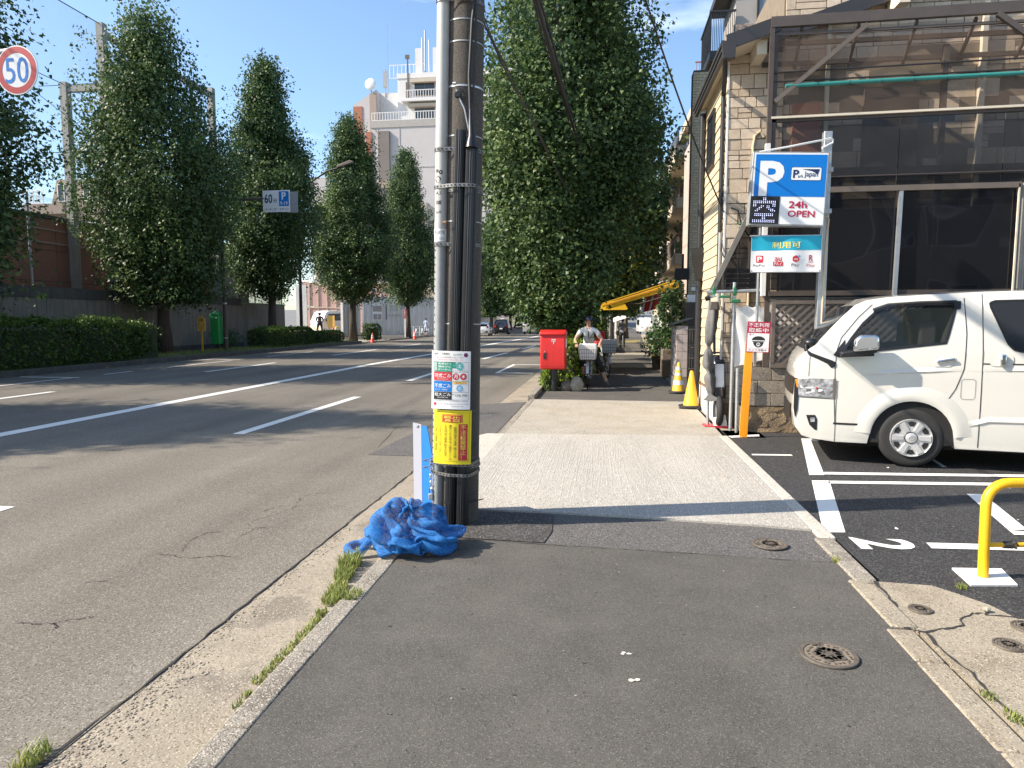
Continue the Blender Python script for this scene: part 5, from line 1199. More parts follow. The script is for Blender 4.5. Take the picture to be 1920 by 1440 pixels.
b = MB(); b.tube([(1.96, 16.3, 0), (1.96, 16.3, 1.0), (2.0, 16.2, 1.05), (2.25, 16.2, 1.12)], .016, 8); b.build('handrail', 'black_metal', gt)
ba = thing('balcony_apartments', 'cream apartment block with stacked balconies behind the brick pier', 'apartment block', (4, 36, 0))
b = MB(); b.box(3.85, 13, 30, 44, 0, 10.4); b.build('wall', 'tile_pink_grey', ba); b = MB(); b.box(3.6, 13, 29.5, 44, 10.4, 10.75); b.build('roof_slab', 'apt_beige', ba); b = MB(); b.box(4.6, 13, 31, 44, 10.75, 12.1); b.build('penthouse', 'tile_taupe', ba)
for z in (1.9, 4.0, 6.3, 8.4):
    b = MB(); b.add([(2.95, 29.6, z), (3.85, 29.6, z), (3.85, 42, z), (2.95, 42, z), (2.95, 29.6, z + .42), (3.85, 29.6, z + .42), (3.85, 42, z + .42), (2.95, 42, z + .42)], [(0, 3, 2, 1), (4, 5, 6, 7), (0, 1, 5, 4), (1, 2, 6, 5), (2, 3, 7, 6), (3, 0, 4, 7)]); s_ = b.build('balcony', 'stucco_cream', ba)
    b = MB(); b.box(2.96, 3.85, 29.6, 29.63, z + 1.15, z + 1.19); b.box(2.96, 2.99, 29.6, 42, z + 1.15, z + 1.19)
    for i in range(7): b.box(2.97 + i * .13, 2.99 + i * .13, 29.6, 29.62, z + .42, z + 1.15)
    for i in range(40): b.box(2.965, 2.985, 29.7 + i * .3, 29.72 + i * .3, z + .42, z + 1.15)
    b.build('railing', 'taupe_steel', s_)
    for k in range(4): b = MB(); b.box(3.81, 3.86, 30.4 + k * 3, 32.3 + k * 3, z + .5, z + 1.95); b.build('window', 'window_dark', ba)
    b = MB(); b.box(4.0, 5.3, 29.96, 30.0, z + .75, z + 1.6); f = b.build('window', 'white_enamel', ba); b = MB(); b.box(4.05, 5.25, 29.945, 29.962, z + .8, z + 1.55); b.build('pane', 'window_dark', f)
    b = MB(); b.box(3.78, 3.9, 29.56, 29.66, z + .42, z + 2.1); b.build('post', 'white_enamel', ba)
b = MB(); b.box(3.55, 4.6, 29.4, 29.45, 12.0, 12.05)
for i in range(9): b.box(3.6 + i * .12, 3.62 + i * .12, 29.4, 29.43, 10.75, 12.0)
b.build('roof_railing', 'rust_panel', ba)
b = MB(); b.box(5.0, 7.0, 30.9, 30.95, 13.0, 13.05)
for i in range(16): b.box(5.0 + i * .13, 5.03 + i * .13, 30.9, 30.93, 12.1, 13.0)
b.build('roof_railing', 'white_enamel', ba)

# ------------------------------------------------------------------ vehicles
def lerp_tab(tab, x):
    if x <= tab[0][0]: return tab[0][1]
    for (x0, y0), (x1, y1) in zip(tab, tab[1:]):
        if x <= x1: return y0 + (y1 - y0) * (x - x0) / (x1 - x0)
    return tab[-1][1]
class Body:
    """vehicle body from its side outline (x from nose to tail, z up), width profile and nose rounding; local y runs over the width, 0 = middle"""
    def __init__(s, hw, wtab, nose, tail=.10, nr=.6, crown=.03, ztop=1.9, inv=0):
        s.inv = inv
        s.hw = hw; s.wtab = wtab; s.nose = nose; s.tail = tail; s.nr = nr; s.crown = crown; s.ztop = ztop
    def map(s, x, y, z, L):
        k = y / s.hw; w = lerp_tab(s.wtab, z)
        f = max(0, 1 - x / s.nr); x -= s.inv * s.nose * f / (1 - s.nose / s.nr) if s.inv else 0; f = max(0, 1 - x / s.nr); r = max(0, 1 - (L - x) / .5)
        x2 = x + s.nose * f * abs(k) ** 3 - s.tail * r * abs(k) ** 3
        z2 = z + (s.crown * (1 - k * k) if z > s.ztop else 0)
        return Vector((x2, y * w * (1 - .05 * f * f), z2))
    def shell(s, name, outline, L, zc, xc, mats, parent, bevel=.03, cut=None, yc=(-.92, -.75, -.4, 0, .4, .75, .92)):
        bm = bmesh.new(); n = len(outline)
        A = [bm.verts.new((x, -s.hw, z)) for x, z in outline]; B = [bm.verts.new((x, s.hw, z)) for x, z in outline]
        bm.faces.new(A); bm.faces.new(B[::-1])
        for i in range(n): bm.faces.new((A[i], B[i], B[(i + 1) % n], A[(i + 1) % n]))
        bmesh.ops.recalc_face_normals(bm, faces=bm.faces)
        for z in zc: bmesh.ops.bisect_plane(bm, geom=bm.verts[:] + bm.edges[:] + bm.faces[:], plane_co=(0, 0, z), plane_no=(0, 0, 1), dist=1e-5)
        for x in xc: bmesh.ops.bisect_plane(bm, geom=bm.verts[:] + bm.edges[:] + bm.faces[:], plane_co=(x, 0, 0), plane_no=(1, 0, 0), dist=1e-5)
        for y in yc: bmesh.ops.bisect_plane(bm, geom=bm.verts[:] + bm.edges[:] + bm.faces[:], plane_co=(0, y * s.hw, 0), plane_no=(0, 1, 0), dist=1e-5)
        for v in bm.verts: v.co = s.map(*v.co, L)
        me = bpy.data.meshes.new(name); bm.to_mesh(me); bm.free()
        o = put(name, me, mats, parent)
        if bevel:
            b = o.modifiers.new('bevel', 'BEVEL'); b.width = bevel; b.segments = 3; b.limit_method = 'ANGLE'; b.angle_limit = R(38); b.use_clamp_overlap = True
        if cut:
            cb = MB(); cb.prism_xz(cut, -2, 2); c = cb.build('cutter', [M['interior_dark']], None); q = bmesh.new(); q.from_mesh(c.data); bmesh.ops.recalc_face_normals(q, faces=q.faces); q.to_mesh(c.data); q.free()
            m_ = o.modifiers.new('cut', 'BOOLEAN'); m_.object = c; m_.operation = 'DIFFERENCE'; m_.solver = 'EXACT'; m_.material_mode = 'TRANSFER'
            bpy.context.view_layer.update(); dg = bpy.context.evaluated_depsgraph_get()
            # cutter is placed in the body's own space
            c.parent = parent; bpy.context.view_layer.update(); dg.update()
            me2 = bpy.data.meshes.new_from_object(o.evaluated_get(dg)); o.modifiers.clear(); o.data = me2; bpy.data.objects.remove(c)
        o.data.shade_smooth(); o.data.set_sharp_from_angle(angle=R(32))
        return o
    def side(s, name, poly, L, mat, parent, off=.004, sgn=-1, thick=0, nz=6):
        """flat piece laid on the body side"""
        bm = bmesh.new(); f = bm.faces.new([bm.verts.new((x, sgn * s.hw, z)) for x, z in poly])
        zs = [z for _, z in poly]; xs = [x for x, _ in poly]
        for i in range(1, nz): bmesh.ops.bisect_plane(bm, geom=bm.verts[:] + bm.edges[:] + bm.faces[:], plane_co=(0, 0, min(zs) + (max(zs) - min(zs)) * i / nz), plane_no=(0, 0, 1), dist=1e-6)
        for i in range(1, 4):
            xx = min(xs) + (max(xs) - min(xs)) * i / 4
            if xx < s.nr + .2: bmesh.ops.bisect_plane(bm, geom=bm.verts[:] + bm.edges[:] + bm.faces[:], plane_co=(xx, 0, 0), plane_no=(1, 0, 0), dist=1e-6)
        for v in bm.verts: p = s.map(*v.co, L); p.y += sgn * off; v.co = p
        bmesh.ops.recalc_face_normals(bm, faces=bm.faces)
        for f in bm.faces:
            if f.normal.y * sgn < 0: f.normal_flip()
        if thick:
            r = bmesh.ops.extrude_face_region(bm, geom=bm.faces[:])
            for g in r['geom']:
                if isinstance(g, bmesh.types.BMVert): g.co.y += sgn * thick
        me = bpy.data.meshes.new(name); bm.to_mesh(me); bm.free(); return put(name, me, mat, parent, smooth=30)
    def strip(s, name, pts, w, L, mat, parent, off=.003, sgn=-1):
        """thin line (panel gap, crease) on the body side"""
        P = []
        for i in range(len(pts) - 1):
            for k in range(5): t = k / 5; P.append((pts[i][0] + (pts[i + 1][0] - pts[i][0]) * t, pts[i][1] + (pts[i + 1][1] - pts[i][1]) * t))
        P.append(pts[-1]); b = MB(); vs = []
        for i, (x, z) in enumerate(P):
            x0, z0 = P[max(i - 1, 0)]; x1, z1 = P[min(i + 1, len(P) - 1)]; d = math.hypot(x1 - x0, z1 - z0) or 1; nx, nz = -(z1 - z0) / d * w / 2, (x1 - x0) / d * w / 2
            for q in (1, -1): p = s.map(x + nx * q, sgn * s.hw, z + nz * q, L); vs.append((p.x, p.y + sgn * off, p.z))
        b.add(vs, [(2 * i, 2 * i + 1, 2 * i + 3, 2 * i + 2) for i in range(len(P) - 1)]); return b.build(name, mat, parent, False)
def arc(cx, cz, r, a0, a1, n): return [(cx + r * math.cos(R(a0 + (a1 - a0) * i / n)), cz + r * math.sin(R(a0 + (a1 - a0) * i / n))) for i in range(n + 1)]
def wheel(parent, x, y, z, r, w, detail=True, sgn=-1):
    """wheel with axis along local y"""
    b = MB(); prof = [(r * .62, -w * .46), (r * .80, -w * .5), (r * .93, -w * .47), (r * .985, -w * .38), (r, -w * .25), (r, w * .25), (r * .985, w * .38), (r * .93, w * .47), (r * .8, w * .5), (r * .62, w * .46)]
    b.lathe(prof, (0, 0, 0), 44, 'y'); t = b.build('wheel', 'tyre', parent, False, smooth=40); t.location = (x, y, z)
    if detail:
        b = MB()
        for k in range(3): b.lathe([(r, -w * .16 + k * w * .16 - .004), (r * 1.001 + .0006, -w * .16 + k * w * .16 - .004), (r * 1.001 + .0006, -w * .16 + k * w * .16 + .004), (r, -w * .16 + k * w * .16 + .004)], n=44, axis='y')
        b.build('tread_groove', 'dark_recess', t, False)
        b = MB(); q = sgn * w * .47; b.lathe([(r * .635, q), (r * .62, q + sgn * .03), (r * .6, q + sgn * .012), (.01, q + sgn * .012)][::1] if sgn > 0 else [(.01, q - .012), (r * .6, q - .012), (r * .62, q - .03), (r * .635, q)], n=40, axis='y'); b.build('rim', 'hubcap', t, False, smooth=30)
        b = MB()
        for k in range(6):
            a = k * 60 + 30
            pl = [(r * .40, a - 9), (r * .54, a - 14), (r * .565, a), (r * .54, a + 14), (r * .40, a + 9)]; pts = [(rr_ * math.cos(R(aa)), rr_ * math.sin(R(aa))) for rr_, aa in pl]
            b.add([(px, q + sgn * .0165, pz) for px, pz in pts], [tuple(range(5)) if sgn < 0 else tuple(range(4, -1, -1))])
        b.build('rim_slot', 'dark_recess', t, False)
        b = MB()
        for k in range(6):
            a = R(k * 60); d = Vector((math.cos(a), 0, math.sin(a))); e = Vector((-math.sin(a), 0, math.cos(a))); c0 = Vector((0, q + sgn * .014, 0))
            vs = [c0 + d * r * .24 - e * r * .08, c0 + d * r * .24 + e * r * .08, c0 + d * r * .58 + e * r * .115, c0 + d * r * .58 - e * r * .115]; vs2 = [v + Vector((0, sgn * .014, 0)) * (1 if i < 2 else 1.3) for i, v in enumerate([c0 + d * r * .24 - e * r * .06, c0 + d * r * .24 + e * r * .06, c0 + d * r * .57 + e * r * .085, c0 + d * r * .57 - e * r * .085])]
            b.add(vs + vs2, [(4, 5, 6, 7) if sgn < 0 else (7, 6, 5, 4), (0, 1, 5, 4), (1, 2, 6, 5), (2, 3, 7, 6), (3, 0, 4, 7)])
        b.build('spoke', 'hubcap', t, False)
        b = MB(); b.lathe([(.01, q - .035), (r * .14, q - .034), (r * .17, q - .028), (r * .18, q - .01)] if sgn < 0 else [(r * .18, q + .01), (r * .17, q + .028), (r * .14, q + .034), (.01, q + .035)], n=24, axis='y'); hc = b.build('hub_cap', 'hubcap', t, False, smooth=30)
        b = MB(); torus(b, (0, q + sgn * .036, 0), r * .075, .003, 'y', 18, 5); torus(b, (0, q + sgn * .036, r * .01), r * .03, .003, 'y', 14, 5); b.build('emblem', 'galv_dull', hc, False)
        b = MB(); torus(b, (0, q + sgn * .012, 0), r * .19, .004, 'y', 24, 5); b.build('ring_gap', 'dark_recess', t, False)
    return t
def white_van():
    ya = R(-11); t = thing('white_van', 'white one-box passenger van parked facing the pavement', 'van', (3.43 - (1.23 * math.cos(ya) + .835 * math.sin(ya)), 8.08 - (1.23 * math.sin(ya) - .835 * math.cos(ya)), 0), -11)
    L = 4.72; BD = Body(.8475, [(0, .97), (.3, .985), (.55, 1), (1.05, 1), (1.3, .985), (1.6, .925), (1.86, .862), (1.95, .82)], .03, .06, .85, .035, 1.86, 1)
    arch_f = arc(1.23, .335, .415, 14, 166, 14); arch_r = arc(3.80, .335, .40, 14, 166, 14)
    out = [(.10, .30), (.03, .40), (.0, .58), (.0, .80), (.01, 1.0), (.03, 1.13), (.075, 1.235), (.13, 1.30), (.21, 1.36), (.36, 1.54), (.50, 1.70), (.62, 1.82), (.73, 1.87), (.95, 1.905), (1.35, 1.93), (1.9, 1.955), (2.6, 1.965), (4.2, 1.955), (4.52, 1.92), (4.62, 1.82), (4.69, 1.3), (4.71, .9), (4.71, .45), (4.66, .30), (4.20, .24)] + arch_r + [(3.36, .24), (2.5, .235), (1.66, .235)] + arch_f + [(.79, .245), (.45, .245), (.2, .27)]
    win = [(.50, 1.30), (.59, 1.45), (.70, 1.61), (.83, 1.745), (.95, 1.80), (1.28, 1.82), (1.615, 1.825), (1.60, 1.74), (1.52, 1.40), (.80, 1.305)]
    o = BD.shell('body', out, L, [.42, .56, .72, .9, 1.05, 1.2, 1.33, 1.46, 1.6, 1.72, 1.84], [.06, .15, .3, .45, .62, .82, 1.1, 1.4, 1.66, 2.2, 2.8, 3.4, 4.2, 4.5], ['car_white'], t, .028, cut=win)
    BD.side('quarter_black', [(.50, 1.27), (.57, 1.37), (.70, 1.52), (.86, 1.70), (.98, 1.775), (1.10, 1.825), (1.34, 1.848), (1.64, 1.853), (1.655, 1.81), (1.555, 1.385), (.90, 1.27), (.55, 1.235)][:0] or [(.40, 1.25), (.47, 1.36), (.52, 1.43), (.52, 1.28), (.82, 1.275), (.82, 1.245), (.46, 1.225)], L, 'black_plastic', t, .006)
    def frame(poly, w, mat, nm):
        P = poly + [poly[0]]; BD.strip(nm, P, w, L, mat, t, .006)
    frame(win, .028, 'black_plastic', 'window_seal')
    for sg in (-1, 1): BD.side('door_glass', win, L, 'glass_cab', t, -.012, sg)
    BD.strip('rain_visor', [(.80, 1.755), (.95, 1.812), (1.28, 1.835), (1.62, 1.842)], .05, L, 'smoked', t, .012)
    BD.side('visor_end', [(1.585, 1.86), (1.66, 1.855), (1.655, 1.77), (1.61, 1.765)], L, 'black_plastic', t, .014)
    rw = [(1.93, 1.835), (1.98, 1.855), (2.6, 1.868), (3.3, 1.865), (3.33, 1.82), (3.33, 1.36), (3.28, 1.315), (2.22, 1.315), (2.15, 1.335), (2.10, 1.39), (1.94, 1.78)]
    BD.side('rear_window', rw, L, 'window_dark', t, .004); frame(rw, .02, 'black_plastic', 'window_seal')
    iw = rrect(2.33, 2.95, 1.39, 1.73, .04); BD.strip('sliding_pane', iw + [iw[0]], .006, L, 'iron', t, .008)
    # windscreen over the sloping front
    def frontal(name, x0, z0, x1, z1, y0a, y1a, mat, off=.006, n=10, parent=t, m=5):
        b = MB(); vs = []
        for i in range(m + 1):
            u = i / m; x, z = x0 + (x1 - x0) * u, z0 + (z1 - z0) * u
            for j in range(n + 1):
                y = (y0a[0] + (y0a[1] - y0a[0]) * u) + ((y1a[0] + (y1a[1] - y1a[0]) * u) - (y0a[0] + (y0a[1] - y0a[0]) * u)) * j / n
                p = BD.map(x, y, z, L); nn = Vector((-(z1 - z0), 0, (x1 - x0))).normalized(); vs.append(p + nn * off)
        b.add(vs, [(i * (n + 1) + j, i * (n + 1) + j + 1, (i + 1) * (n + 1) + j + 1, (i + 1) * (n + 1) + j) for i in range(m) for j in range(n)])
        o = b.build(name, mat, parent, False, smooth=40); o.data.flip_normals(); return o
    frontal('windscreen', .235, 1.39, .61, 1.81, (-.79, -.80), (.79, .80), 'window_dark', .012)
    frontal('cowl', .135, 1.305, .235, 1.385, (-.76, -.80), (.76, .80), 'black_plastic', .012)
    b = MB(); b.tube([BD.map(.22, -.5, 1.36, L) + Vector((-.01, 0, .03)), BD.map(.33, -.2, 1.51, L) + Vector((-.02, 0, .03))], .008, 6); b.tube([BD.map(.24, .3, 1.37, L) + Vector((-.01, 0, .03)), BD.map(.34, .6, 1.52, L) + Vector((-.02, 0, .03))], .008, 6); b.build('wiper', 'black_plastic', t, False)
    # lamps, grille, bumper details
    hl = [(.035, .965), (.20, .975), (.425, .975), (.425, .77), (.20, .765), (.05, .775)]
    h = BD.side('headlamp', hl, L, 'lamp_clear', t, .006, thick=.006)
    def hbit(x0, x1, z0, z1, mat, nm): BD.side(nm, [(x0, z0), (x1, z0), (x1, z1), (x0, z1)], L, mat, t, .0145, nz=2)
    rr = random.Random(4)
    for i in range(16):
        x = rr.uniform(.06, .34); z = rr.uniform(.785, .93); hbit(x, x + rr.uniform(.02, .06), z, z + rr.uniform(.008, .03), rr.choice(('white_enamel', 'iron', 'chrome', 'galv_dull', 'chrome')), 'lamp_facet')
    hbit(.35, .40, .82, .92, 'lamp_clear', 'lamp_facet'); hbit(.23, .25, .855, .875, 'lamp_tail', 'lamp_facet'); BD.strip('lamp_edge', [(.425, .98), (.425, .762)], .03, L, 'iron', t, .015)
    BD.side('turn_signal', [(.004, .96), (.035, .965), (.05, .88), (.03, .86)], L, 'lamp_amber', t, .010, nz=2)
    frontal('grille', .0, .78, .012, .985, (-.83, -.80), (.80, .80), 'black_plastic', .012); frontal('lower_grille', .004, .42, .0, .66, (-.62, -.70), (.62, .70), 'black_plastic', .012)
    BD.side('grille_side', [(.0, .98), (.035, .97), (.05, .77), (.045, .60), (.02, .5), (.0, .62)], L, 'black_plastic', t, .008)
    BD.side('fog_recess', [(.14, .545), (.235, .55), (.26, .50), (.262, .37), (.235, .375), (.18, .43), (.155, .50)], L, 'black_plastic', t, .004)
    BD.side('fog_lamp', [(.185, .52), (.235, .52), (.235, .47), (.19, .465)], L, 'lamp_clear', t, .009, nz=2)
    for p, w_, nm in (([(.79, 1.825), (.65, 1.68), (.48, 1.45), (.435, 1.30), (.425, 1.1), (.43, .72), (.445, .47)], .007, 'door_gap'), ([(.43, .462), (.79, .462)], .022, 'door_gap'), ([(1.69, 1.89), (1.715, 1.5), (1.70, 1.12), (1.63, .9), (1.52, .70)], .008, 'door_gap'),
                      ([(1.86, 1.93), (1.868, 1.3), (1.872, .26)], .008, 'door_gap'), ([(.45, .74), (.45, .25)], .006, 'bumper_gap'), ([(.0, .755), (.43, .745)], .006, 'bumper_gap'), ([(.16, 1.28), (.15, 1.0)], .005, 'bonnet_gap'), ([(3.40, 1.9), (3.41, .3)], .007, 'door_gap'), ([(1.87, 1.18), (3.7, 1.18)], .012, 'slide_rail')):
        BD.strip(nm, p, w_, L, 'dark_recess', t, .004)
    fl = rrect(1.68, 1.815, .79, 1.01, .03); BD.strip('fuel_flap', fl + [fl[0]], .004, L, 'iron', t, .004)
    def ridge(pts, h, w_, nm):
        """raised crease along the side"""
        b = MB(); P = []
        for i in range(len(pts) - 1):
            for k in range(6): q = k / 6; P.append((pts[i][0] + (pts[i + 1][0] - pts[i][0]) * q, pts[i][1] + (pts[i + 1][1] - pts[i][1]) * q))
        P.append(pts[-1]); vs = []; N = len(P)
        for i, (x, z) in enumerate(P):
            e = min(1, i / 4, (N - 1 - i) / 4 + .15)
            for dz, o_ in ((w_, .0005), (.004, h * e), (-.012, .0005)): p = BD.map(x, -BD.hw, z + dz, L); vs.append((p.x, p.y - o_, p.z))
        b.add(vs, [(3 * i + j, 3 * i + j + 1, 3 * i + j + 4, 3 * i + j + 3) for i in range(N - 1) for j in range(2)]); b.build(nm, 'car_white', t, False, smooth=30)
    ridge([(.70, 1.03), (1.2, 1.07), (1.69, 1.10)], .014, .05, 'body_crease'); ridge([(1.70, 1.10), (2.6, 1.115), (3.9, 1.12)], .012, .05, 'body_crease'); ridge([(1.72, .47), (1.95, .55), (2.6, .56), (3.3, .56)], .014, .06, 'sill_crease')
    # flared arch lip
    b = MB(); vs = []; A = arc(1.23, .335, 1, 4, 176, 26); N = len(A)
    for i, (x, z) in enumerate(A):
        d = (x - 1.23, z - .335); e = max(0, math.sin(math.pi * i / (N - 1))) ** .5
        for r_, o_ in ((.415, .012), (.44, .022), (.50, .022 * e + .004), (.585, .0)): p = BD.map(1.23 + d[0] * r_, -BD.hw, .335 + d[1] * r_, L); vs.append((p.x, p.y - o_, p.z))
    b.add(vs, [(4 * i + j, 4 * i + j + 1, 4 * i + j + 5, 4 * i + j + 4) for i in range(N - 1) for j in range(3)]); b.build('arch_flare', 'car_white', t, False, smooth=40)
    for x, r_ in ((1.23, .42), (3.80, .405)): b = MB(); b.prism_xz(arc(x, .335, r_, -10, 190, 20), -.82, -.45); b.build('wheel_well', 'dark_recess', t, False)
    b = MB(); b.box(.5, 4.4, -.7, .7, .2, .34); b.build('underbody', 'dark_recess', t, False)
    for x in (1.23, 3.80):
        wheel(t, x, -.735, .335, .335, .20); wheel(t, x, .735, .335, .335, .20, False)
    # handles and mirrors
    BD.side('handle_cup', [(1.40, 1.16), (1.42, 1.21), (1.48, 1.235), (1.615, 1.24), (1.60, 1.17), (1.56, 1.14), (1.42, 1.14)], L, 'car_white', t, .005, thick=.003)
    b = MB(); p = BD.map(1.44, -BD.hw, 1.20, L); b.beam((1.43, p.y - .025, 1.19), (1.61, p.y - .025, 1.225), .022, .034, up=(0, 0, 1)); b.build('door_handle', 'chrome', t, False, bevel=.010)
    cp = BD.side('handle_cup', rrect(1.93, 2.15, 1.155, 1.285, .05), L, 'car_white', t, .005, thick=.003)
    b = MB(); b.box(2.02, 2.075, p.y - .05, p.y - .012, 1.16, 1.285); b.build('sliding_handle', 'chrome', t, False, bevel=.012)
    b = MB(); b.prism_xz([(.57, 1.30), (.585, 1.43), (.64, 1.485), (.79, 1.49), (.825, 1.46), (.825, 1.33)], p.y - .26, p.y - .10); m_ = b.build('wing_mirror', 'chrome', t, False, bevel=.025)
    b = MB(); b.prism_xz([(.46, 1.235), (.46, 1.29), (.64, 1.315), (.82, 1.335), (.82, 1.295), (.64, 1.25)], p.y - .2, p.y + .03); b.build('mirror_foot', 'black_plastic', t, False, bevel=.012)
    b = MB(); b.tube([(.40, -.80, 1.14), (.36, -.82, 1.17), (.26, -.82, 1.215), (.16, -.80, 1.255), (.115, -.77, 1.31), (.12, -.75, 1.36)], [.055, .03, .022, .022, .024, .03], 10)
    b.ball((.40, -.79, 1.14), .06, .05, .07, 12, 8); b.ball((.17, -.74, 1.385), .085, .07, .052, 14, 8); b.build('nose_mirror', 'black_plastic', t, False, smooth=60)
    # cab seen through the door glass
    b = MB(); b.box(1.30, 1.48, -.62, -.12, 1.30, 1.62); b.box(1.34, 1.46, -.50, -.24, 1.62, 1.78); b.box(1.30, 1.48, .12, .62, 1.30, 1.62); b.box(1.34, 1.46, .24, .50, 1.62, 1.78); b.build('seat', 'interior_dark', t, False, bevel=.03)
    b = MB(); pts = [(.86 + .05 * math.cos(a), .38 + .17 * math.sin(a), 1.36 + .10 * math.cos(a)) for a in [2 * math.pi * i / 20 for i in range(20)]]; b.tube(pts, .012, 6, closed=True); b.build('steering_wheel', 'black_plastic', t, False)
white_van()

def small_car(name, label, cat, loc, rz, kind, mat, lamps='tail', group=None):
    """ordinary vehicles seen from far: body, glass, wheels, lamps, plate. local -x is the nose"""
    t = thing(name, label, cat, loc, rz, group)
    if kind == 'taxi': L, hw, W = 4.4, .845, [(0, .95), (.4, 1), (.9, 1), (1.3, .9), (1.75, .78)]; out = [(.05, .3), (0, .5), (.05, .8), (.25, .95), (.95, 1.08), (1.65, 1.66), (2.0, 1.73), (3.9, 1.72), (4.2, 1.62), (4.36, 1.1), (4.4, .8), (4.38, .35)]; g = [(1.15, 1.08), (1.72, 1.60), (3.95, 1.63), (4.12, 1.1)]; ax = (.8, 3.55)
    elif kind == 'van': L, hw, W = 3.4, .735, [(0, .97), (.5, 1), (1.1, 1), (1.4, .96), (1.9, .87)]; out = [(.04, .28), (0, .5), (.01, .95), (.08, 1.08), (.5, 1.68), (.75, 1.86), (1.2, 1.9), (3.2, 1.88), (3.36, 1.75), (3.4, .9), (3.38, .3)]; g = [(.45, 1.08), (.78, 1.66), (2.9, 1.70), (2.9, 1.12)]; ax = (.55, 2.85)
    elif kind == 'truck': L, hw, W = 5.2, .9, [(0, 1), (2.3, 1)]; out = [(.04, .3), (0, .5), (.02, 1.1), (.25, 1.9), (.5, 2.0), (1.55, 2.02), (1.56, 2.3), (5.2, 2.3), (5.2, .5), (4.9, .4)]; g = [(.3, 1.2), (.45, 1.8), (1.3, 1.8), (1.3, 1.2)]; ax = (.9, 4.0)
    else: L, hw, W = 4.2, .85, [(0, .95), (.4, 1), (.8, 1), (1.1, .88), (1.5, .74)]; out = [(.05, .3), (0, .5), (.06, .72), (.9, .88), (1.4, 1.28), (1.75, 1.45), (2.9, 1.45), (3.4, 1.25), (3.7, .98), (4.15, .92), (4.2, .6), (4.16, .3)]; g = [(1.15, .93), (1.55, 1.28), (1.85, 1.38), (2.85, 1.38), (3.25, 1.22), (3.5, .95)]; ax = (.8, 3.35)
    out = out + [(ax[1] + .4, .24)] + arc(ax[1], .31, .34, 10, 170, 8) + [(ax[1] - .4, .24), (ax[0] + .4, .24)] + arc(ax[0], .31, .34, 10, 170, 8) + [(ax[0] - .4, .26)] if ax[0] > .6 else out
    BD = Body(hw, W, .14, .1, .6, .03, 1.3)
    BD.shell('body', out, L, [.5, .75, .95, 1.15, 1.35, 1.55], [.3, .6, 1.2, 2, 3, L - .4], [mat], t, .03, yc=(-.8, -.4, 0, .4, .8))
    for sg in (-1, 1): BD.side('side_glass', g, L, 'window_dark', t, .006, sg)
    def across(nm, x0, z0, x1, z1, w0, w1, m_, off=.01, y0=0):
        b = MB(); d = Vector((-(z1 - z0), 0, x1 - x0)).normalized() * off
        if x0 > L / 2: d = -d if d.x < 0 else d
        ps = [BD.map(x, y, z, L) + d for x, z, y in ((x0, z0, y0 - w0), (x0, z0, y0 + w0), (x1, z1, y0 + w1), (x1, z1, y0 - w1))]; b.add(ps, [(0, 1, 2, 3)]); b.build(nm, m_, t, False)
    i0 = 3 if kind != 'car' else 3
    if kind == 'taxi': across('windscreen', 1.0, 1.12, 1.6, 1.62, .7, .62, 'window_dark'); across('rear_glass', 4.35, 1.12, 4.22, 1.58, .68, .6, 'window_dark', .03)
    elif kind == 'van': across('windscreen', .11, 1.13, .5, 1.66, .66, .62, 'window_sky', .012); across('rear_glass', 3.39, 1.1, 3.37, 1.65, .6, .55, 'window_dark', .02); across('number_plate', 0.0, .42, 0.0, .56, .17, .17, 'sign_gold', .02); across('bumper_trim', 0.0, .62, .0, .68, .6, .6, 'iron', .012)
    elif kind == 'truck': across('windscreen', .05, 1.25, .24, 1.85, .8, .78, 'window_dark', .012)
    else: across('windscreen', .95, .93, 1.4, 1.27, .7, .6, 'window_dark', .012); across('rear_glass', 3.66, 1.0, 3.42, 1.22, .66, .6, 'window_dark', .02)
    for sg in (-1, 1):
        if lamps == 'tail':
            for z0, z1 in ((.85, 1.05),): across('tail_lamp', L - .005, z0, L - .02, z1, .09, .09, 'lamp_tail', .03, sg * (hw - .16))
        else: across('headlamp', .03, .72, .045, .92, .13, .13, 'lamp_clear', .03, sg * (hw - .2))
        for x in ax: wheel(t, x, sg * (hw - .11), .31, .31, .19, False)
    if lamps == 'tail': across('number_plate', L - .005, .62, L - .01, .76, .17, .17, 'sign_white', .03); across('bumper', L - .002, .36, L - .002, .52, hw * .8, hw * .8, 'black_plastic', .02)
    if kind == 'taxi': b = MB(); b.box(1.9, 2.1, -.2, .2, 1.75, 1.88); b.build('roof_lamp', 'sign_white', t, False, bevel=.02)
    if kind == 'van': b = MB(); b.box(.45, .6, -.95, -.75, 1.05, 1.25); b.box(.45, .6, .75, .95, 1.05, 1.25); b.build('wing_mirror', 'black_plastic', t, False, bevel=.02)
    return t

# ------------------------------------------------------------------ parking signs and barrier
ps = thing('parking_sign', 'blue and white illuminated P sign on a galvanised post', 'sign', (2.90, 9.78, 0))
b = MB(); b.box(2.86, 2.965, 9.74, 9.845, -.02, 4.13); b.build('post', 'galv', ps, bevel=.006)
SX, SZ = 2.40, 3.36; TL = R(2.2)
def sg(off):
    def f(u, v):
        x, z = u - SX, v - SZ; return (SX + x * math.cos(TL) + z * math.sin(TL) - 2.90, 9.55 - off - 9.78, SZ - x * math.sin(TL) + z * math.cos(TL))
    return f
b = MB(); P = rect(1.905, 2.865, 2.885, 3.835); b.add([(sg(0)(u, v)) for u, v in P] + [(sg(-.16)(u, v)) for u, v in P], [(0, 1, 2, 3), (7, 6, 5, 4), (0, 4, 5, 1), (1, 5, 6, 2), (2, 6, 7, 3), (3, 7, 4, 0)]); bx = b.build('light_box', 'galv_dull', ps, False, bevel=.006)
def u_(px): return 1.905 + (px - 150) / (858 - 150) * .96
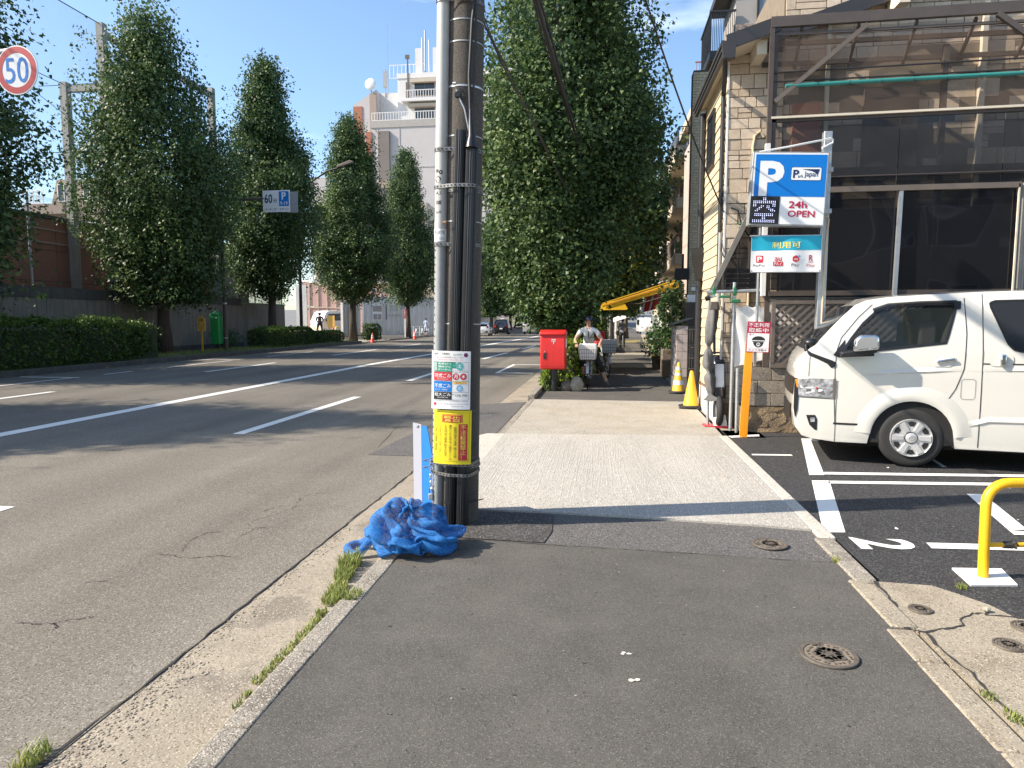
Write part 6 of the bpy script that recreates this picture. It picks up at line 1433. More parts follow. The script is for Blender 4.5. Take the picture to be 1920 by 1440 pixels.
def Q(px, py):
    """sign-face coordinates from the reading of the sign: corrects the slight lean"""
    z = 3.835 - (py - 258) / (945 - 258) * .95; x = 1.905 + (px - (182 - (py - 258) * .075)) / 672 * .96; return x, z
def pl_(poly, mat, off, nm='panel'): plate(poly, mat, ps, sg(off), nm)
pl_(rect(1.925, 2.848, 2.905, 3.82), 'sign_white', .002); pl_(rect(1.945, 2.84, 3.262, 3.80), 'sign_blue', .004)
text('P', 2.005, 2.315, 3.265, 3.715, 'sign_white', ps, sg(.006), .035)
pl_(rrect(2.40, 2.78, 3.47, 3.64, .02), 'sign_navy', .006); pl_(rrect(2.405, 2.775, 3.475, 3.635, .018), 'sign_white', .007)
text('P', 2.425, 2.50, 3.50, 3.605, 'sign_navy', ps, sg(.009), .03); text('ark', 2.485, 2.555, 3.505, 3.545, 'sign_navy', ps, sg(.009), .01); text('Japan', 2.565, 2.735, 3.50, 3.585, 'sign_navy', ps, sg(.009), .01)
pl_([(2.53, 3.615), (2.755, 3.615), (2.735, 3.55), (2.66, 3.59)], 'sign_navy', .009, 'swoosh')
text('24h', 2.40, 2.63, 3.115, 3.205, 'sign_crimson', ps, sg(.006), .022); text('OPEN', 2.395, 2.735, 3.0, 3.085, 'sign_crimson', ps, sg(.006), .022)
pl_(rect(1.915, 2.285, 2.905, 3.262), 'led_black', .006)
led = ["......##......", "......##......", ".############.", ".############.", ".##........##.", ".##..##.##.##.", "....##..##....", "...##....###..", "..##......###.", "..............", "..##########..", "..##########..", "......##......", "......##......", ".############.", ".############."]
b = MB()
for r_, row in enumerate(led):
    for c, ch in enumerate(row):
        if ch == '#':
            u0 = 1.932 + c * .0245; v0 = 3.238 - r_ * .0205; b.add([sg(.0085)(u0 + .0058 * math.cos(k), v0 + .0058 * math.sin(k)) for k in [i * 1.0472 for i in range(6)]], [tuple(range(6))])
b.build('led_dots', 'led_on', ps, False)
b = MB(); b.box(2.80, 2.98, 9.70, 9.76, 3.60, 3.66); b.box(2.80, 2.98, 9.70, 9.76, 3.06, 3.12); b.build('bracket', 'galv', ps, bevel=.004)
b = MB(); b.tube([(2.02, 9.62, 3.86), (2.4, 9.68, 3.93), (2.94, 9.72, 4.03), (2.97, 9.74, 4.02), (2.96, 9.72, 3.97), (2.82, 9.68, 3.90)], .013, 6); b.build('stay_rod', 'white_paint', ps, smooth=40)
b = MB(); b.tube([(2.86, 9.73, 2.92), (2.885, 9.72, 3.02), (2.93, 9.72, 3.03), (2.955, 9.73, 2.98), (2.93, 9.735, 2.6), (2.92, 9.735, 1.2)], .013, 8); b.build('cable_conduit', 'siding', ps, smooth=40)
b = MB(); b.tube([(2.82, 9.70, 3.0), (2.84, 9.69, 2.9), (2.83, 9.70, 2.8), (2.86, 9.72, 2.75)], .010, 6); b.build('cable', 'cable', ps)
bn = thing('payment_banner', 'teal and white cashless payment banner below the parking sign', 'banner', (2.4, 9.70, 2.28))
def bg_(off):
    def f(u, v):
        return (u - 2.4, -.08 - off + .012 * math.sin((u * 7 - v * 5)) + .006 * math.sin(u * 19 + v * 3), v - 2.28)
    return f
n, m = 24, 12; b = MB(); b.add([bg_(0)(1.95 + .90 * i / n, 2.29 + .48 * j / m) for i in range(n + 1) for j in range(m + 1)], [(i * (m + 1) + j, (i + 1) * (m + 1) + j, (i + 1) * (m + 1) + j + 1, i * (m + 1) + j + 1) for i in range(n) for j in range(m)]); b.build('cloth', 'sign_white', bn, False, smooth=180)
b = MB(); b.add([bg_(.002)(1.955 + .89 * i / n, 2.575 + .19 * j / 4) for i in range(n + 1) for j in range(5)], [(i * 5 + j, (i + 1) * 5 + j, (i + 1) * 5 + j + 1, i * 5 + j + 1) for i in range(n) for j in range(4)]); b.build('teal_field', 'sign_cyan', bn, False, smooth=180)
def bt(body, x0, x1, z0, z1, mat, bold=.0, off=.004): text(body, x0, x1, z0, z1, mat, bn, bg_(off), bold)
bt('利用可', 2.22, 2.58, 2.60, 2.69, 'sign_gold', .008)
for u, m_ in ((2.065, 'sign_red'),): plate(rrect(u - .045, u + .045, 2.415, 2.51, .012), m_, bn, bg_(.003), 'logo_tile')
bt('P', 2.035, 2.095, 2.43, 2.495, 'sign_white', .03, .005); bt('PayPay', 1.985, 2.135, 2.355, 2.395, 'sign_black', .0)
plate(rect(2.235, 2.365, 2.37, 2.425), 'sign_red', bn, bg_(.003), 'logo_tile'); bt('au', 2.255, 2.345, 2.435, 2.485, 'sign_red', .01); bt('PAY', 2.25, 2.35, 2.38, 2.415, 'sign_white', .0, .005)
for k in range(1): plate([(2.525 + .05 * math.cos(a), 2.46 + .048 * math.sin(a)) for a in [i * 1.0472 + .52 for i in range(6)]], 'sign_red', bn, bg_(.003), 'logo_tile'); plate(disc(2.565, 2.49, .018, 12), 'sign_lightblue', bn, bg_(.005), 'logo_tile')
bt('m', 2.505, 2.545, 2.44, 2.465, 'sign_white', .01, .006); bt('Pay', 2.47, 2.575, 2.35, 2.40, 'sign_black', .0)
bt('R', 2.695, 2.745, 2.43, 2.51, 'sign_crimson', .02); plate(rect(2.69, 2.75, 2.412, 2.42), 'sign_crimson', bn, bg_(.004), 'rule'); bt('Pay', 2.67, 2.775, 2.345, 2.395, 'sign_crimson', .0)
b = MB(); b.cyl((1.93, 9.62, 2.77), (2.88, 9.70, 2.77), .010, n=8); b.cyl((1.95, 9.62, 2.29), (2.86, 9.68, 2.29), .008, n=8); b.build('rod', 'galv', bn, smooth=40)
b = MB()
for x, z in ((1.965, 2.755), (2.835, 2.755), (1.965, 2.305), (2.835, 2.305)): b.add([tuple(Vector(bg_(.006)(x + .010 * math.cos(k), z + .010 * math.sin(k)))) for k in [i * .785 for i in range(8)]], [tuple(range(8))])
b.build('eyelet', 'iron', bn, False)
b = MB(); b.cyl((2.12, 9.97, 1.0), (2.10, 9.80, 2.9), .020, n=8); b.build('support_tube', 'galv_dull', bn, smooth=40)
# camera warning sign on its orange post
cs_ = thing('camera_sign', 'red and white security camera sign on a flat orange post', 'sign', (1.98, 9.9, 0)); cs_.rotation_euler = (0, R(1.9), 0)
b = MB(); b.box(-.052, .052, -.012, .012, 0, 1.32); b.build('post', 'orange_paint', cs_, False)
fS = lambda off: (lambda u, v: (u, -.018 - off, v))
b = MB(); b.box(-.045, .265, -.018, -.012, 1.205, 1.63); b.build('board', 'sign_crimson', cs_, False)
for p_, m_, o_ in ((rect(-.035, .255, 1.215, 1.47), 'sign_white', .001), (rect(-.035, .255, 1.26, 1.263), 'sign_crimson', .002)): plate(p_, m_, cs_, fS(o_))
text('不正利用', -.03, .245, 1.558, 1.615, 'sign_white', cs_, fS(.002), .006); text('取締中', -.025, .24, 1.482, 1.545, 'sign_white', cs_, fS(.002), .006)
text('REC', .02, .055, 1.447, 1.458, 'sign_black', cs_, fS(.002)); plate(disc(.0, 1.452, .011, 12), 'sign_crimson', cs_, fS(.002), 'dot')
plate([(.025 + .09 - .09 * math.cos(a), 1.375 + .055 * math.sin(a)) for a in [i * math.pi / 12 for i in range(13)]] + [(.205, 1.36), (.19, 1.35), (.04, 1.35), (.025, 1.36)], 'sign_black', cs_, fS(.002), 'camera_dome')
plate(rect(.025, .205, 1.362, 1.372), 'sign_white', cs_, fS(.003), 'rule')
plate([(.045 + .07 - .07 * math.cos(a), 1.348 - .075 * math.sin(a)) for a in [i * math.pi / 12 for i in range(13)]], 'sign_black', cs_, fS(.002), 'camera_eye'); plate(disc(.115, 1.315, .026, 18), 'sign_white', cs_, fS(.003), 'camera_eye'); plate(disc(.115, 1.315, .017, 18), 'sign_black', cs_, fS(.004), 'camera_eye'); plate([(.108, 1.298), (.122, 1.298), (.118, 1.318), (.112, 1.318)], 'sign_white', cs_, fS(.005), 'camera_eye')
text('カメラ作動中', -.015, .235, 1.222, 1.252, 'sign_black', cs_, fS(.002), .003)
# yellow hoop barrier
ub = thing('hoop_barrier', 'bright yellow steel hoop barrier on the parking lot', 'barrier', (2.44, 4.62, 0))
pts = [(2.44, 4.62, 0), (2.435, 4.62, .2), (2.43, 4.62, .48)] + [(2.43 + .14 - .14 * math.cos(R(a)), 4.62 + .02 * a / 90, .48 + .14 * math.sin(R(a))) for a in (15, 30, 45, 60, 75, 90)] + [(3.2, 4.73, .62)] + [(3.2 + .14 * math.sin(R(a)), 4.73 + .01, .62 - .14 + .14 * math.cos(R(a))) for a in (30, 60, 90)] + [(3.34, 4.75, 0)]
b = MB(); b.tube(pts, .031, 18); b.build('hoop', 'yellow_paint', ub, smooth=50)
b = MB(); b.tube([(2.44, 4.625, .215), (3.34, 4.75, .215)], .016, 12); cb = b.build('cross_bar', 'yellow_paint', ub, smooth=50)
b = MB()
for i in range(7): torus_pts = [(2.56 + i * .008, 4.64 + .019 * math.cos(a), .215 + .019 * math.sin(a)) for a in [k * .7 for k in range(9)]]; b.tube(torus_pts, .005, 5, closed=True)
b.tube([(2.60, 4.63, .225), (2.625, 4.62, .235), (2.635, 4.62, .215)], .008, 5); b.tube([(2.60, 4.63, .21), (2.63, 4.62, .2)], .007, 5); b.build('tape', 'black_rubber', cb)

# ------------------------------------------------------------------ traffic cones
def cone(name, label, x, y, z, h, mat, bands=(), base='black_rubber', sc_=1., group=None, tile=False):
    t = thing(name, label, 'traffic cone', (x, y, z), rnd.uniform(-20, 20), group)
    r0 = .155 * h / .7; b = MB(); b.lathe([(r0, .03), (r0 * .93, .045), (r0 * .19, h * .985), (r0 * .12, h), (.002, h)], n=24); b.build('body', mat, t, False, smooth=40)
    b = MB(); k = r0 * 1.32; b.prism([(-k, -k * .8), (-k * .8, -k), (k * .8, -k), (k, -k * .8), (k, k * .8), (k * .8, k), (-k * .8, k), (-k, k * .8)], 0, .032); b.build('foot', base, t, False, bevel=.006)
    if tile: b = MB(); b.lathe([(r0 * 1.5, .034), (r0 * 1.45, .055), (r0 * 1.06, .06), (r0 * 1.02, .034)], n=22); b.build('weight_ring', 'black_rubber', t, False, smooth=40)
    for z0, z1 in bands:
        ra = r0 * .93 + (r0 * .19 - r0 * .93) * (z0 * h - .045) / (h * .985 - .045); rb = r0 * .93 + (r0 * .19 - r0 * .93) * (z1 * h - .045) / (h * .985 - .045)
        b = MB(); n = 24; b.add([(q * math.cos(2 * math.pi * j / n), q * math.sin(2 * math.pi * j / n), zz) for q, zz in ((ra + .002, z0 * h), (rb + .002, z1 * h)) for j in range(n)], [(j, (j + 1) % n, n + (j + 1) % n, n + j) for j in range(n)]); b.build('reflective_band', 'reflective', t, False, smooth=60)
    return t
cone('traffic_cone', 'plain yellow traffic cone at the corner of the driveway', 1.64, 13.0, .012, .70, 'yellow_plastic', tile=True)
cone('traffic_cone', 'yellow cone with white bands by the low wall', 1.70, 15.75, 0, .70, 'yellow_plastic', ((.28, .42), (.58, .66), (.76, .85)), tile=True)
cone('traffic_cone', 'red and white cone at the site entrance kerb', -17.0, 49.0, RZ, .72, 'cone_red', ((.48, .62), (.68, .8)))
cone('traffic_cone', 'red and white cone below the white railing', -16.3, 58.0, RZ, .72, 'cone_red', ((.45, .6), (.68, .8)))

# ------------------------------------------------------------------ mailbox, rocks
mbx = thing('mailbox', 'red pillar mailbox on a dark post at the driveway edge', 'mailbox', (-1.13, 15.85, 0))
b = MB(); b.cyl((0, 0, 0), (0, 0, .56), .085, n=20); b.build('post', 'black_metal', mbx, False, smooth=40)
b = MB(); b.prism_yz([(-.27, .52), (.27, .52), (.27, 1.37), (.0, 1.40), (-.25, 1.36), (-.28, 1.30)], -.30, .28); b.build('body', 'mail_red', mbx, False, bevel=.03, bseg=3)
b = MB(); b.prism_yz([(-.305, 1.30), (.28, 1.31), (.28, 1.375), (.0, 1.425), (-.28, 1.385), (-.31, 1.35)], -.315, .295); b.build('hood', 'mail_red', mbx, False, bevel=.02, bseg=3)
b = MB(); b.box(-.04, .06, -.283, -.276, 1.20, 1.215); b.box(-.04, .06, -.283, -.276, 1.165, 1.18); b.box(.002, .018, -.283, -.276, 1.10, 1.17); b.build('postal_mark', 'sign_white', mbx, False)
b = MB(); b.box(-.225, -.165, -.285, -.275, .76, .90); lk = b.build('lock_plate', 'black_metal', mbx, False, bevel=.006); b = MB(); b.lathe([(.012, -.012), (.012, .0)], (-.195, -.283, .93), 10, 'y'); b.build('keyhole', 'galv', lk, False)
b = MB(); b.box(-.302, .282, -.2795, -.276, .60, .604); b.box(-.26, .24, -.2835, -.276, 1.262, 1.27); b.build('door_gap', 'sign_crimson', mbx, False)
b = MB(); b.box(.281, .286, -.22, .22, 1.02, 1.22); b.build('side_notice', 'sign_white', mbx, False)
def rock(label, x, y, rx, ry, rz, mat, seed):
    rr = random.Random(seed); b = MB(); b.ball((x, y, rz * .7), rx, ry, rz, 12, 8, .12, rr); o = b.build('rock', mat, None, smooth=45); tag(o, label, 'rock')
rock('flat brown stone beside the mailbox post', -.83, 15.95, .17, .14, .14, 'rock_brown', 1); rock('pale pointed stone next to the flat brown one', -.60, 15.92, .16, .13, .20, 'rock_grey', 2); rock('small grey stone behind the mailbox post', -1.2, 16.2, .12, .1, .13, 'rock_brown', 3)

# ------------------------------------------------------------------ people
def figure(name, label, loc, rz, J, bones, mats, face=True, hair=None, extra=None):
    """J: joint -> (x, y, z, radius); bones: (a, b, material index). One continuous skinned surface, regions coloured by nearest bone; the figure faces -y"""
    t = thing(name, label, 'person', loc, rz)
    names = list(J); idx = {k: i for i, k in enumerate(names)}
    me = bpy.data.meshes.new('body'); me.from_pydata([J[k][:3] for k in names], [(idx[a], idx[b]) for a, b, _ in bones], [])
    o = bpy.data.objects.new('body', me); COL.objects.link(o)
    sk_ = o.modifiers.new('skin', 'SKIN'); sk_.use_smooth_shade = True
    for i, k in enumerate(names):
        r = J[k][3]; me.skin_vertices[0].data[i].radius = r if isinstance(r, tuple) else (r, r)
        me.skin_vertices[0].data[i].use_root = (k == 'pelvis')
    ss = o.modifiers.new('sub', 'SUBSURF'); ss.levels = 2; ss.render_levels = 2
    dg = bpy.context.evaluated_depsgraph_get(); dg.update(); m2 = bpy.data.meshes.new_from_object(o.evaluated_get(dg)); bpy.data.objects.remove(o)
    m2.materials.clear()
    for mm in mats: m2.materials.append(M[mm])
    segs = [(Vector(J[a][:3]), Vector(J[b][:3]), mi) for a, b, mi in bones]
    for p in m2.polygons:
        c = p.center; best = 1e9
        for a, b_, mi in segs:
            d = b_ - a; u = max(0, min(1, (c - a).dot(d) / max(d.length_squared, 1e-9))); q = (a + d * u - c).length
            if q < best: best = q; p.material_index = mi
    m2.shade_smooth(); bo = bpy.data.objects.new('body', m2); COL.objects.link(bo); bo.parent = t
    hx, hy, hz, _ = J['head']
    hp = Vector((hx, hy, hz))
    b = MB(); n_, m_ = 16, 10; b.ball(hp + Vector((0, .012, .028)), .083, .098, .108, n_, m_)
    keep = [f for f in b.f if not (sum(b.v[i][1] for i in f) / 4 < hy - .045 and sum(b.v[i][2] for i in f) / 4 < hz + .075) and sum(b.v[i][2] for i in f) / 4 > hz - .06]
    b.f = keep; b.m = [0] * len(keep); b.build('hair', hair or 'hair', t, False, smooth=180)
    if face:
        b = MB(); b.ball(hp + Vector((-.031, -.083, .005)), .011, .008, .007, 8, 6); b.ball(hp + Vector((.031, -.083, .005)), .011, .008, .007, 8, 6); b.build('eyes', 'hair', t, False)
        b = MB(); b.obox(hp + Vector((0, -.085, -.052)), (.022, 0, 0), (0, .006, 0), (0, 0, .004)); b.build('mouth', 'sign_crimson', t, False)
        b = MB(); b.ball(hp + Vector((0, -.092, -.018)), .012, .018, .020, 8, 6); b.build('nose', 'skin', t, False, smooth=180)
        b = MB(); b.ball(hp + Vector((-.08, .01, -.01)), .012, .02, .03, 8, 6); b.ball(hp + Vector((.08, .01, -.01)), .012, .02, .03, 8, 6); b.build('ears', 'skin', t, False, smooth=180)
    return t
def hand(J, B, side, wrist, d, dn, mi, s=1.):
    """palm, four fingers of different lengths and a thumb leaving the palm's side"""
    w = Vector(J[wrist][:3]); d = Vector(d).normalized(); dn = Vector(dn).normalized(); e = d.cross(dn).normalized() * side
    p = w + d * .06 * s; J[wrist + '_palm'] = (*p, (.036 * s, .020 * s)); B.append((wrist, wrist + '_palm', mi))
    for k, l in enumerate((.075, .085, .08, .062)):
        a = p + d * .035 * s + e * (.030 - .020 * k) * s; m_ = a + d * l * .5 * s; q = m_ + (d * .5 + dn * .9) * l * .45 * s
        for nm, v, r in (('a', a, .010), ('b', m_, .0092), ('c', q, .0080)): J[f'{wrist}_{k}{nm}'] = (*v, r * s)
        B += [(wrist + '_palm', f'{wrist}_{k}a', mi), (f'{wrist}_{k}a', f'{wrist}_{k}b', mi), (f'{wrist}_{k}b', f'{wrist}_{k}c', mi)]
    a = p - d * .02 * s + e * .045 * s; q = a + (d * .6 + dn * .6 + e * .3) * .05 * s; J[wrist + '_t1'] = (*a, .011 * s); J[wrist + '_t2'] = (*q, .009 * s); B += [(wrist + '_palm', wrist + '_t1', mi), (wrist + '_t1', wrist + '_t2', mi)]
def human(arms, legs, lean=0., hgt=1.7, hip_y=0., hip_z=.92, sh_w=.185, tw=1.):
    """joint table for a clothed adult; arms and legs give elbow, wrist / knee, ankle, toe per side (l is +x)"""
    s = hgt / 1.7; J = {}
    J['pelvis'] = (0, hip_y, hip_z, (.145 * tw, .105)); J['waist'] = (0, hip_y - lean * .3, hip_z + .16, (.135 * tw, .095)); J['chest'] = (0, hip_y - lean * .7, hip_z + .34, (.155 * tw, .11)); J['neckbase'] = (0, hip_y - lean, hip_z + .50, (.085, .07))
    J['neck'] = (0, hip_y - lean * 1.05, hip_z + .56, .052); J['jaw'] = (0, hip_y - lean * 1.1 - .015, hip_z + .62, (.062, .07)); J['head'] = (0, hip_y - lean * 1.12, hip_z + .69, (.075, .088)); J['crown'] = (0, hip_y - lean * 1.1, hip_z + .755, (.06, .07))
    B = [('pelvis', 'waist', 0), ('waist', 'chest', 0), ('chest', 'neckbase', 0), ('neckbase', 'neck', 2), ('neck', 'jaw', 2), ('jaw', 'head', 2), ('head', 'crown', 2)]
    for sd, x in (('l', 1), ('r', -1)):
        e, w = arms[sd]; k, a, t_ = legs[sd]
        J['sh' + sd] = (x * sh_w, hip_y - lean * .95, hip_z + .455, .068); J['up' + sd] = tuple(Vector((x * sh_w, hip_y - lean * .95, hip_z + .455)).lerp(Vector(e), .45)) + (.062,); J['el' + sd] = (*e, .046); J['wr' + sd] = (*w, .032)
        J['hip' + sd] = (x * .095, hip_y, hip_z - .06, .105); J['th' + sd] = tuple(Vector((x * .095, hip_y, hip_z - .06)).lerp(Vector(k), .5)) + (.088,); J['kn' + sd] = (*k, .064); J['ca' + sd] = tuple(Vector(k).lerp(Vector(a), .35)) + (.058,); J['an' + sd] = (*a, .04); J['he' + sd] = (a[0], a[1] + .05, a[2] - .045, .036); J['to' + sd] = (*t_, .034)
        B += [('neckbase', 'sh' + sd, 0), ('sh' + sd, 'up' + sd, 0), ('up' + sd, 'el' + sd, 3), ('el' + sd, 'wr' + sd, 4), ('pelvis', 'hip' + sd, 1), ('hip' + sd, 'th' + sd, 1), ('th' + sd, 'kn' + sd, 1), ('kn' + sd, 'ca' + sd, 5), ('ca' + sd, 'an' + sd, 6), ('an' + sd, 'he' + sd, 7), ('an' + sd, 'to' + sd, 7)]
    return J, B
# cyclist astride a bicycle, one foot on the ground
CX, CY = -.36, 16.95
J, B = human({'l': ((.33, -.02, 1.16), (.27, -.27, 1.045)), 'r': ((-.33, -.02, 1.16), (-.27, -.27, 1.045))}, {'l': ((.30, .02, .52), (.46, .10, .11), (.50, -.06, .035)), 'r': ((-.14, -.10, .66), (-.14, .10, .30), (-.14, -.04, .22))}, .20, 1.72, .28, .93)
hand(J, B, 1, 'wrl', (0, -1, -.15), (0, -.3, -1), 2, .95); hand(J, B, -1, 'wrr', (0, -1, -.15), (0, -.3, -1), 2, .95)
cyc = figure('person', 'cyclist in white short-sleeved shirt and dark helmet waiting astride a bicycle', (CX, CY, 0), 0, J, B, ['shirt_white', 'cloth_black', 'skin', 'skin', 'skin', 'cloth_black', 'skin', 'shoe'])
hp = Vector(J['head'][:3]); b = MB(); b.ball(hp + Vector((0, .01, .05)), .105, .13, .105, 18, 12); b.f = [f for f in b.f if min(b.v[i][2] for i in f) > hp.z + .015]; b.m = [0] * len(b.f); b.prism([(hp.x - .085, hp.y - .09), (hp.x + .085, hp.y - .09), (hp.x + .06, hp.y - .16), (hp.x - .06, hp.y - .16)], hp.z + .03, hp.z + .042); b.build('helmet', 'helmet', cyc, False, smooth=60)
b = MB(); b.beam((.13, .03, 1.37), (-.02, -.07, 1.10), .008, .04, up=(0, -1, 0)); b.beam((-.02, -.07, 1.10), (-.1, .02, .98), .008, .04, up=(0, -1, 0)); b.build('bag_strap', 'taupe_steel', cyc, False)
b = MB(); b.obox((-.085, -.045, 1.24), (.05, 0, 0), (0, .006, 0), (0, 0, .006)); b.obox((.09, -.045, 1.23), (.05, 0, 0), (0, .006, 0), (0, 0, .009)); b.obox((0, -.06, 1.28), (.012, 0, 0), (0, .006, 0), (0, 0, .09)); b.build('pocket_trim', 'cloth_black', cyc, False)
def bicycle(name, label, loc, rz, cover='white_vinyl', kid=False):
    t = thing(name, label, 'bicycle', loc, rz); f = 'car_silver'
    for y, nm in ((-.56, 'front_wheel'), (.52, 'rear_wheel')):
        b = MB(); torus(b, (0, y, .33), .312, .017, 'x', 36, 8); w_ = b.build(nm, 'tyre', t, False, smooth=60)
        b = MB(); torus(b, (0, y, .33), .288, .008, 'x', 36, 6)
        b.build('rim', 'chrome', w_, False)
        b = MB()
        for k in range(14): a = k * 2 * math.pi / 14; b.cyl((.012 * (-1) ** k, y, .33), (0, y + .285 * math.cos(a), .33 + .285 * math.sin(a)), .0015, n=4)
        b.cyl((-.04, y, .33), (.04, y, .33), .018, n=10); b.build('spokes', 'chrome', w_, False)
        b = MB(); A = [2 * math.pi * i / 30 for i in range(2, 15)]; vs = []
        for a in A: vs += [(-.03, y + .345 * math.cos(a), .33 + .345 * math.sin(a)), (.03, y + .345 * math.cos(a), .33 + .345 * math.sin(a))]
        b.add(vs, [(2 * i, 2 * i + 1, 2 * i + 3, 2 * i + 2) for i in range(len(A) - 1)]); b.build('mudguard', f, t, False)
    b = MB(); b.tube([(-.05, -.56, .33), (-.05, -.50, .62), (0, -.43, .74), (0, -.38, .95)], .012, 8); b.tube([(.05, -.56, .33), (.05, -.50, .62), (0, -.43, .74)], .012, 8); b.build('fork', 'chrome', t, False, smooth=40)
    b = MB(); b.tube([(0, -.42, .76), (0, -.30, .42), (0, -.05, .30), (0, .12, .30)], .018, 8); b.tube([(0, .02, .28), (0, .16, .60), (0, .20, .84)], .015, 8); b.tube([(0, .05, .30), (.05, .52, .33)], .010, 8); b.tube([(0, .05, .30), (-.05, .52, .33)], .010, 8); b.tube([(0, .17, .62), (.05, .52, .33)], .009, 8); b.tube([(0, .17, .62), (-.05, .52, .33)], .009, 8); b.build('frame', f, t, False, smooth=40)
    b = MB(); b.tube([(-.28, -.24, 1.0), (-.24, -.33, 1.01), (-.10, -.39, .99), (.10, -.39, .99), (.24, -.33, 1.01), (.28, -.24, 1.0)], .011, 8); h = b.build('handlebar', 'chrome', t, False, smooth=40); b = MB(); b.cyl((-.285, -.22, 1.0), (-.25, -.31, 1.01), .016, n=8); b.cyl((.285, -.22, 1.0), (.25, -.31, 1.01), .016, n=8); b.build('grip', 'black_rubber', h, False)
    b = MB(); b.ball((0, .27, .87), .10, .14, .045, 14, 8); b.build('saddle', 'black_rubber', t, False, smooth=60)
    b = MB(); b.cyl((-.09, .03, .28), (.09, .03, .28), .012, n=8); b.obox((.13, .06, .22), (.05, 0, 0), (0, .04, 0), (0, 0, .01)); b.obox((-.13, .06, .21), (.05, 0, 0), (0, .04, 0), (0, 0, .01)); b.tube([(.08, .03, .28), (.09, .06, .22)], .01, 6); b.tube([(-.08, .03, .28), (-.09, .06, .22)], .01, 6); b.build('pedals', 'black_metal', t, False)
    # front basket of wire with a silver cover
    b = MB(); x0, x1, y0, y1, z0, z1 = -.20, .20, -.76, -.46, .69, .96; k = .85
    def ring(z, q): b.tube([(x0 * q, y0, z), (x1 * q, y0, z), (x1 * q, y1, z), (x0 * q, y1, z)], .004, 5, closed=True)
    for i in range(4): ring(z0 + (z1 - z0) * i / 3, k + (1 - k) * i / 3)
    for i in range(8): u = i / 7; xx = x0 + (x1 - x0) * u; b.cyl((xx * k, y0, z0), (xx, y0, z1), .003, n=4); b.cyl((xx * k, y1, z0), (xx, y1, z1), .003, n=4)
    for i in range(5): u = i / 4; yy = y0 + (y1 - y0) * u; b.cyl((x0 * k, yy, z0), (x0, yy, z1), .003, n=4); b.cyl((x1 * k, yy, z0), (x1, yy, z1), .003, n=4)
    bs_ = b.build('basket', 'black_metal', t, False)
    b = MB(); b.prism_xz([(x0 * .95, z0 + .02), (x1 * .95, z0 + .02), (x1 * 1.12, z1 + .01), (x1 * 1.05, z1 + .13), (x0 * 1.05, z1 + .13), (x0 * 1.12, z1 + .01)], y0 + .012, y1 - .012); b.build('basket_cover', cover, bs_, False, bevel=.03)
    b = MB(); b.ball((-.06, -.62, .58), .028, .03, .028, 10, 8); b.build('lamp', 'chrome', t, False)
    if kid: b = MB(); b.prism_yz([(.30, .85), (.70, .85), (.74, 1.3), (.66, 1.32), (.60, 1.0), (.30, .98)], -.17, .17); b.build('child_seat', 'sign_red', t, False, bevel=.03)
    return t
bicycle('bicycle', 'silver city bicycle with covered front basket under the cyclist', (CX, CY, 0), 0)
bicycle('bicycle', 'parked bicycle with red child seat behind the cyclist', (.02, 20.4, 0), 12, 'shirt_white', True)
J, B = human({'l': ((.27, -.02, 1.12), (.26, -.08, .88)), 'r': ((-.24, .08, 1.16), (-.12, -.16, 1.28))}, {'l': ((.10, -.05, .50), (.10, .04, .09), (.10, -.12, .03)), 'r': ((-.09, .04, .50), (-.10, .16, .10), (-.10, .03, .03))}, .02, 1.68, 0, .91)
hand(J, B, 1, 'wrl', (0, 0, -1), (0, -1, 0), 2); hand(J, B, -1, 'wrr', (0, -.3, 1), (1, 0, 0), 2)
PDX, PDY = 1.12, 40.5
pd = figure('person', 'walker in dark trousers under a white parasol down the pavement', (PDX, PDY, 0), 180, J, B, ['shirt_grey', 'cloth_black', 'skin', 'shirt_grey', 'skin', 'cloth_black', 'cloth_black', 'shoe'])
b = MB(); b.box(.22, .38, -.06, .06, .78, 1.02); b.build('handbag', 'cloth_black', pd, False, bevel=.02)
pa = thing('parasol', 'open white parasol held by the pavement walker', 'parasol', (PDX - .12, PDY + .2, 1.22)); pa.rotation_euler = (0, R(-15), 0)
b = MB(); n = 16; vs = [(0, 0, .66)]
for r_, z in ((.2, .645), (.4, .59), (.56, .50), (.62, .44)):
    for j in range(n): a = 2 * math.pi * j / n; k = 1 - .05 * (j % 2) * (r_ > .4); vs.append((r_ * k * math.cos(a), r_ * k * math.sin(a), z))
fs = [(0, 1 + j, 1 + (j + 1) % n) for j in range(n)] + [(1 + i * n + j, 1 + (i + 1) * n + j, 1 + (i + 1) * n + (j + 1) % n, 1 + i * n + (j + 1) % n) for i in range(3) for j in range(n)]
b.add(vs, fs); b.build('canopy', 'parasol', pa, False, smooth=40); b = MB(); b.cyl((0, 0, -.02), (0, 0, .72), .008, n=6); b.build('stick', 'black_metal', pa, False)
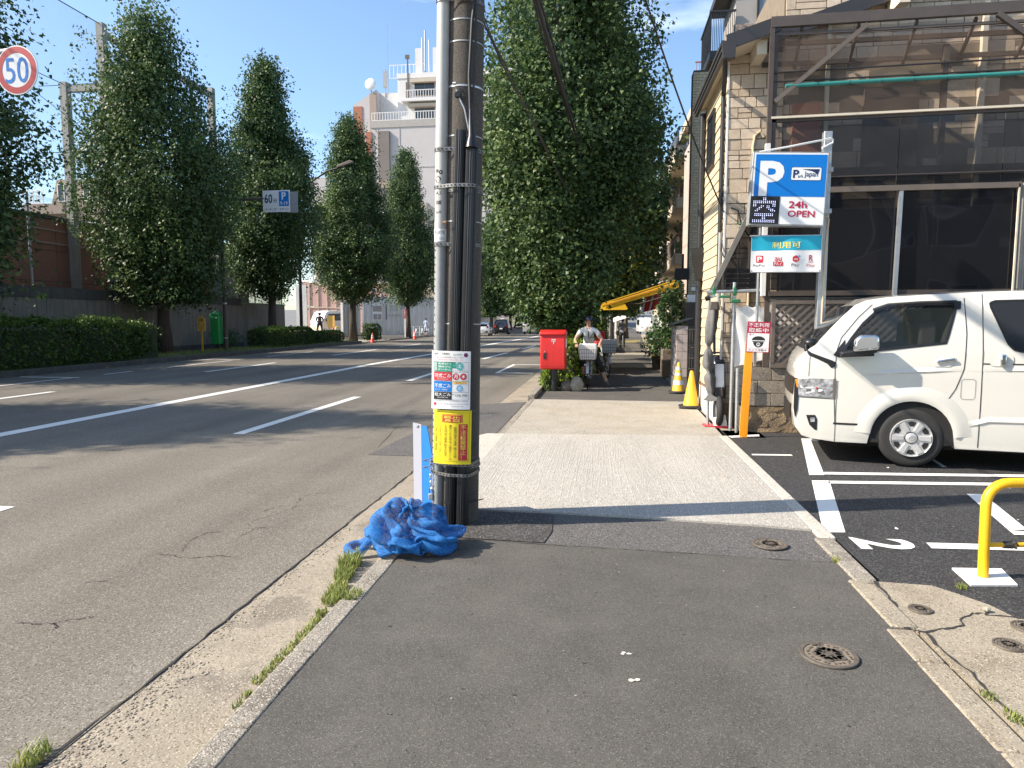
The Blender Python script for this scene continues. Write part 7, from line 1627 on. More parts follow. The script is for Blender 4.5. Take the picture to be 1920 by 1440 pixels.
# guard and walker on the far side
J, B = human({'l': ((.215, .02, 1.12), (.14, -.17, 1.0)), 'r': ((-.215, .02, 1.12), (-.14, -.17, .99))}, {'l': ((.15, .0, .50), (.17, .04, .09), (.19, -.12, .03)), 'r': ((-.13, .0, .50), (-.15, .04, .09), (-.16, -.12, .03))}, .05, 1.7, 0, .92)
hand(J, B, 1, 'wrl', (-.5, -.6, -.3), (0, 0, -1), 2); hand(J, B, -1, 'wrr', (.5, -.6, -.3), (0, 0, -1), 2)
gd = figure('person', 'guard in dark uniform with pale cross straps standing at the site entrance', (-24.6, 57.2, .34), 200, J, B, ['cloth_navy', 'cloth_navy', 'skin', 'cloth_navy', 'cloth_navy', 'cloth_navy', 'cloth_navy', 'cloth_black'])
gd.scale = (1.3, 1.3, 1.12)
b = MB(); b.beam((.15, .135, 1.36), (.0, .14, 1.05), .012, .05, up=(0, 1, 0)); b.beam((-.15, .135, 1.36), (.0, .14, 1.05), .012, .05, up=(0, 1, 0)); b.beam((.15, -.09, 1.38), (.0, -.13, 1.05), .012, .05, up=(0, 1, 0)); b.beam((-.15, -.09, 1.38), (0, -.13, 1.05), .012, .05, up=(0, 1, 0)); b.build('reflective_straps', 'reflective', gd, False)
b = MB(); b.ball((0, -.03, 1.66), .115, .13, .085, 16, 10); b.build('cap', 'cloth_navy', gd, False, smooth=60)
J, B = human({'l': ((.25, .0, 1.13), (.26, -.06, .88)), 'r': ((-.25, .03, 1.13), (-.26, .0, .88))}, {'l': ((.09, -.06, .50), (.09, .02, .09), (.09, -.14, .03)), 'r': ((-.09, .03, .50), (-.09, .14, .10), (-.09, .02, .03))}, .02, 1.7, 0, .91)
hand(J, B, 1, 'wrl', (0, 0, -1), (0, -1, 0), 2); hand(J, B, -1, 'wrr', (0, 0, -1), (0, -1, 0), 2)
figure('person', 'walker in pale blue shirt passing the white hoarding', (-16.9, 64.2, .13), 180, J, B, ['shirt_blue', 'shirt_blue', 'skin', 'shirt_blue', 'skin', 'cloth_navy', 'skin', 'shoe'], hair='hair')

# ------------------------------------------------------------------ along the near pavement
aw = thing('yellow_awning', 'long yellow shop awning slanting out over the pavement', 'awning', (2.4, 24, 2.7))
b = MB(); b.add([(2.42, 23.2, 3.0), (-.10, 23.2, 2.20), (-.10, 26.5, 2.20), (2.42, 26.5, 3.0), (2.42, 23.2, 2.97), (-.10, 23.2, 2.17), (-.10, 26.5, 2.17), (2.42, 26.5, 2.97)], [(0, 1, 2, 3), (7, 6, 5, 4), (0, 4, 5, 1), (1, 5, 6, 2), (2, 6, 7, 3), (3, 7, 4, 0)]); b.build('canopy', 'awning_yellow', aw)
b = MB(); b.add([(2.42, 23.19, 2.93), (-.05, 23.19, 2.15), (.3, 23.19, 2.10), (2.45, 23.19, 2.72)], [(0, 1, 2, 3)]); b.build('side_skirt', 'awning_yellow', aw); b = MB(); b.beam((2.4, 23.17, 2.86), (.0, 23.17, 2.13), .02, .03); b.build('seam', 'awning_dark', aw)
vs = []; b = MB()
for i in range(34):
    y = 23.2 + i * .1; z = 1.98 + .03 * math.sin(i * 2.1); vs += [(-.10, y, 2.19), (-.12, y, z)]
b.add(vs, [(2 * i, 2 * i + 1, 2 * i + 3, 2 * i + 2) for i in range(33)]); b.add([(-.10, 23.2, 2.19), (-.11, 23.2, 1.98), (.75, 23.2, 1.99), (.8, 23.2, 2.02), (.6, 23.2, 2.35)], [(0, 1, 2, 3, 4)]); b.build('valance', 'awning_yellow', aw)
b = MB(); b.tube([(-.06, 23.3, 2.14), (1.2, 23.3, 2.2), (2.44, 23.3, 2.55)], .02, 6); b.tube([(-.06, 26.4, 2.14), (1.2, 26.4, 2.2), (2.44, 26.4, 2.55)], .02, 6); b.tube([(-.08, 23.2, 2.19), (-.08, 26.5, 2.19)], .03, 8); b.build('arm', 'taupe_steel', aw)
tk = thing('ticket_post', 'white framed ticket machine post with yellow face behind the cyclist', 'ticket machine', (-.43, 19.4, 0))
b = MB(); b.prism_xz(rrect(-.13, .13, 0.0, 2.0, .07), -.10, .10); b.build('casing', 'white_enamel', tk, False, bevel=.015); b = MB(); b.box(-.085, .085, -.108, -.10, 1.1, 1.90); b.build('face', 'sign_orange', tk, False); b = MB(); b.box(-.06, .06, -.112, -.107, 1.84, 1.88); b.build('display', 'led_black', tk, False)
cb_ = thing('shelter_cabinet', 'beige framed glass cabinet beyond the cyclist', 'cabinet', (-.15, 22.5, 0))
for x in (-.5, .12): b = MB(); b.box(x, x + .06, 22.4, 22.46, 0, 1.68); b.box(x, x + .06, 23.4, 23.46, 0, 1.68); b.build('post', 'stucco_cream', cb_)
b = MB(); b.box(-.52, .20, 22.38, 23.5, 1.66, 1.74); b.build('roof', 'stucco_cream', cb_); b = MB(); b.box(-.44, .12, 22.42, 22.44, .5, 1.66); b.build('pane', 'glass_cab', cb_); b = MB(); b.box(-.46, .14, 22.5, 23.4, .1, .95); b.build('locker', 'apt_beige', cb_); b = MB(); b.box(-.3, -.05, 22.36, 22.38, 1.56, 1.62); b.build('label_plate', 'sign_white', cb_)
b = MB(); b.ball((-.2, 22.9, 1.25), .22, .22, .3, 12, 8); b.build('white_cover', 'shirt_white', cb_, smooth=60)
sp = thing('street_pole', 'slim white pole standing at the kerb beside the parasol walker', 'pole', (.8, 42.2, 0)); b = MB(); b.cyl((0, 0, 0), (0, 0, 4.2), .13, .11, n=16); b.build('shaft', 'pvc_white', sp, False, smooth=40)
b = MB(); torus(b, (0, 0, .9), .13, .012, 'x', 4, 4); b = MB(); b.cyl((0, 0, .85), (0, 0, .92), .14, n=16); b.build('band', 'galv_dull', sp, False)
sp = thing('street_pole', 'white marker post farther down the pavement kerb', 'pole', (1.6, 55, 0)); b = MB(); b.cyl((0, 0, 0), (0, 0, 2.6), .12, n=12); b.build('shaft', 'pvc_white', sp, False); b = MB(); b.cyl((0, 0, 2.6), (0, 0, 2.68), .14, n=12); b.build('cap', 'galv_dull', sp, False)
sp = thing('street_pole', 'grey stub pole beside the ticket post', 'pole', (.3, 31.0, 0)); b = MB(); b.cyl((0, 0, 0), (0, 0, 2.0), .10, n=12); b.build('shaft', 'galv_dull', sp, False); b = MB(); b.cyl((0, 0, 2.0), (0, 0, 2.06), .12, n=12); b.build('cap', 'galv', sp, False)
fl = thing('shop_flag', 'red and white striped flag hanging over the shop fronts', 'flag', (2.35, 29, 3.2))
b = MB(); n = 10; vs = []
for i in range(n + 1):
    for j in range(9): u, v = i / n, j / 8; vs.append((1.55 + .75 * u + .25 * v, 29 + .08 * math.sin(6 * u + 3 * v), 1.95 + 1.1 * v + .18 * u))
b.add(vs, [(i * 9 + j, (i + 1) * 9 + j, (i + 1) * 9 + j + 1, i * 9 + j + 1) for i in range(n) for j in range(8)]); b.m = [k // 8 % 2 if k // 8 in (0, 3, 6) else 0 for k in range(len(b.f))]; b.m = [1 if (k // 8) in (0, 4) else 0 for k in range(len(b.f))]; b.build('cloth', ['flag_red', 'sign_white'], fl, smooth=180)
b = MB(); b.cyl((2.6, 29, 3.35), (1.6, 29, 3.02), .018, n=6); b.build('staff', 'black_metal', fl)
def planter(label, x, y, w, h, mat, rnd_=False):
    t = thing('planter', label, 'planter', (x, y, 0)); b = MB()
    if rnd_: b.lathe([(w * .4, 0), (w * .5, h * .9), (w * .54, h * .92), (w * .54, h), (w * .45, h), (w * .44, h * .9)], n=16)
    else: b.box(-w / 2, w / 2, -w / 2, w / 2, 0, h)
    b.build('pot', mat, t, False, bevel=.012); b = MB(); b.box(-w * .36, w * .36, -w * .36, w * .36, h * .8, h * .93); b.build('earth', 'soil', t, False); return t
planter('square brown tub with a yellow tap post by the pavement', 1.95, 20.2, .50, .50, 'terracotta_pot'); planter('low stone trough under the tall shrub', 2.15, 21.6, .7, .75, 'rock_brown'); planter('small dark pot in the row of pavement plants', 1.82, 23.6, .38, .42, 'rock_brown', True); planter('round clay pot farthest along the plant row', 1.95, 25.4, .4, .4, 'terracotta_pot', True)
tp_ = thing('tap_post', 'thin yellow topped post standing in the brown tub', 'post', (1.98, 20.1, .5)); b = MB(); b.cyl((0, 0, -.1), (0, 0, .75), .035, n=10); b.build('stem', 'stucco_cream', tp_, False); b = MB(); b.box(-.14, .14, -.05, .05, .18, .26); b.box(-.11, .11, -.06, .06, .52, .60); b.build('crosspiece', 'sign_orange', tp_, False, bevel=.01)
gw = thing('garden_rockery', 'rough stacked garden stones behind the planters', 'rockery', (2.25, 22, 0)); rr = random.Random(3)
for i in range(14): b = MB(); b.ball((2.3 + rr.uniform(-.12, .12), 20.6 + (i % 7) * .38, .2 + .32 * (i // 7)), .18, .24, .18, 9, 6, .12, rr); b.build('stone', 'rock_grey' if i % 3 else 'rock_brown', gw, smooth=40)
wl = thing('white_ladder', 'white trellis ladder leaning far down the shop fronts', 'ladder', (3.35, 46, 0))
for x in (3.2, 3.5): b = MB(); b.box(x, x + .04, 46, 46.04, 0, 2.0); b.build('rail', 'white_enamel', wl)
for i in range(6): b = MB(); b.box(3.24, 3.5, 46.0, 46.04, .2 + i * .32, .26 + i * .32); b.build('rung', 'white_enamel', wl)
small_car('parked_truck', 'small white truck nosing out far down the pavement', 'truck', (5.0, 82, 0), 95, 'van', 'car_white_far', 'head')

# ------------------------------------------------------------------ far roadway traffic
small_car('taxi', 'black taxi driving away in the far lane', 'taxi', (-12.0, 82.4, RZ), -86, 'taxi', 'car_black')
small_car('white_car', 'white car half hidden behind the utility pole', 'car', (-12.9, 74.5, RZ), -86, 'car', 'car_white_far')
small_car('black_car', 'dark car beyond the taxi at the bend', 'car', (-13.2, 107, zg(106)), -80, 'taxi', 'car_black')
small_car('black_car', 'farthest dark car on the rising road', 'car', (-14.8, 122, zg(121)), -75, 'taxi', 'car_black')
small_car('grey_truck', 'grey truck coming toward the viewer beside the mailbox tree', 'truck', (-8.6, 80, RZ), 84, 'truck', 'car_silver', 'head')

# ------------------------------------------------------------------ far side of the road, near to far
sgn_ = thing('speed_sign', 'round fifty speed limit sign with red ring on an overhead arm', 'sign', (-13.75, 15.0, 7.5)); sgn_.rotation_euler = (0, 0, R(-2))
RR = .56
b = MB(); b.lathe([(RR, .012), (RR, -.012), (.001, -.012)][::-1] if False else [(.001, -.014), (RR, -.014), (RR, .014), (.001, .014)], n=48, axis='y'); b.build('plate', 'sign_white', sgn_, False, smooth=40)
fn = lambda off: (lambda u, v: (u, -.016 - off, v))
n = 48; b = MB(); b.add([(q * math.cos(2 * math.pi * j / n), -.018, q * math.sin(2 * math.pi * j / n)) for q in (RR * .95, RR * .70) for j in range(n)], [(j, (j + 1) % n, n + (j + 1) % n, n + j)[::1] for j in range(n)]); b.build('ring', 'ring_red', sgn_, False)
text('50', -.31, .31, -.29, .29, 'sign_blue', sgn_, fn(.004), .0)
b = MB(); b.tube([(0, .06, -.3), (0, .06, .62)], .03, 8); b.tube([(-.0, .06, .5), (-2.2, .4, .45), (-3.9, .7, .0), (-4.0, .72, -1.2), (-4.0, .72, -7.4)], .07, 10); b.build('arm', 'galv_dull', sgn_, False, smooth=40)
pk = thing('ticket_parking_sign', 'sixty minute parking ticket sign on a dark post arm', 'sign', (-18.7, 32, .14))
b = MB(); b.tube([(0, 0, -.1), (0, 0, 7.75)], [.10, .075], 14); b.build('post', 'dark_brown', pk, False, smooth=40); b = MB(); b.tube([(0, 0, 7.38), (2.3, 0, 7.38)], .07, 10); b.tube([(2.0, 0, 7.38), (3.8, .2, 7.38)], .05, 8); b.build('arm', 'iron', pk, False, smooth=40); b = MB(); b.cyl((0, 0, 2.3), (0, 0, 2.36), .105, n=14); b.cyl((0, 0, .6), (0, 0, .64), .11, n=14); b.build('band', 'galv', pk, False)
b = MB(); b.box(2.22, 3.62, -.06, -.03, 6.72, 7.76); b.build('board', 'sign_white', pk, False, bevel=.01)
fk = lambda off: (lambda u, v: (u, -.062 - off, v))
b = MB(); b.box(3.4, 3.95, .06, .09, 6.70, 7.70); b.build('rear_board', 'galv_dull', pk, False)
plate(rect(3.06, 3.56, 7.0, 7.70), 'sign_blue', pk, fk(.002)); text('P', 3.2, 3.42, 7.30, 7.66, 'sign_white', pk, fk(.006), .03); text('9-19', 3.12, 3.50, 7.05, 7.22, 'sign_white', pk, fk(.006), .02)
text('60', 2.32, 2.72, 7.15, 7.58, 'sign_navy', pk, fk(.004), .02); text('分', 2.76, 2.97, 7.16, 7.38, 'sign_navy', pk, fk(.004), .01); text('パーキング・チケット', 2.30, 3.56, 6.79, 6.92, 'sign_navy', pk, fk(.004), .01)
yb = thing('yellow_notice', 'small yellow notice board on a short stake in the verge', 'notice', (-19.35, 31.0, .14)); b = MB(); b.box(-.04, .04, -.02, .02, 0, 1.75); b.build('stake', 'yellow_plastic', yb, False); b = MB(); b.box(-.22, .22, -.05, -.02, .97, 1.62); b.box(-.06, .06, -.05, -.02, 1.62, 1.70); b.build('board', 'sign_orange', yb, False, bevel=.02)
fy = lambda u, v: (u, -.056, v); text('注意', -.11, .11, 1.45, 1.55, 'sign_black', yb, fy, .02); text('駐車禁止', .10, .17, 1.02, 1.42, 'sign_red', yb, fy, .0, vert=True); text('ここに自転車', -.02, .04, 1.02, 1.42, 'sign_black', yb, fy, .0, vert=True); text('を置かない', -.14, -.08, 1.02, 1.42, 'sign_black', yb, fy, .0, vert=True)
gb = thing('green_box', 'tall green metal box with pointed lid strapped to the sign post', 'box', (-19.05, 31.8, .14))
b = MB(); b.prism([(-.22, -.2), (.22, -.2), (.22, .2), (-.22, .2)], .32, 1.78); b.build('body', 'box_green', gb, False, bevel=.02); b = MB(); b.add([(-.24, -.22, 1.78), (.24, -.22, 1.78), (.24, .22, 1.78), (-.24, .22, 1.78), (-.05, 0, 1.97), (.05, 0, 1.97)], [(0, 1, 5, 4), (1, 2, 5), (2, 3, 4, 5), (3, 0, 4), (0, 3, 2, 1)]); b.build('lid', 'box_green', gb, False); b = MB(); b.box(-.30, .0, -.30, -.2, .82, .86); b.build('tray', 'box_green', gb, False); plate(disc(.12, 1.62, .06, 12), 'sign_white', gb, lambda u, v: (u, -.206, v), 'emblem'); b = MB(); b.cyl((.08, 0, 0), (.08, 0, .34), .05, n=8); b.build('stub', 'black_metal', gb, False)
lp = thing('street_lamp', 'dark street lamp with long curved arm above the hedge', 'street lamp', (-21.6, 47, .1))
b = MB(); b.tube([(0, 0, 0), (0, 0, 7.5), (.15, 0, 10.1), (.9, 0, 11.2), (2.2, 0, 11.95), (3.2, 0, 12.2)], [.13, .1, .085, .075, .065, .06], 10); b.build('post', 'black_metal', lp, False, smooth=40); b = MB(); b.prism_xz([(3.0, 12.15), (4.1, 12.45), (4.15, 12.6), (3.9, 12.65), (3.0, 12.32)], -.14, .14); b.build('lamp_head', 'iron', lp, False, bevel=.03)
# concrete boundary wall of cast panels
cw = thing('boundary_wall', 'long grey concrete wall with dark stained top behind the hedge', 'wall', (-21.4, 26, 0))
s = 6.0
while s < 38: b = MB(); b.box(-21.6, -21.40, s + .012, s + 3.588, .1, 2.50); b.build('panel', 'concrete_wall', cw); s += 3.6
b = MB(); b.box(-21.65, -21.36, 5.9, 38.4, 2.50, 2.93); b.build('cap_band', 'concrete_cap', cw); b = MB(); b.box(-21.75, -21.60, 5.9, 38.4, .1, 2.45); b.build('joint_backing', 'mortar_dark', cw); b = MB(); b.box(-21.40, -21.30, 26, 38.4, .1, .34); b.build('footing', 'concrete_cap', cw)
c2 = thing('lower_wall', 'lower pale concrete wall with green netting above it', 'wall', (-21.6, 44, 0))
s = 38.5
while s < 44: b = MB(); b.box(-21.75, -21.5, s + .012, s + 1.9, .1, 2.62); b.build('panel', 'concrete_wall', c2); s += 1.92
b = MB(); b.box(-21.74, -21.68, 38.5, 44.2, .1, 2.55); b.build('joint_backing', 'mortar_dark', c2); b = MB(); b.box(-21.8, -21.46, 38.5, 44.3, 2.62, 2.70); b.build('rail', 'clamp_green', c2); b = MB(); b.add([(-21.62, 38.6, 2.7), (-21.62, 44.2, 2.7), (-21.62, 44.2, 6.0), (-21.62, 38.6, 6.0)], [(0, 1, 2, 3)]); b.build('net', 'net_green', c2)
for i in range(4): b = MB(); b.cyl((-21.62, 38.7 + i * 1.8, 2.7), (-21.62, 38.7 + i * 1.8, 6.05), .04, n=8); b.build('net_post', 'clamp_green', c2)
ew = thing('end_wall', 'stained concrete end wall behind the green netting', 'wall', (-25, 45, 0)); b = MB(); b.box(-25.3, -25.0, 41.5, 46, .1, 6.4); b.build('slab', 'concrete_wall', ew); b = MB(); b.box(-25.35, -24.95, 41.4, 46.1, 6.4, 6.6); b.build('coping', 'concrete_cap', ew)
# rust-red panel building behind the wall
rb = thing('rust_hall', 'rust red panelled hall behind the concrete wall and chain netting', 'building', (-25, 32, 0))
b = MB(); b.box(-38, -25.06, 12, 41.2, 0, 6.25); b.build('core', 'dark_recess', rb)
for r_ in range(4):
    s = 12.0
    while s < 41: b = MB(); b.box(-25.06, -25.0, s + .02, min(s + 4.2, 41.2) - .02, .6 + r_ * 1.4 + .012, .6 + (r_ + 1) * 1.4 - .012); b.build('panel', 'rust_panel', rb); s += 4.2
b = MB(); b.box(-38, -24.85, 11.9, 41.3, 6.22, 6.36); b.build('roof_edge', 'roof_dark', rb); b = MB(); b.box(-25.0, -24.93, 12, 41.2, 5.1, 5.16); b.box(-25.0, -24.93, 12, 41.2, 5.7, 5.75); b.build('trim', 'tile_pink_grey', rb)
# netting frame of tall concrete posts
nf = thing('net_frame', 'tall concrete ball-net posts and beams rising behind the trees', 'net frame', (-22.6, 30, 0))
for x, y, h in ((-22.6, 20.6, 14.9), (-22.6, 29.4, 14.95), (-22.6, 38.1, 14.95), (-24.65, 29.5, 12.5)): b = MB(); b.box(x - .16, x + .16, y - .16, y + .16, 0, h); b.build('post', 'concrete_post', nf)
for p, q in (((-22.6, 29.5, 14.55), (-22.6, 38.1, 14.55)), ((-24.65, 29.5, 12.2), (-22.6, 29.5, 12.2))): b = MB(); b.beam(p, q, .2, .28); b.build('beam', 'concrete_post', nf)
b = MB(); b.tube([(-22.6, 6, 15.2), (-22.6, 20.6, 14.85), (-22.6, 29.4, 14.9)], .022, 5); b.tube([(-24.65, 6, 12.9), (-24.65, 29.5, 12.4), (-24.65, 60, 9)], .018, 5); b.tube([(-26, 29.5, 12.4), (-22.6, 29.5, 12.4)], .015, 5); b.tube([(-40, 29.5, 9.4), (-22.6, 29.5, 9.4)], .015, 5); b.tube([(-22.6, 12, 15), (-22.8, 29.5, 9.6)], .012, 5); b.tube([(-24.65, 29.5, 12), (-22.6, 34, 8.5)], .012, 5); b.build('cables', 'cable', nf)
b = MB(); b.add([(-22.62, 6, 6.5), (-22.62, 29.4, 6.5), (-22.62, 29.4, 14.9), (-22.62, 6, 15.1)], [(0, 1, 2, 3)]); b.build('ball_net', 'net_sky', nf); b = MB(); b.add([(-22.4, 6, 2.9), (-22.4, 38, 2.9), (-22.4, 38, 6.6), (-22.4, 6, 6.6)], [(0, 1, 2, 3)]); b.build('chain_net', 'net_chain', nf)
for i in range(7): b = MB(); b.cyl((-22.4, 11 + i * 4.5, 2.9), (-22.4, 11 + i * 4.5, 6.65), .05, n=8); b.build('net_post', 'galv_dull', nf)
# building site: hoarding, gate panels, van, notices
hd = thing('site_hoarding', 'white sheet hoarding round the building site with posted notices', 'hoarding', (-20, 66, 0))
s0, s1 = (-24.2, 66.8), (-14.6, 70.5); N = 20
for i in range(N):
    a = Vector((s0[0] + (s1[0] - s0[0]) * i / N, s0[1] + (s1[1] - s0[1]) * i / N, 0)); c = Vector((s0[0] + (s1[0] - s0[0]) * (i + 1) / N, s0[1] + (s1[1] - s0[1]) * (i + 1) / N, 0)); d = (c - a); nn = Vector((d.y, -d.x, 0)).normalized() * .03
    b = MB(); b.add([a + Vector((0, 0, .1)), a + d * .25 + nn + Vector((0, 0, .1)), a + d * .75 + nn + Vector((0, 0, .1)), a + d * .98 + Vector((0, 0, .1))] + [a + Vector((0, 0, 4.0)), a + d * .25 + nn + Vector((0, 0, 4.0)), a + d * .75 + nn + Vector((0, 0, 4.0)), a + d * .98 + Vector((0, 0, 4.0))], [(0, 1, 5, 4), (1, 2, 6, 5), (2, 3, 7, 6)]); b.build('sheet', 'hoarding', hd)
dv = Vector((s1[0] - s0[0], s1[1] - s0[1], 0)).normalized(); nv_ = Vector((dv.y, -dv.x, 0))
fh = lambda off: (lambda u, v: tuple(Vector((s0[0] - (-20), s0[1] - 66, 0)) + dv * u + nv_ * (.05 + off) + Vector((0, 0, v))))
for u0, u1, z0, z1, m_ in ((1.0, 2.0, 1.6, 3.3, 'white_enamel'), (1.05, 1.95, 2.5, 3.1, 'stucco_grey'), (1.1, 1.5, 1.7, 2.25, 'stucco_grey'), (1.55, 1.9, 1.7, 2.25, 'stucco_grey'), (2.35, 2.43, 1.7, 3.2, 'sign_black'), (4.15, 4.55, 2.6, 3.2, 'sign_cyan')): plate(rect(u0, u1, z0, z1), m_, hd, fh(.01 if m_ == 'white_enamel' else .02), 'notice')
text('建築計画のお知らせ', 2.8, 3.95, 2.9, 3.15, 'stucco_grey', hd, fh(.02)); text('工事中 ご協力ください', 2.8, 3.95, 2.6, 2.8, 'stucco_grey', hd, fh(.02)); text('施工管理体制表', 2.6, 3.9, 2.0, 2.25, 'stucco_grey', hd, fh(.02)); text('i', 4.27, 4.43, 2.68, 3.12, 'sign_white', hd, fh(.03), .03)
sd = thing('hoarding_end', 'tall pale hoarding panel beside the site entrance', 'hoarding', (-26.6, 55, 0)); b = MB(); b.box(-25.7, -24.75, 55.0, 55.12, .3, 4.6); b.build('sheet', 'hoarding', sd); b = MB(); b.box(-25.7, -25.6, 55.12, 55.3, .3, 4.6); b.build('stud', 'galv_dull', sd)
gp = thing('folding_gate', 'stack of folded white gate panels on wheels', 'gate', (-22.0, 58.2, .2))
for i in range(5): b = MB(); b.box(-22.75 + i * .26, -22.55 + i * .26, 57.4 + i * .25, 57.9 + i * .25, .32, 3.35); b.build('leaf', 'hoarding' if i else 'white_enamel', gp)
b = MB(); b.box(-22.8, -21.4, 57.4, 58.8, .24, .32); b.build('base_rail', 'iron', gp)
for x in (-22.6, -21.7): b = MB(); b.cyl((x, 57.5, .2), (x + .12, 57.5, .2), .08, n=12); b.build('wheel', 'black_rubber', gp)
pf = thing('site_fence', 'pink backed panel fence with pale ribs inside the site', 'fence', (-28, 72, 0))
for i in range(10):
    x = -34 + i * 1.05; zt = 6.0 - .16 * i
    for k in range(2): b = MB(); b.box(x + .04, x + 1.0, 74, 74.06, .5 + k * (zt - .5) / 2 + .03, .5 + (k + 1) * (zt - .5) / 2 - .03); b.build('panel', 'pink_panel', pf)
    b = MB(); b.box(x - .03, x + .03, 73.9, 74.0, .4, zt + .1); b.build('rib', 'apt_beige', pf)
b = MB(); b.box(-34, -23.5, 73.92, 74.0, 3.0, 3.1); b.build('rail', 'apt_beige', pf)
small_car('site_van', 'white kei van parked nose out inside the building site', 'van', (-26.3, 60.2, .36), 62, 'van', 'car_white_far', 'head').scale = (1.12, 1.12, 1.12)
small_car('site_truck', 'second white van behind the kei van in the site', 'van', (-27.9, 63.6, .38), 62, 'van', 'car_white_far', 'head').scale = (1.2, 1.2, 1.15)
ys = thing('yellow_board', 'yellow notice board on a stake at the site entrance', 'notice', (-22.9, 55.6, .3)); b = MB(); b.box(-.03, .03, 0, .04, 0, 1.7); b.build('stake', 'yellow_plastic', ys, False); b = MB(); b.box(-.34, .34, -.04, 0, .72, 1.72); b.build('board', 'sign_orange', ys, False, bevel=.03)
af = thing('barrier_stand', 'yellow bent pipe barrier stand beside the notice', 'barrier', (-22.4, 55.5, .3)); b = MB(); b.tube([(-.25, 0, 0), (-.05, 0, .7), (.05, 0, .75), (.2, .1, .7), (.32, .2, 0)], .05, 8); b.build('pipe', 'sign_yellow', af, False, smooth=40); b = MB(); b.cyl((-.18, 0, .25), (.26, .12, .25), .03, n=8); b.build('cross_pipe', 'sign_yellow', af, False)
cone('traffic_cone', 'red cone standing behind the guard in the site', -24.0, 58.6, .34, .8, 'cone_red', ((.5, .65),))
rl = thing('guard_railing', 'low white pedestrian railing by the pale walker', 'railing', (-17, 62, .13))
for i in range(5): b = MB(); b.cyl((-17.75 + i * .02, 60.5 + i * 2.2, .1), (-17.75 + i * .02, 60.5 + i * 2.2, 1.05), .035, n=8); b.build('post', 'white_paint', rl)
for z in (.40, 1.03): b = MB(); b.cyl((-17.75, 60.5, z), (-17.67, 69.3, z), .03, n=8); b.build('rail', 'white_paint', rl)
for i in range(4):
    b = MB(); y = 61.5 + i * 2.2; b.tube([(-17.74, y - .3, .42), (-17.74, y - .1, .85), (-17.74, y + .15, .8), (-17.74, y + .05, .6), (-17.74, y + .3, .45)], .03, 6); b.build('bird_ornament', 'white_paint', rl)
rp_ = thing('red_notice', 'narrow red and white notice on a white stake by the far tree', 'notice', (-17.15, 58.0, .13)); b = MB(); b.box(-.05, .05, -.02, .02, 0, 2.5); b.build('stake', 'white_paint', rp_, False); b = MB(); b.box(-.12, .12, -.05, -.02, 1.7, 2.5); b.build('board', 'sign_crimson', rp_, False); text('駐輪禁止', -.06, .06, 1.75, 2.45, 'sign_white', rp_, lambda u, v: (u, -.056, v), .0, vert=True)

# ------------------------------------------------------------------ buildings in the distance
def windows(parent, xs, zs, y, w, h, mat='window_dark', frame='white_enamel', depth=.12):
    for z in zs:
        for x in xs:
            b = MB(); b.box(x, x + w, y - depth, y, z, z + .08); b.box(x, x + w, y - depth, y, z + h - .08, z + h); b.box(x, x + .08, y - depth, y, z + .08, z + h - .08); b.box(x + w - .08, x + w, y - depth, y, z + .08, z + h - .08); b.box(x + w / 2 - .04, x + w / 2 + .04, y - depth, y, z + .08, z + h - .08); f = b.build('window', frame, parent)
            b = MB(); b.box(x + .08, x + w - .08, y - .05, y - .03, z + .08, z + h - .08); b.build('pane', mat, f)
def rails(parent, x0, x1, y, z, h=1.1, step=.45, mat='apt_light'):
    b = MB(); b.box(x0, x1, y, y + .1, z + h - .1, z + h); b.box(x0, x1, y, y + .08, z, z + .1); x = x0
    while x <= x1: b.box(x, x + .1, y, y + .08, z + .1, z + h - .1); x += step
    b.build('railing', mat, parent)
ap = thing('white_apartments', 'tall pale tiled apartment tower with stepped roof behind the trees', 'apartment block', (-32, 112, 0))
b = MB(); b.box(-37.7, -10, 110, 124, 0, 32.6); b.build('wall', 'apt_grey', ap); b = MB(); b.box(-37.8, -10, 109.9, 124, 32.6, 33.7); b.build('parapet', 'stucco_grey', ap)
b = MB(); b.box(-34.4, -10, 114, 124, 33.7, 41.5); up_ = b.build('upper_wall', 'apt_light', ap); b = MB(); b.box(-34.5, -10, 113.9, 124, 41.5, 42.3); b.build('roof_edge', 'apt_light', ap)
b = MB(); b.box(-37.7, -34.4, 115, 124, 33.7, 39.6); b.build('stair_wall', 'apt_light', ap); b = MB(); b.add([(-41.6, 113, 0), (-37.7, 113, 0), (-37.7, 124, 0), (-41.6, 124, 0), (-41.6, 113, 37.4), (-37.7, 113, 39.6), (-37.7, 124, 39.6), (-41.6, 124, 37.4)], [(0, 3, 2, 1), (4, 5, 6, 7), (0, 1, 5, 4), (1, 2, 6, 5), (2, 3, 7, 6), (3, 0, 4, 7)]); b.build('side_wing', 'apt_grey', ap)
b = MB(); b.box(-41.75, -40.2, 112.9, 113.0, 20, 37.0); b.build('corner_strip', 'apt_terracotta', ap); b = MB(); b.box(-38.9, -37.75, 112.9, 113.0, 30, 39.0); b.build('corner_strip', 'tile_taupe', ap); b = MB(); b.box(-38.6, -37.6, 109.85, 110.2, 20, 32); b.build('corner_strip', 'apt_terracotta', ap)
b = MB(); b.box(-36.5, -34.6, 109.6, 110.0, 0, 32.0); rc = b.build('recess_bay', 'apt_dark', ap)
for z in (6, 9.4, 12.8, 16.2, 19.6, 23): b = MB(); b.box(-36.55, -34.55, 109.5, 109.62, z, z + 1.0); b.build('bay_panel', 'tile_taupe', rc)
for z in (26.2, 19, 12, 5): b = MB(); b.box(-37.7, -10, 109.95, 110.0, z, z + .09); b.build('joint', 'stucco_grey', ap)
for x in (-33, -26, -19): b = MB(); b.box(x, x + .09, 109.95, 110.0, 0, 32.6); b.build('joint', 'stucco_grey', ap)
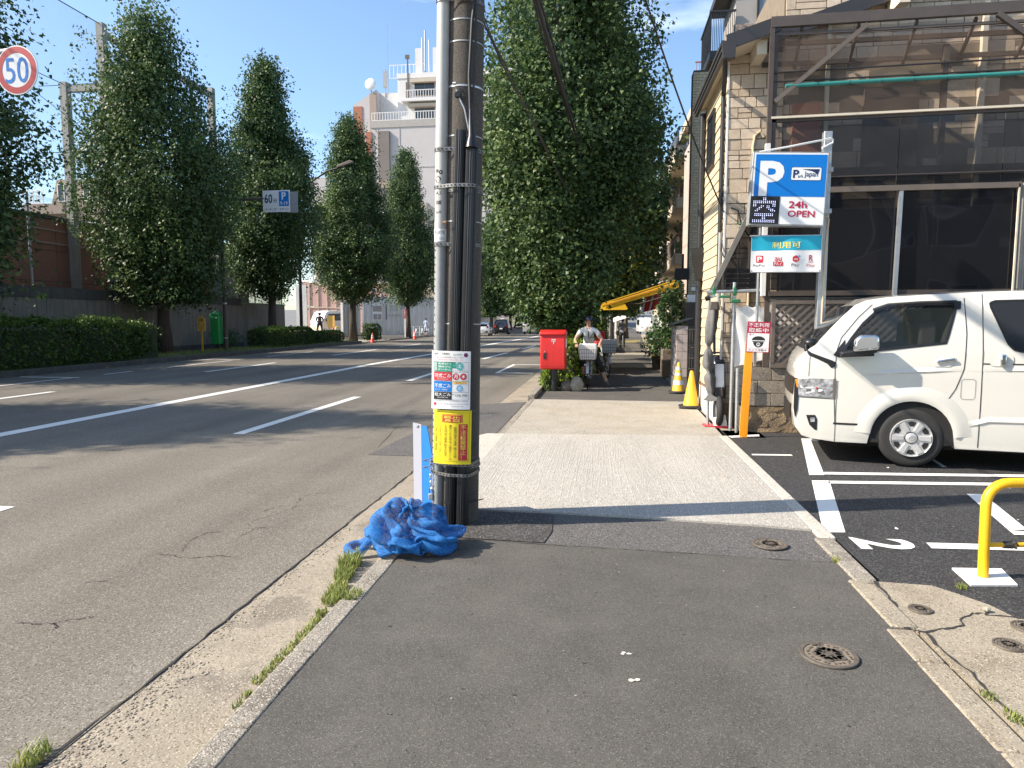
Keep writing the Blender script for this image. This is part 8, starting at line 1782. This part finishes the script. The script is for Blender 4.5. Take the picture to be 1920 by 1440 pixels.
windows(ap, (-31.5, -26.4, -21), (34.4, 38.6), 114, 3.4, 2.2, 'window_dark', 'apt_dark')
rails(ap, -37.6, -10, 109.95, 33.7, 1.3); rails(ap, -33.4, -10, 112.9, 37.9, 1.4); b = MB(); b.box(-33.5, -10, 112.8, 114, 37.5, 37.9); b.build('balcony', 'apt_light', ap)
for x0, z in ((-32.0, 40.6), (-32.4, 36.7)): b = MB(); b.box(x0, -10, 113.2, 113.95, z, z + .5); b.build('canopy', 'apt_beige', ap)
b = MB(); b.box(-34.35, -34.3, 114.5, 118, 36.5, 39); b.build('side_opening', 'apt_dark', ap)
rails(ap, -36.4, -30, 116, 42.3, 2.2, .7); 
an = thing('roof_antennas', 'mobile phone masts and panels on the tower roof', 'antenna', (-30, 116, 42.3))
for x, y in ((-31.6, 115), (-28.6, 115)): b = MB(); b.box(x, x + 1.0, y, y + .5, 42.3, 46.6); b.build('panel', 'apt_light', an)
for x, h in ((-30.4, 48.2), (-29.9, 49.4), (-29.2, 47.8)): b = MB(); b.cyl((x, 115, 42.3), (x, 115, h), .13, n=8); b.build('mast', 'apt_light' if h < 49 else 'galv_dull', an)
b = MB(); b.cyl((-36.0, 114, 39), (-36.0, 114, 50.5), .06, .03, n=6); b.build('whip', 'galv_dull', an); b = MB(); b.cyl((-36.8, 115, 39), (-36.8, 115, 43.5), .1, n=6); b.box(-37.2, -36.5, 114.9, 115.2, 40.5, 43.2); b.build('mast', 'galv_dull', an)
b = MB(); b.cyl((-32.6, 113.9, 38.2), (-32.6, 113.9, 45), .12, n=6); b.box(-33, -32.3, 113.8, 114.1, 44.6, 45.2); b.box(-32.9, -32.4, 113.7, 113.9, 38.2, 40.8); b.build('pole_antenna', 'iron', an)
ds = thing('satellite_dish', 'white satellite dish on the side wing roof', 'dish', (-38.6, 113, 38.8)); b = MB(); b.ball((0, -.3, 1.6), .95, .25, .95, 18, 10); b.build('reflector', 'white_enamel', ds, False, smooth=60); b = MB(); b.cyl((0, 0, 0), (0, 0, 1.2), .1, n=6); b.build('stand', 'galv_dull', ds, False)
be = thing('beige_block', 'beige low apartment block with white shutters behind the site', 'apartment block', (-34, 92, 0))
b = MB(); b.box(-40, -24, 92, 104, 0, 17.5); b.build('wall', 'apt_beige', be); b = MB(); b.box(-40, -37.6, 91, 92, 17.5, 21); b.build('stair_tower', 'apt_grey', be)
for z in (3.5, 7.2, 10.9, 14.6): b = MB(); b.box(-40, -24, 91.2, 92, z - .6, z); b.build('balcony', 'apt_grey', be); rails(be, -40, -24, 91.2, z, 1.1, .6, 'stucco_grey')
windows(be, (-39, -36.4, -33.2, -30, -27), (4, 7.6, 11.3, 15), 92, 2.0, 2.0, 'window_dark', 'white_enamel')
cr = thing('cream_annex', 'cream low building showing above the hoarding', 'building', (-20, 84, 0)); b = MB(); b.box(-26, -15.2, 84, 96, 0, 9); b.build('wall', 'stucco_cream', cr); b = MB(); b.box(-26.2, -15, 83.8, 96.2, 9, 9.4); b.build('roof', 'apt_light', cr); windows(cr, (-24.5, -21.5, -18.5), (5.2,), 84, 1.6, 1.8); 
bh = thing('brown_house', 'brown brick house with white windows beyond the net', 'house', (-60, 70, 0))
b = MB(); b.box(-62.5, -50, 70, 80, 0, 14.4); b.build('wall', 'tile_taupe', bh); b = MB(); b.add([(-61, 70, 14.4), (-50, 70, 14.4), (-50, 80, 14.4), (-61, 80, 14.4), (-60.2, 70, 17.1), (-50, 70, 17.1), (-50, 80, 17.1), (-60.2, 80, 17.1)], [(4, 5, 6, 7), (0, 1, 5, 4), (1, 2, 6, 5), (2, 3, 7, 6), (3, 0, 4, 7)]); b.build('upper_wall', 'tile_taupe', bh); b = MB(); b.box(-63.8, -59, 69.2, 70, 13.3, 14.4); b.build('balcony', 'tile_taupe', bh); windows(bh, (-60.1, -57), (14.7,), 70, 1.6, 1.9); windows(bh, (-61.5, -58), (10.5,), 70, 2.4, 1.9); rails(bh, -63.8, -61.2, 69.2, 14.4, 1.5, .4, 'white_enamel')
wh = thing('white_house', 'pale far house beside the brown one', 'house', (-68, 76, 0)); b = MB(); b.box(-75, -63.6, 76, 86, 0, 13.6); b.build('wall', 'apt_light', wh); windows(wh, (-70, -66.5), (11.2,), 76, 2, 1.6)
# down the road
def block(label, x0, x1, y0, y1, z1, mat, xs=(), zs=(), bal=None, name='apartment_block'):
    t = thing(name, label, 'apartment block', ((x0 + x1) / 2, (y0 + y1) / 2, zg(y0))); b = MB(); b.box(x0, x1, y0, y1, -1, z1); b.build('wall', mat, t); b = MB(); b.box(x0 - .2, x1 + .2, y0 - .2, y1 + .2, z1, z1 + .5); b.build('roof_edge', 'apt_light', t)
    windows(t, xs, zs, y0, 1.7, 1.6)
    if bal:
        for z in zs: b = MB(); b.box(bal[0], bal[1], y0 - 1.2, y0, z - 1.0, z + .25); b.build('balcony', 'apt_light', t)
    return t
block('pale apartment block with stacked balconies closing the road view', -24, -16.6, 152, 170, 18.5, 'apt_light', (-22.8, -19.6), (4.5, 7.5, 10.5, 13.5, 16), (-20.6, -17.0))
block('cream block standing behind the balcony block', -17.0, -9, 160, 178, 17.5, 'stucco_cream', (-15.6, -12.4), (5, 8.4, 11.8, 15))
block('tall grey tower at the end of the road', -24, -17.5, 190, 210, 31, 'stucco_grey', (-22.5, -20), (18, 22, 26))
block('pale tower far behind the trees down the road', -34, -24.5, 180, 200, 27, 'apt_beige', (-32, -28), (16, 20, 24))
block('grey shop building lining the far pavement', 5.4, 14, 52, 66, 9.5, 'apt_beige', (6.5, 9), (3, 6.2))
block('low pale building beyond the shop fronts', 6.8, 16, 70, 90, 12, 'apt_grey', (7.8, 10.5), (4, 7.5))
block('beige house between the balcony block and the shops', 4.3, 12, 45.5, 51, 7.5, 'stucco_cream', (5, 7.6), (2.2, 4.8))
pkw = thing('pink_wall', 'small pink wall at the bend of the road', 'wall', (-16.5, 118, 0)); b = MB(); b.box(-19, -16.2, 118, 118.5, 0, 4.6); b.build('panel', 'pink_panel', pkw); b = MB(); b.box(-19.1, -16.1, 117.9, 118.6, 4.6, 4.8); b.build('coping', 'apt_light', pkw)
wv = thing('delivery_lorry', 'white box lorry parked far at the bend', 'lorry', (-14.5, 128, zg(128))); b = MB(); b.box(-1.1, 1.1, 0, 5, .6, 3.0); b.build('box', 'white_enamel', wv, False, bevel=.03); b = MB(); b.box(-1.0, 1.0, -1.4, -.05, .5, 2.2); b.build('cab', 'car_white_far', wv, False, bevel=.08); b = MB(); b.box(-.9, .9, -1.43, -1.38, 1.2, 1.9); b.build('windscreen', 'window_dark', wv, False)
for x in (-.9, .9):
    for y in (-.8, 3.6): b = MB(); b.cyl((x - .12, y, .38), (x + .12, y, .38), .38, n=14); b.build('wheel', 'tyre', wv, False)
sw = thing('street_signal', 'thin grey mast arm spanning the far road', 'signal mast', (-3.8, 88, 0)); b = MB(); b.tube([(0, 0, 0), (0, 0, 6.0)], .1, 8); b.tube([(0, 0, 5.7), (-7.5, 0, 6.1)], .06, 8); b.build('mast', 'galv_dull', sw, False); b = MB(); b.box(-7.6, -6.4, -.1, .1, 5.8, 6.15); b.build('signal', 'galv_dull', sw, False)
hedge('treeline', 'soft green trees beyond the end of the road', -14, 2, 128, 140, 2, 12, 5000, .5, 'leaf_shrub', 31, bulge=1.5)

# unseen building added behind the camera to darken reflections in the terrace panels
nb = block('unseen beige building added behind the viewer to darken the panel reflections', 3.6, 16, -16, -6, 9, 'apt_beige')
windows(nb, (5, 8.2, 11.4), (1.0, 4.2), -5.86, 2.0, 1.8)
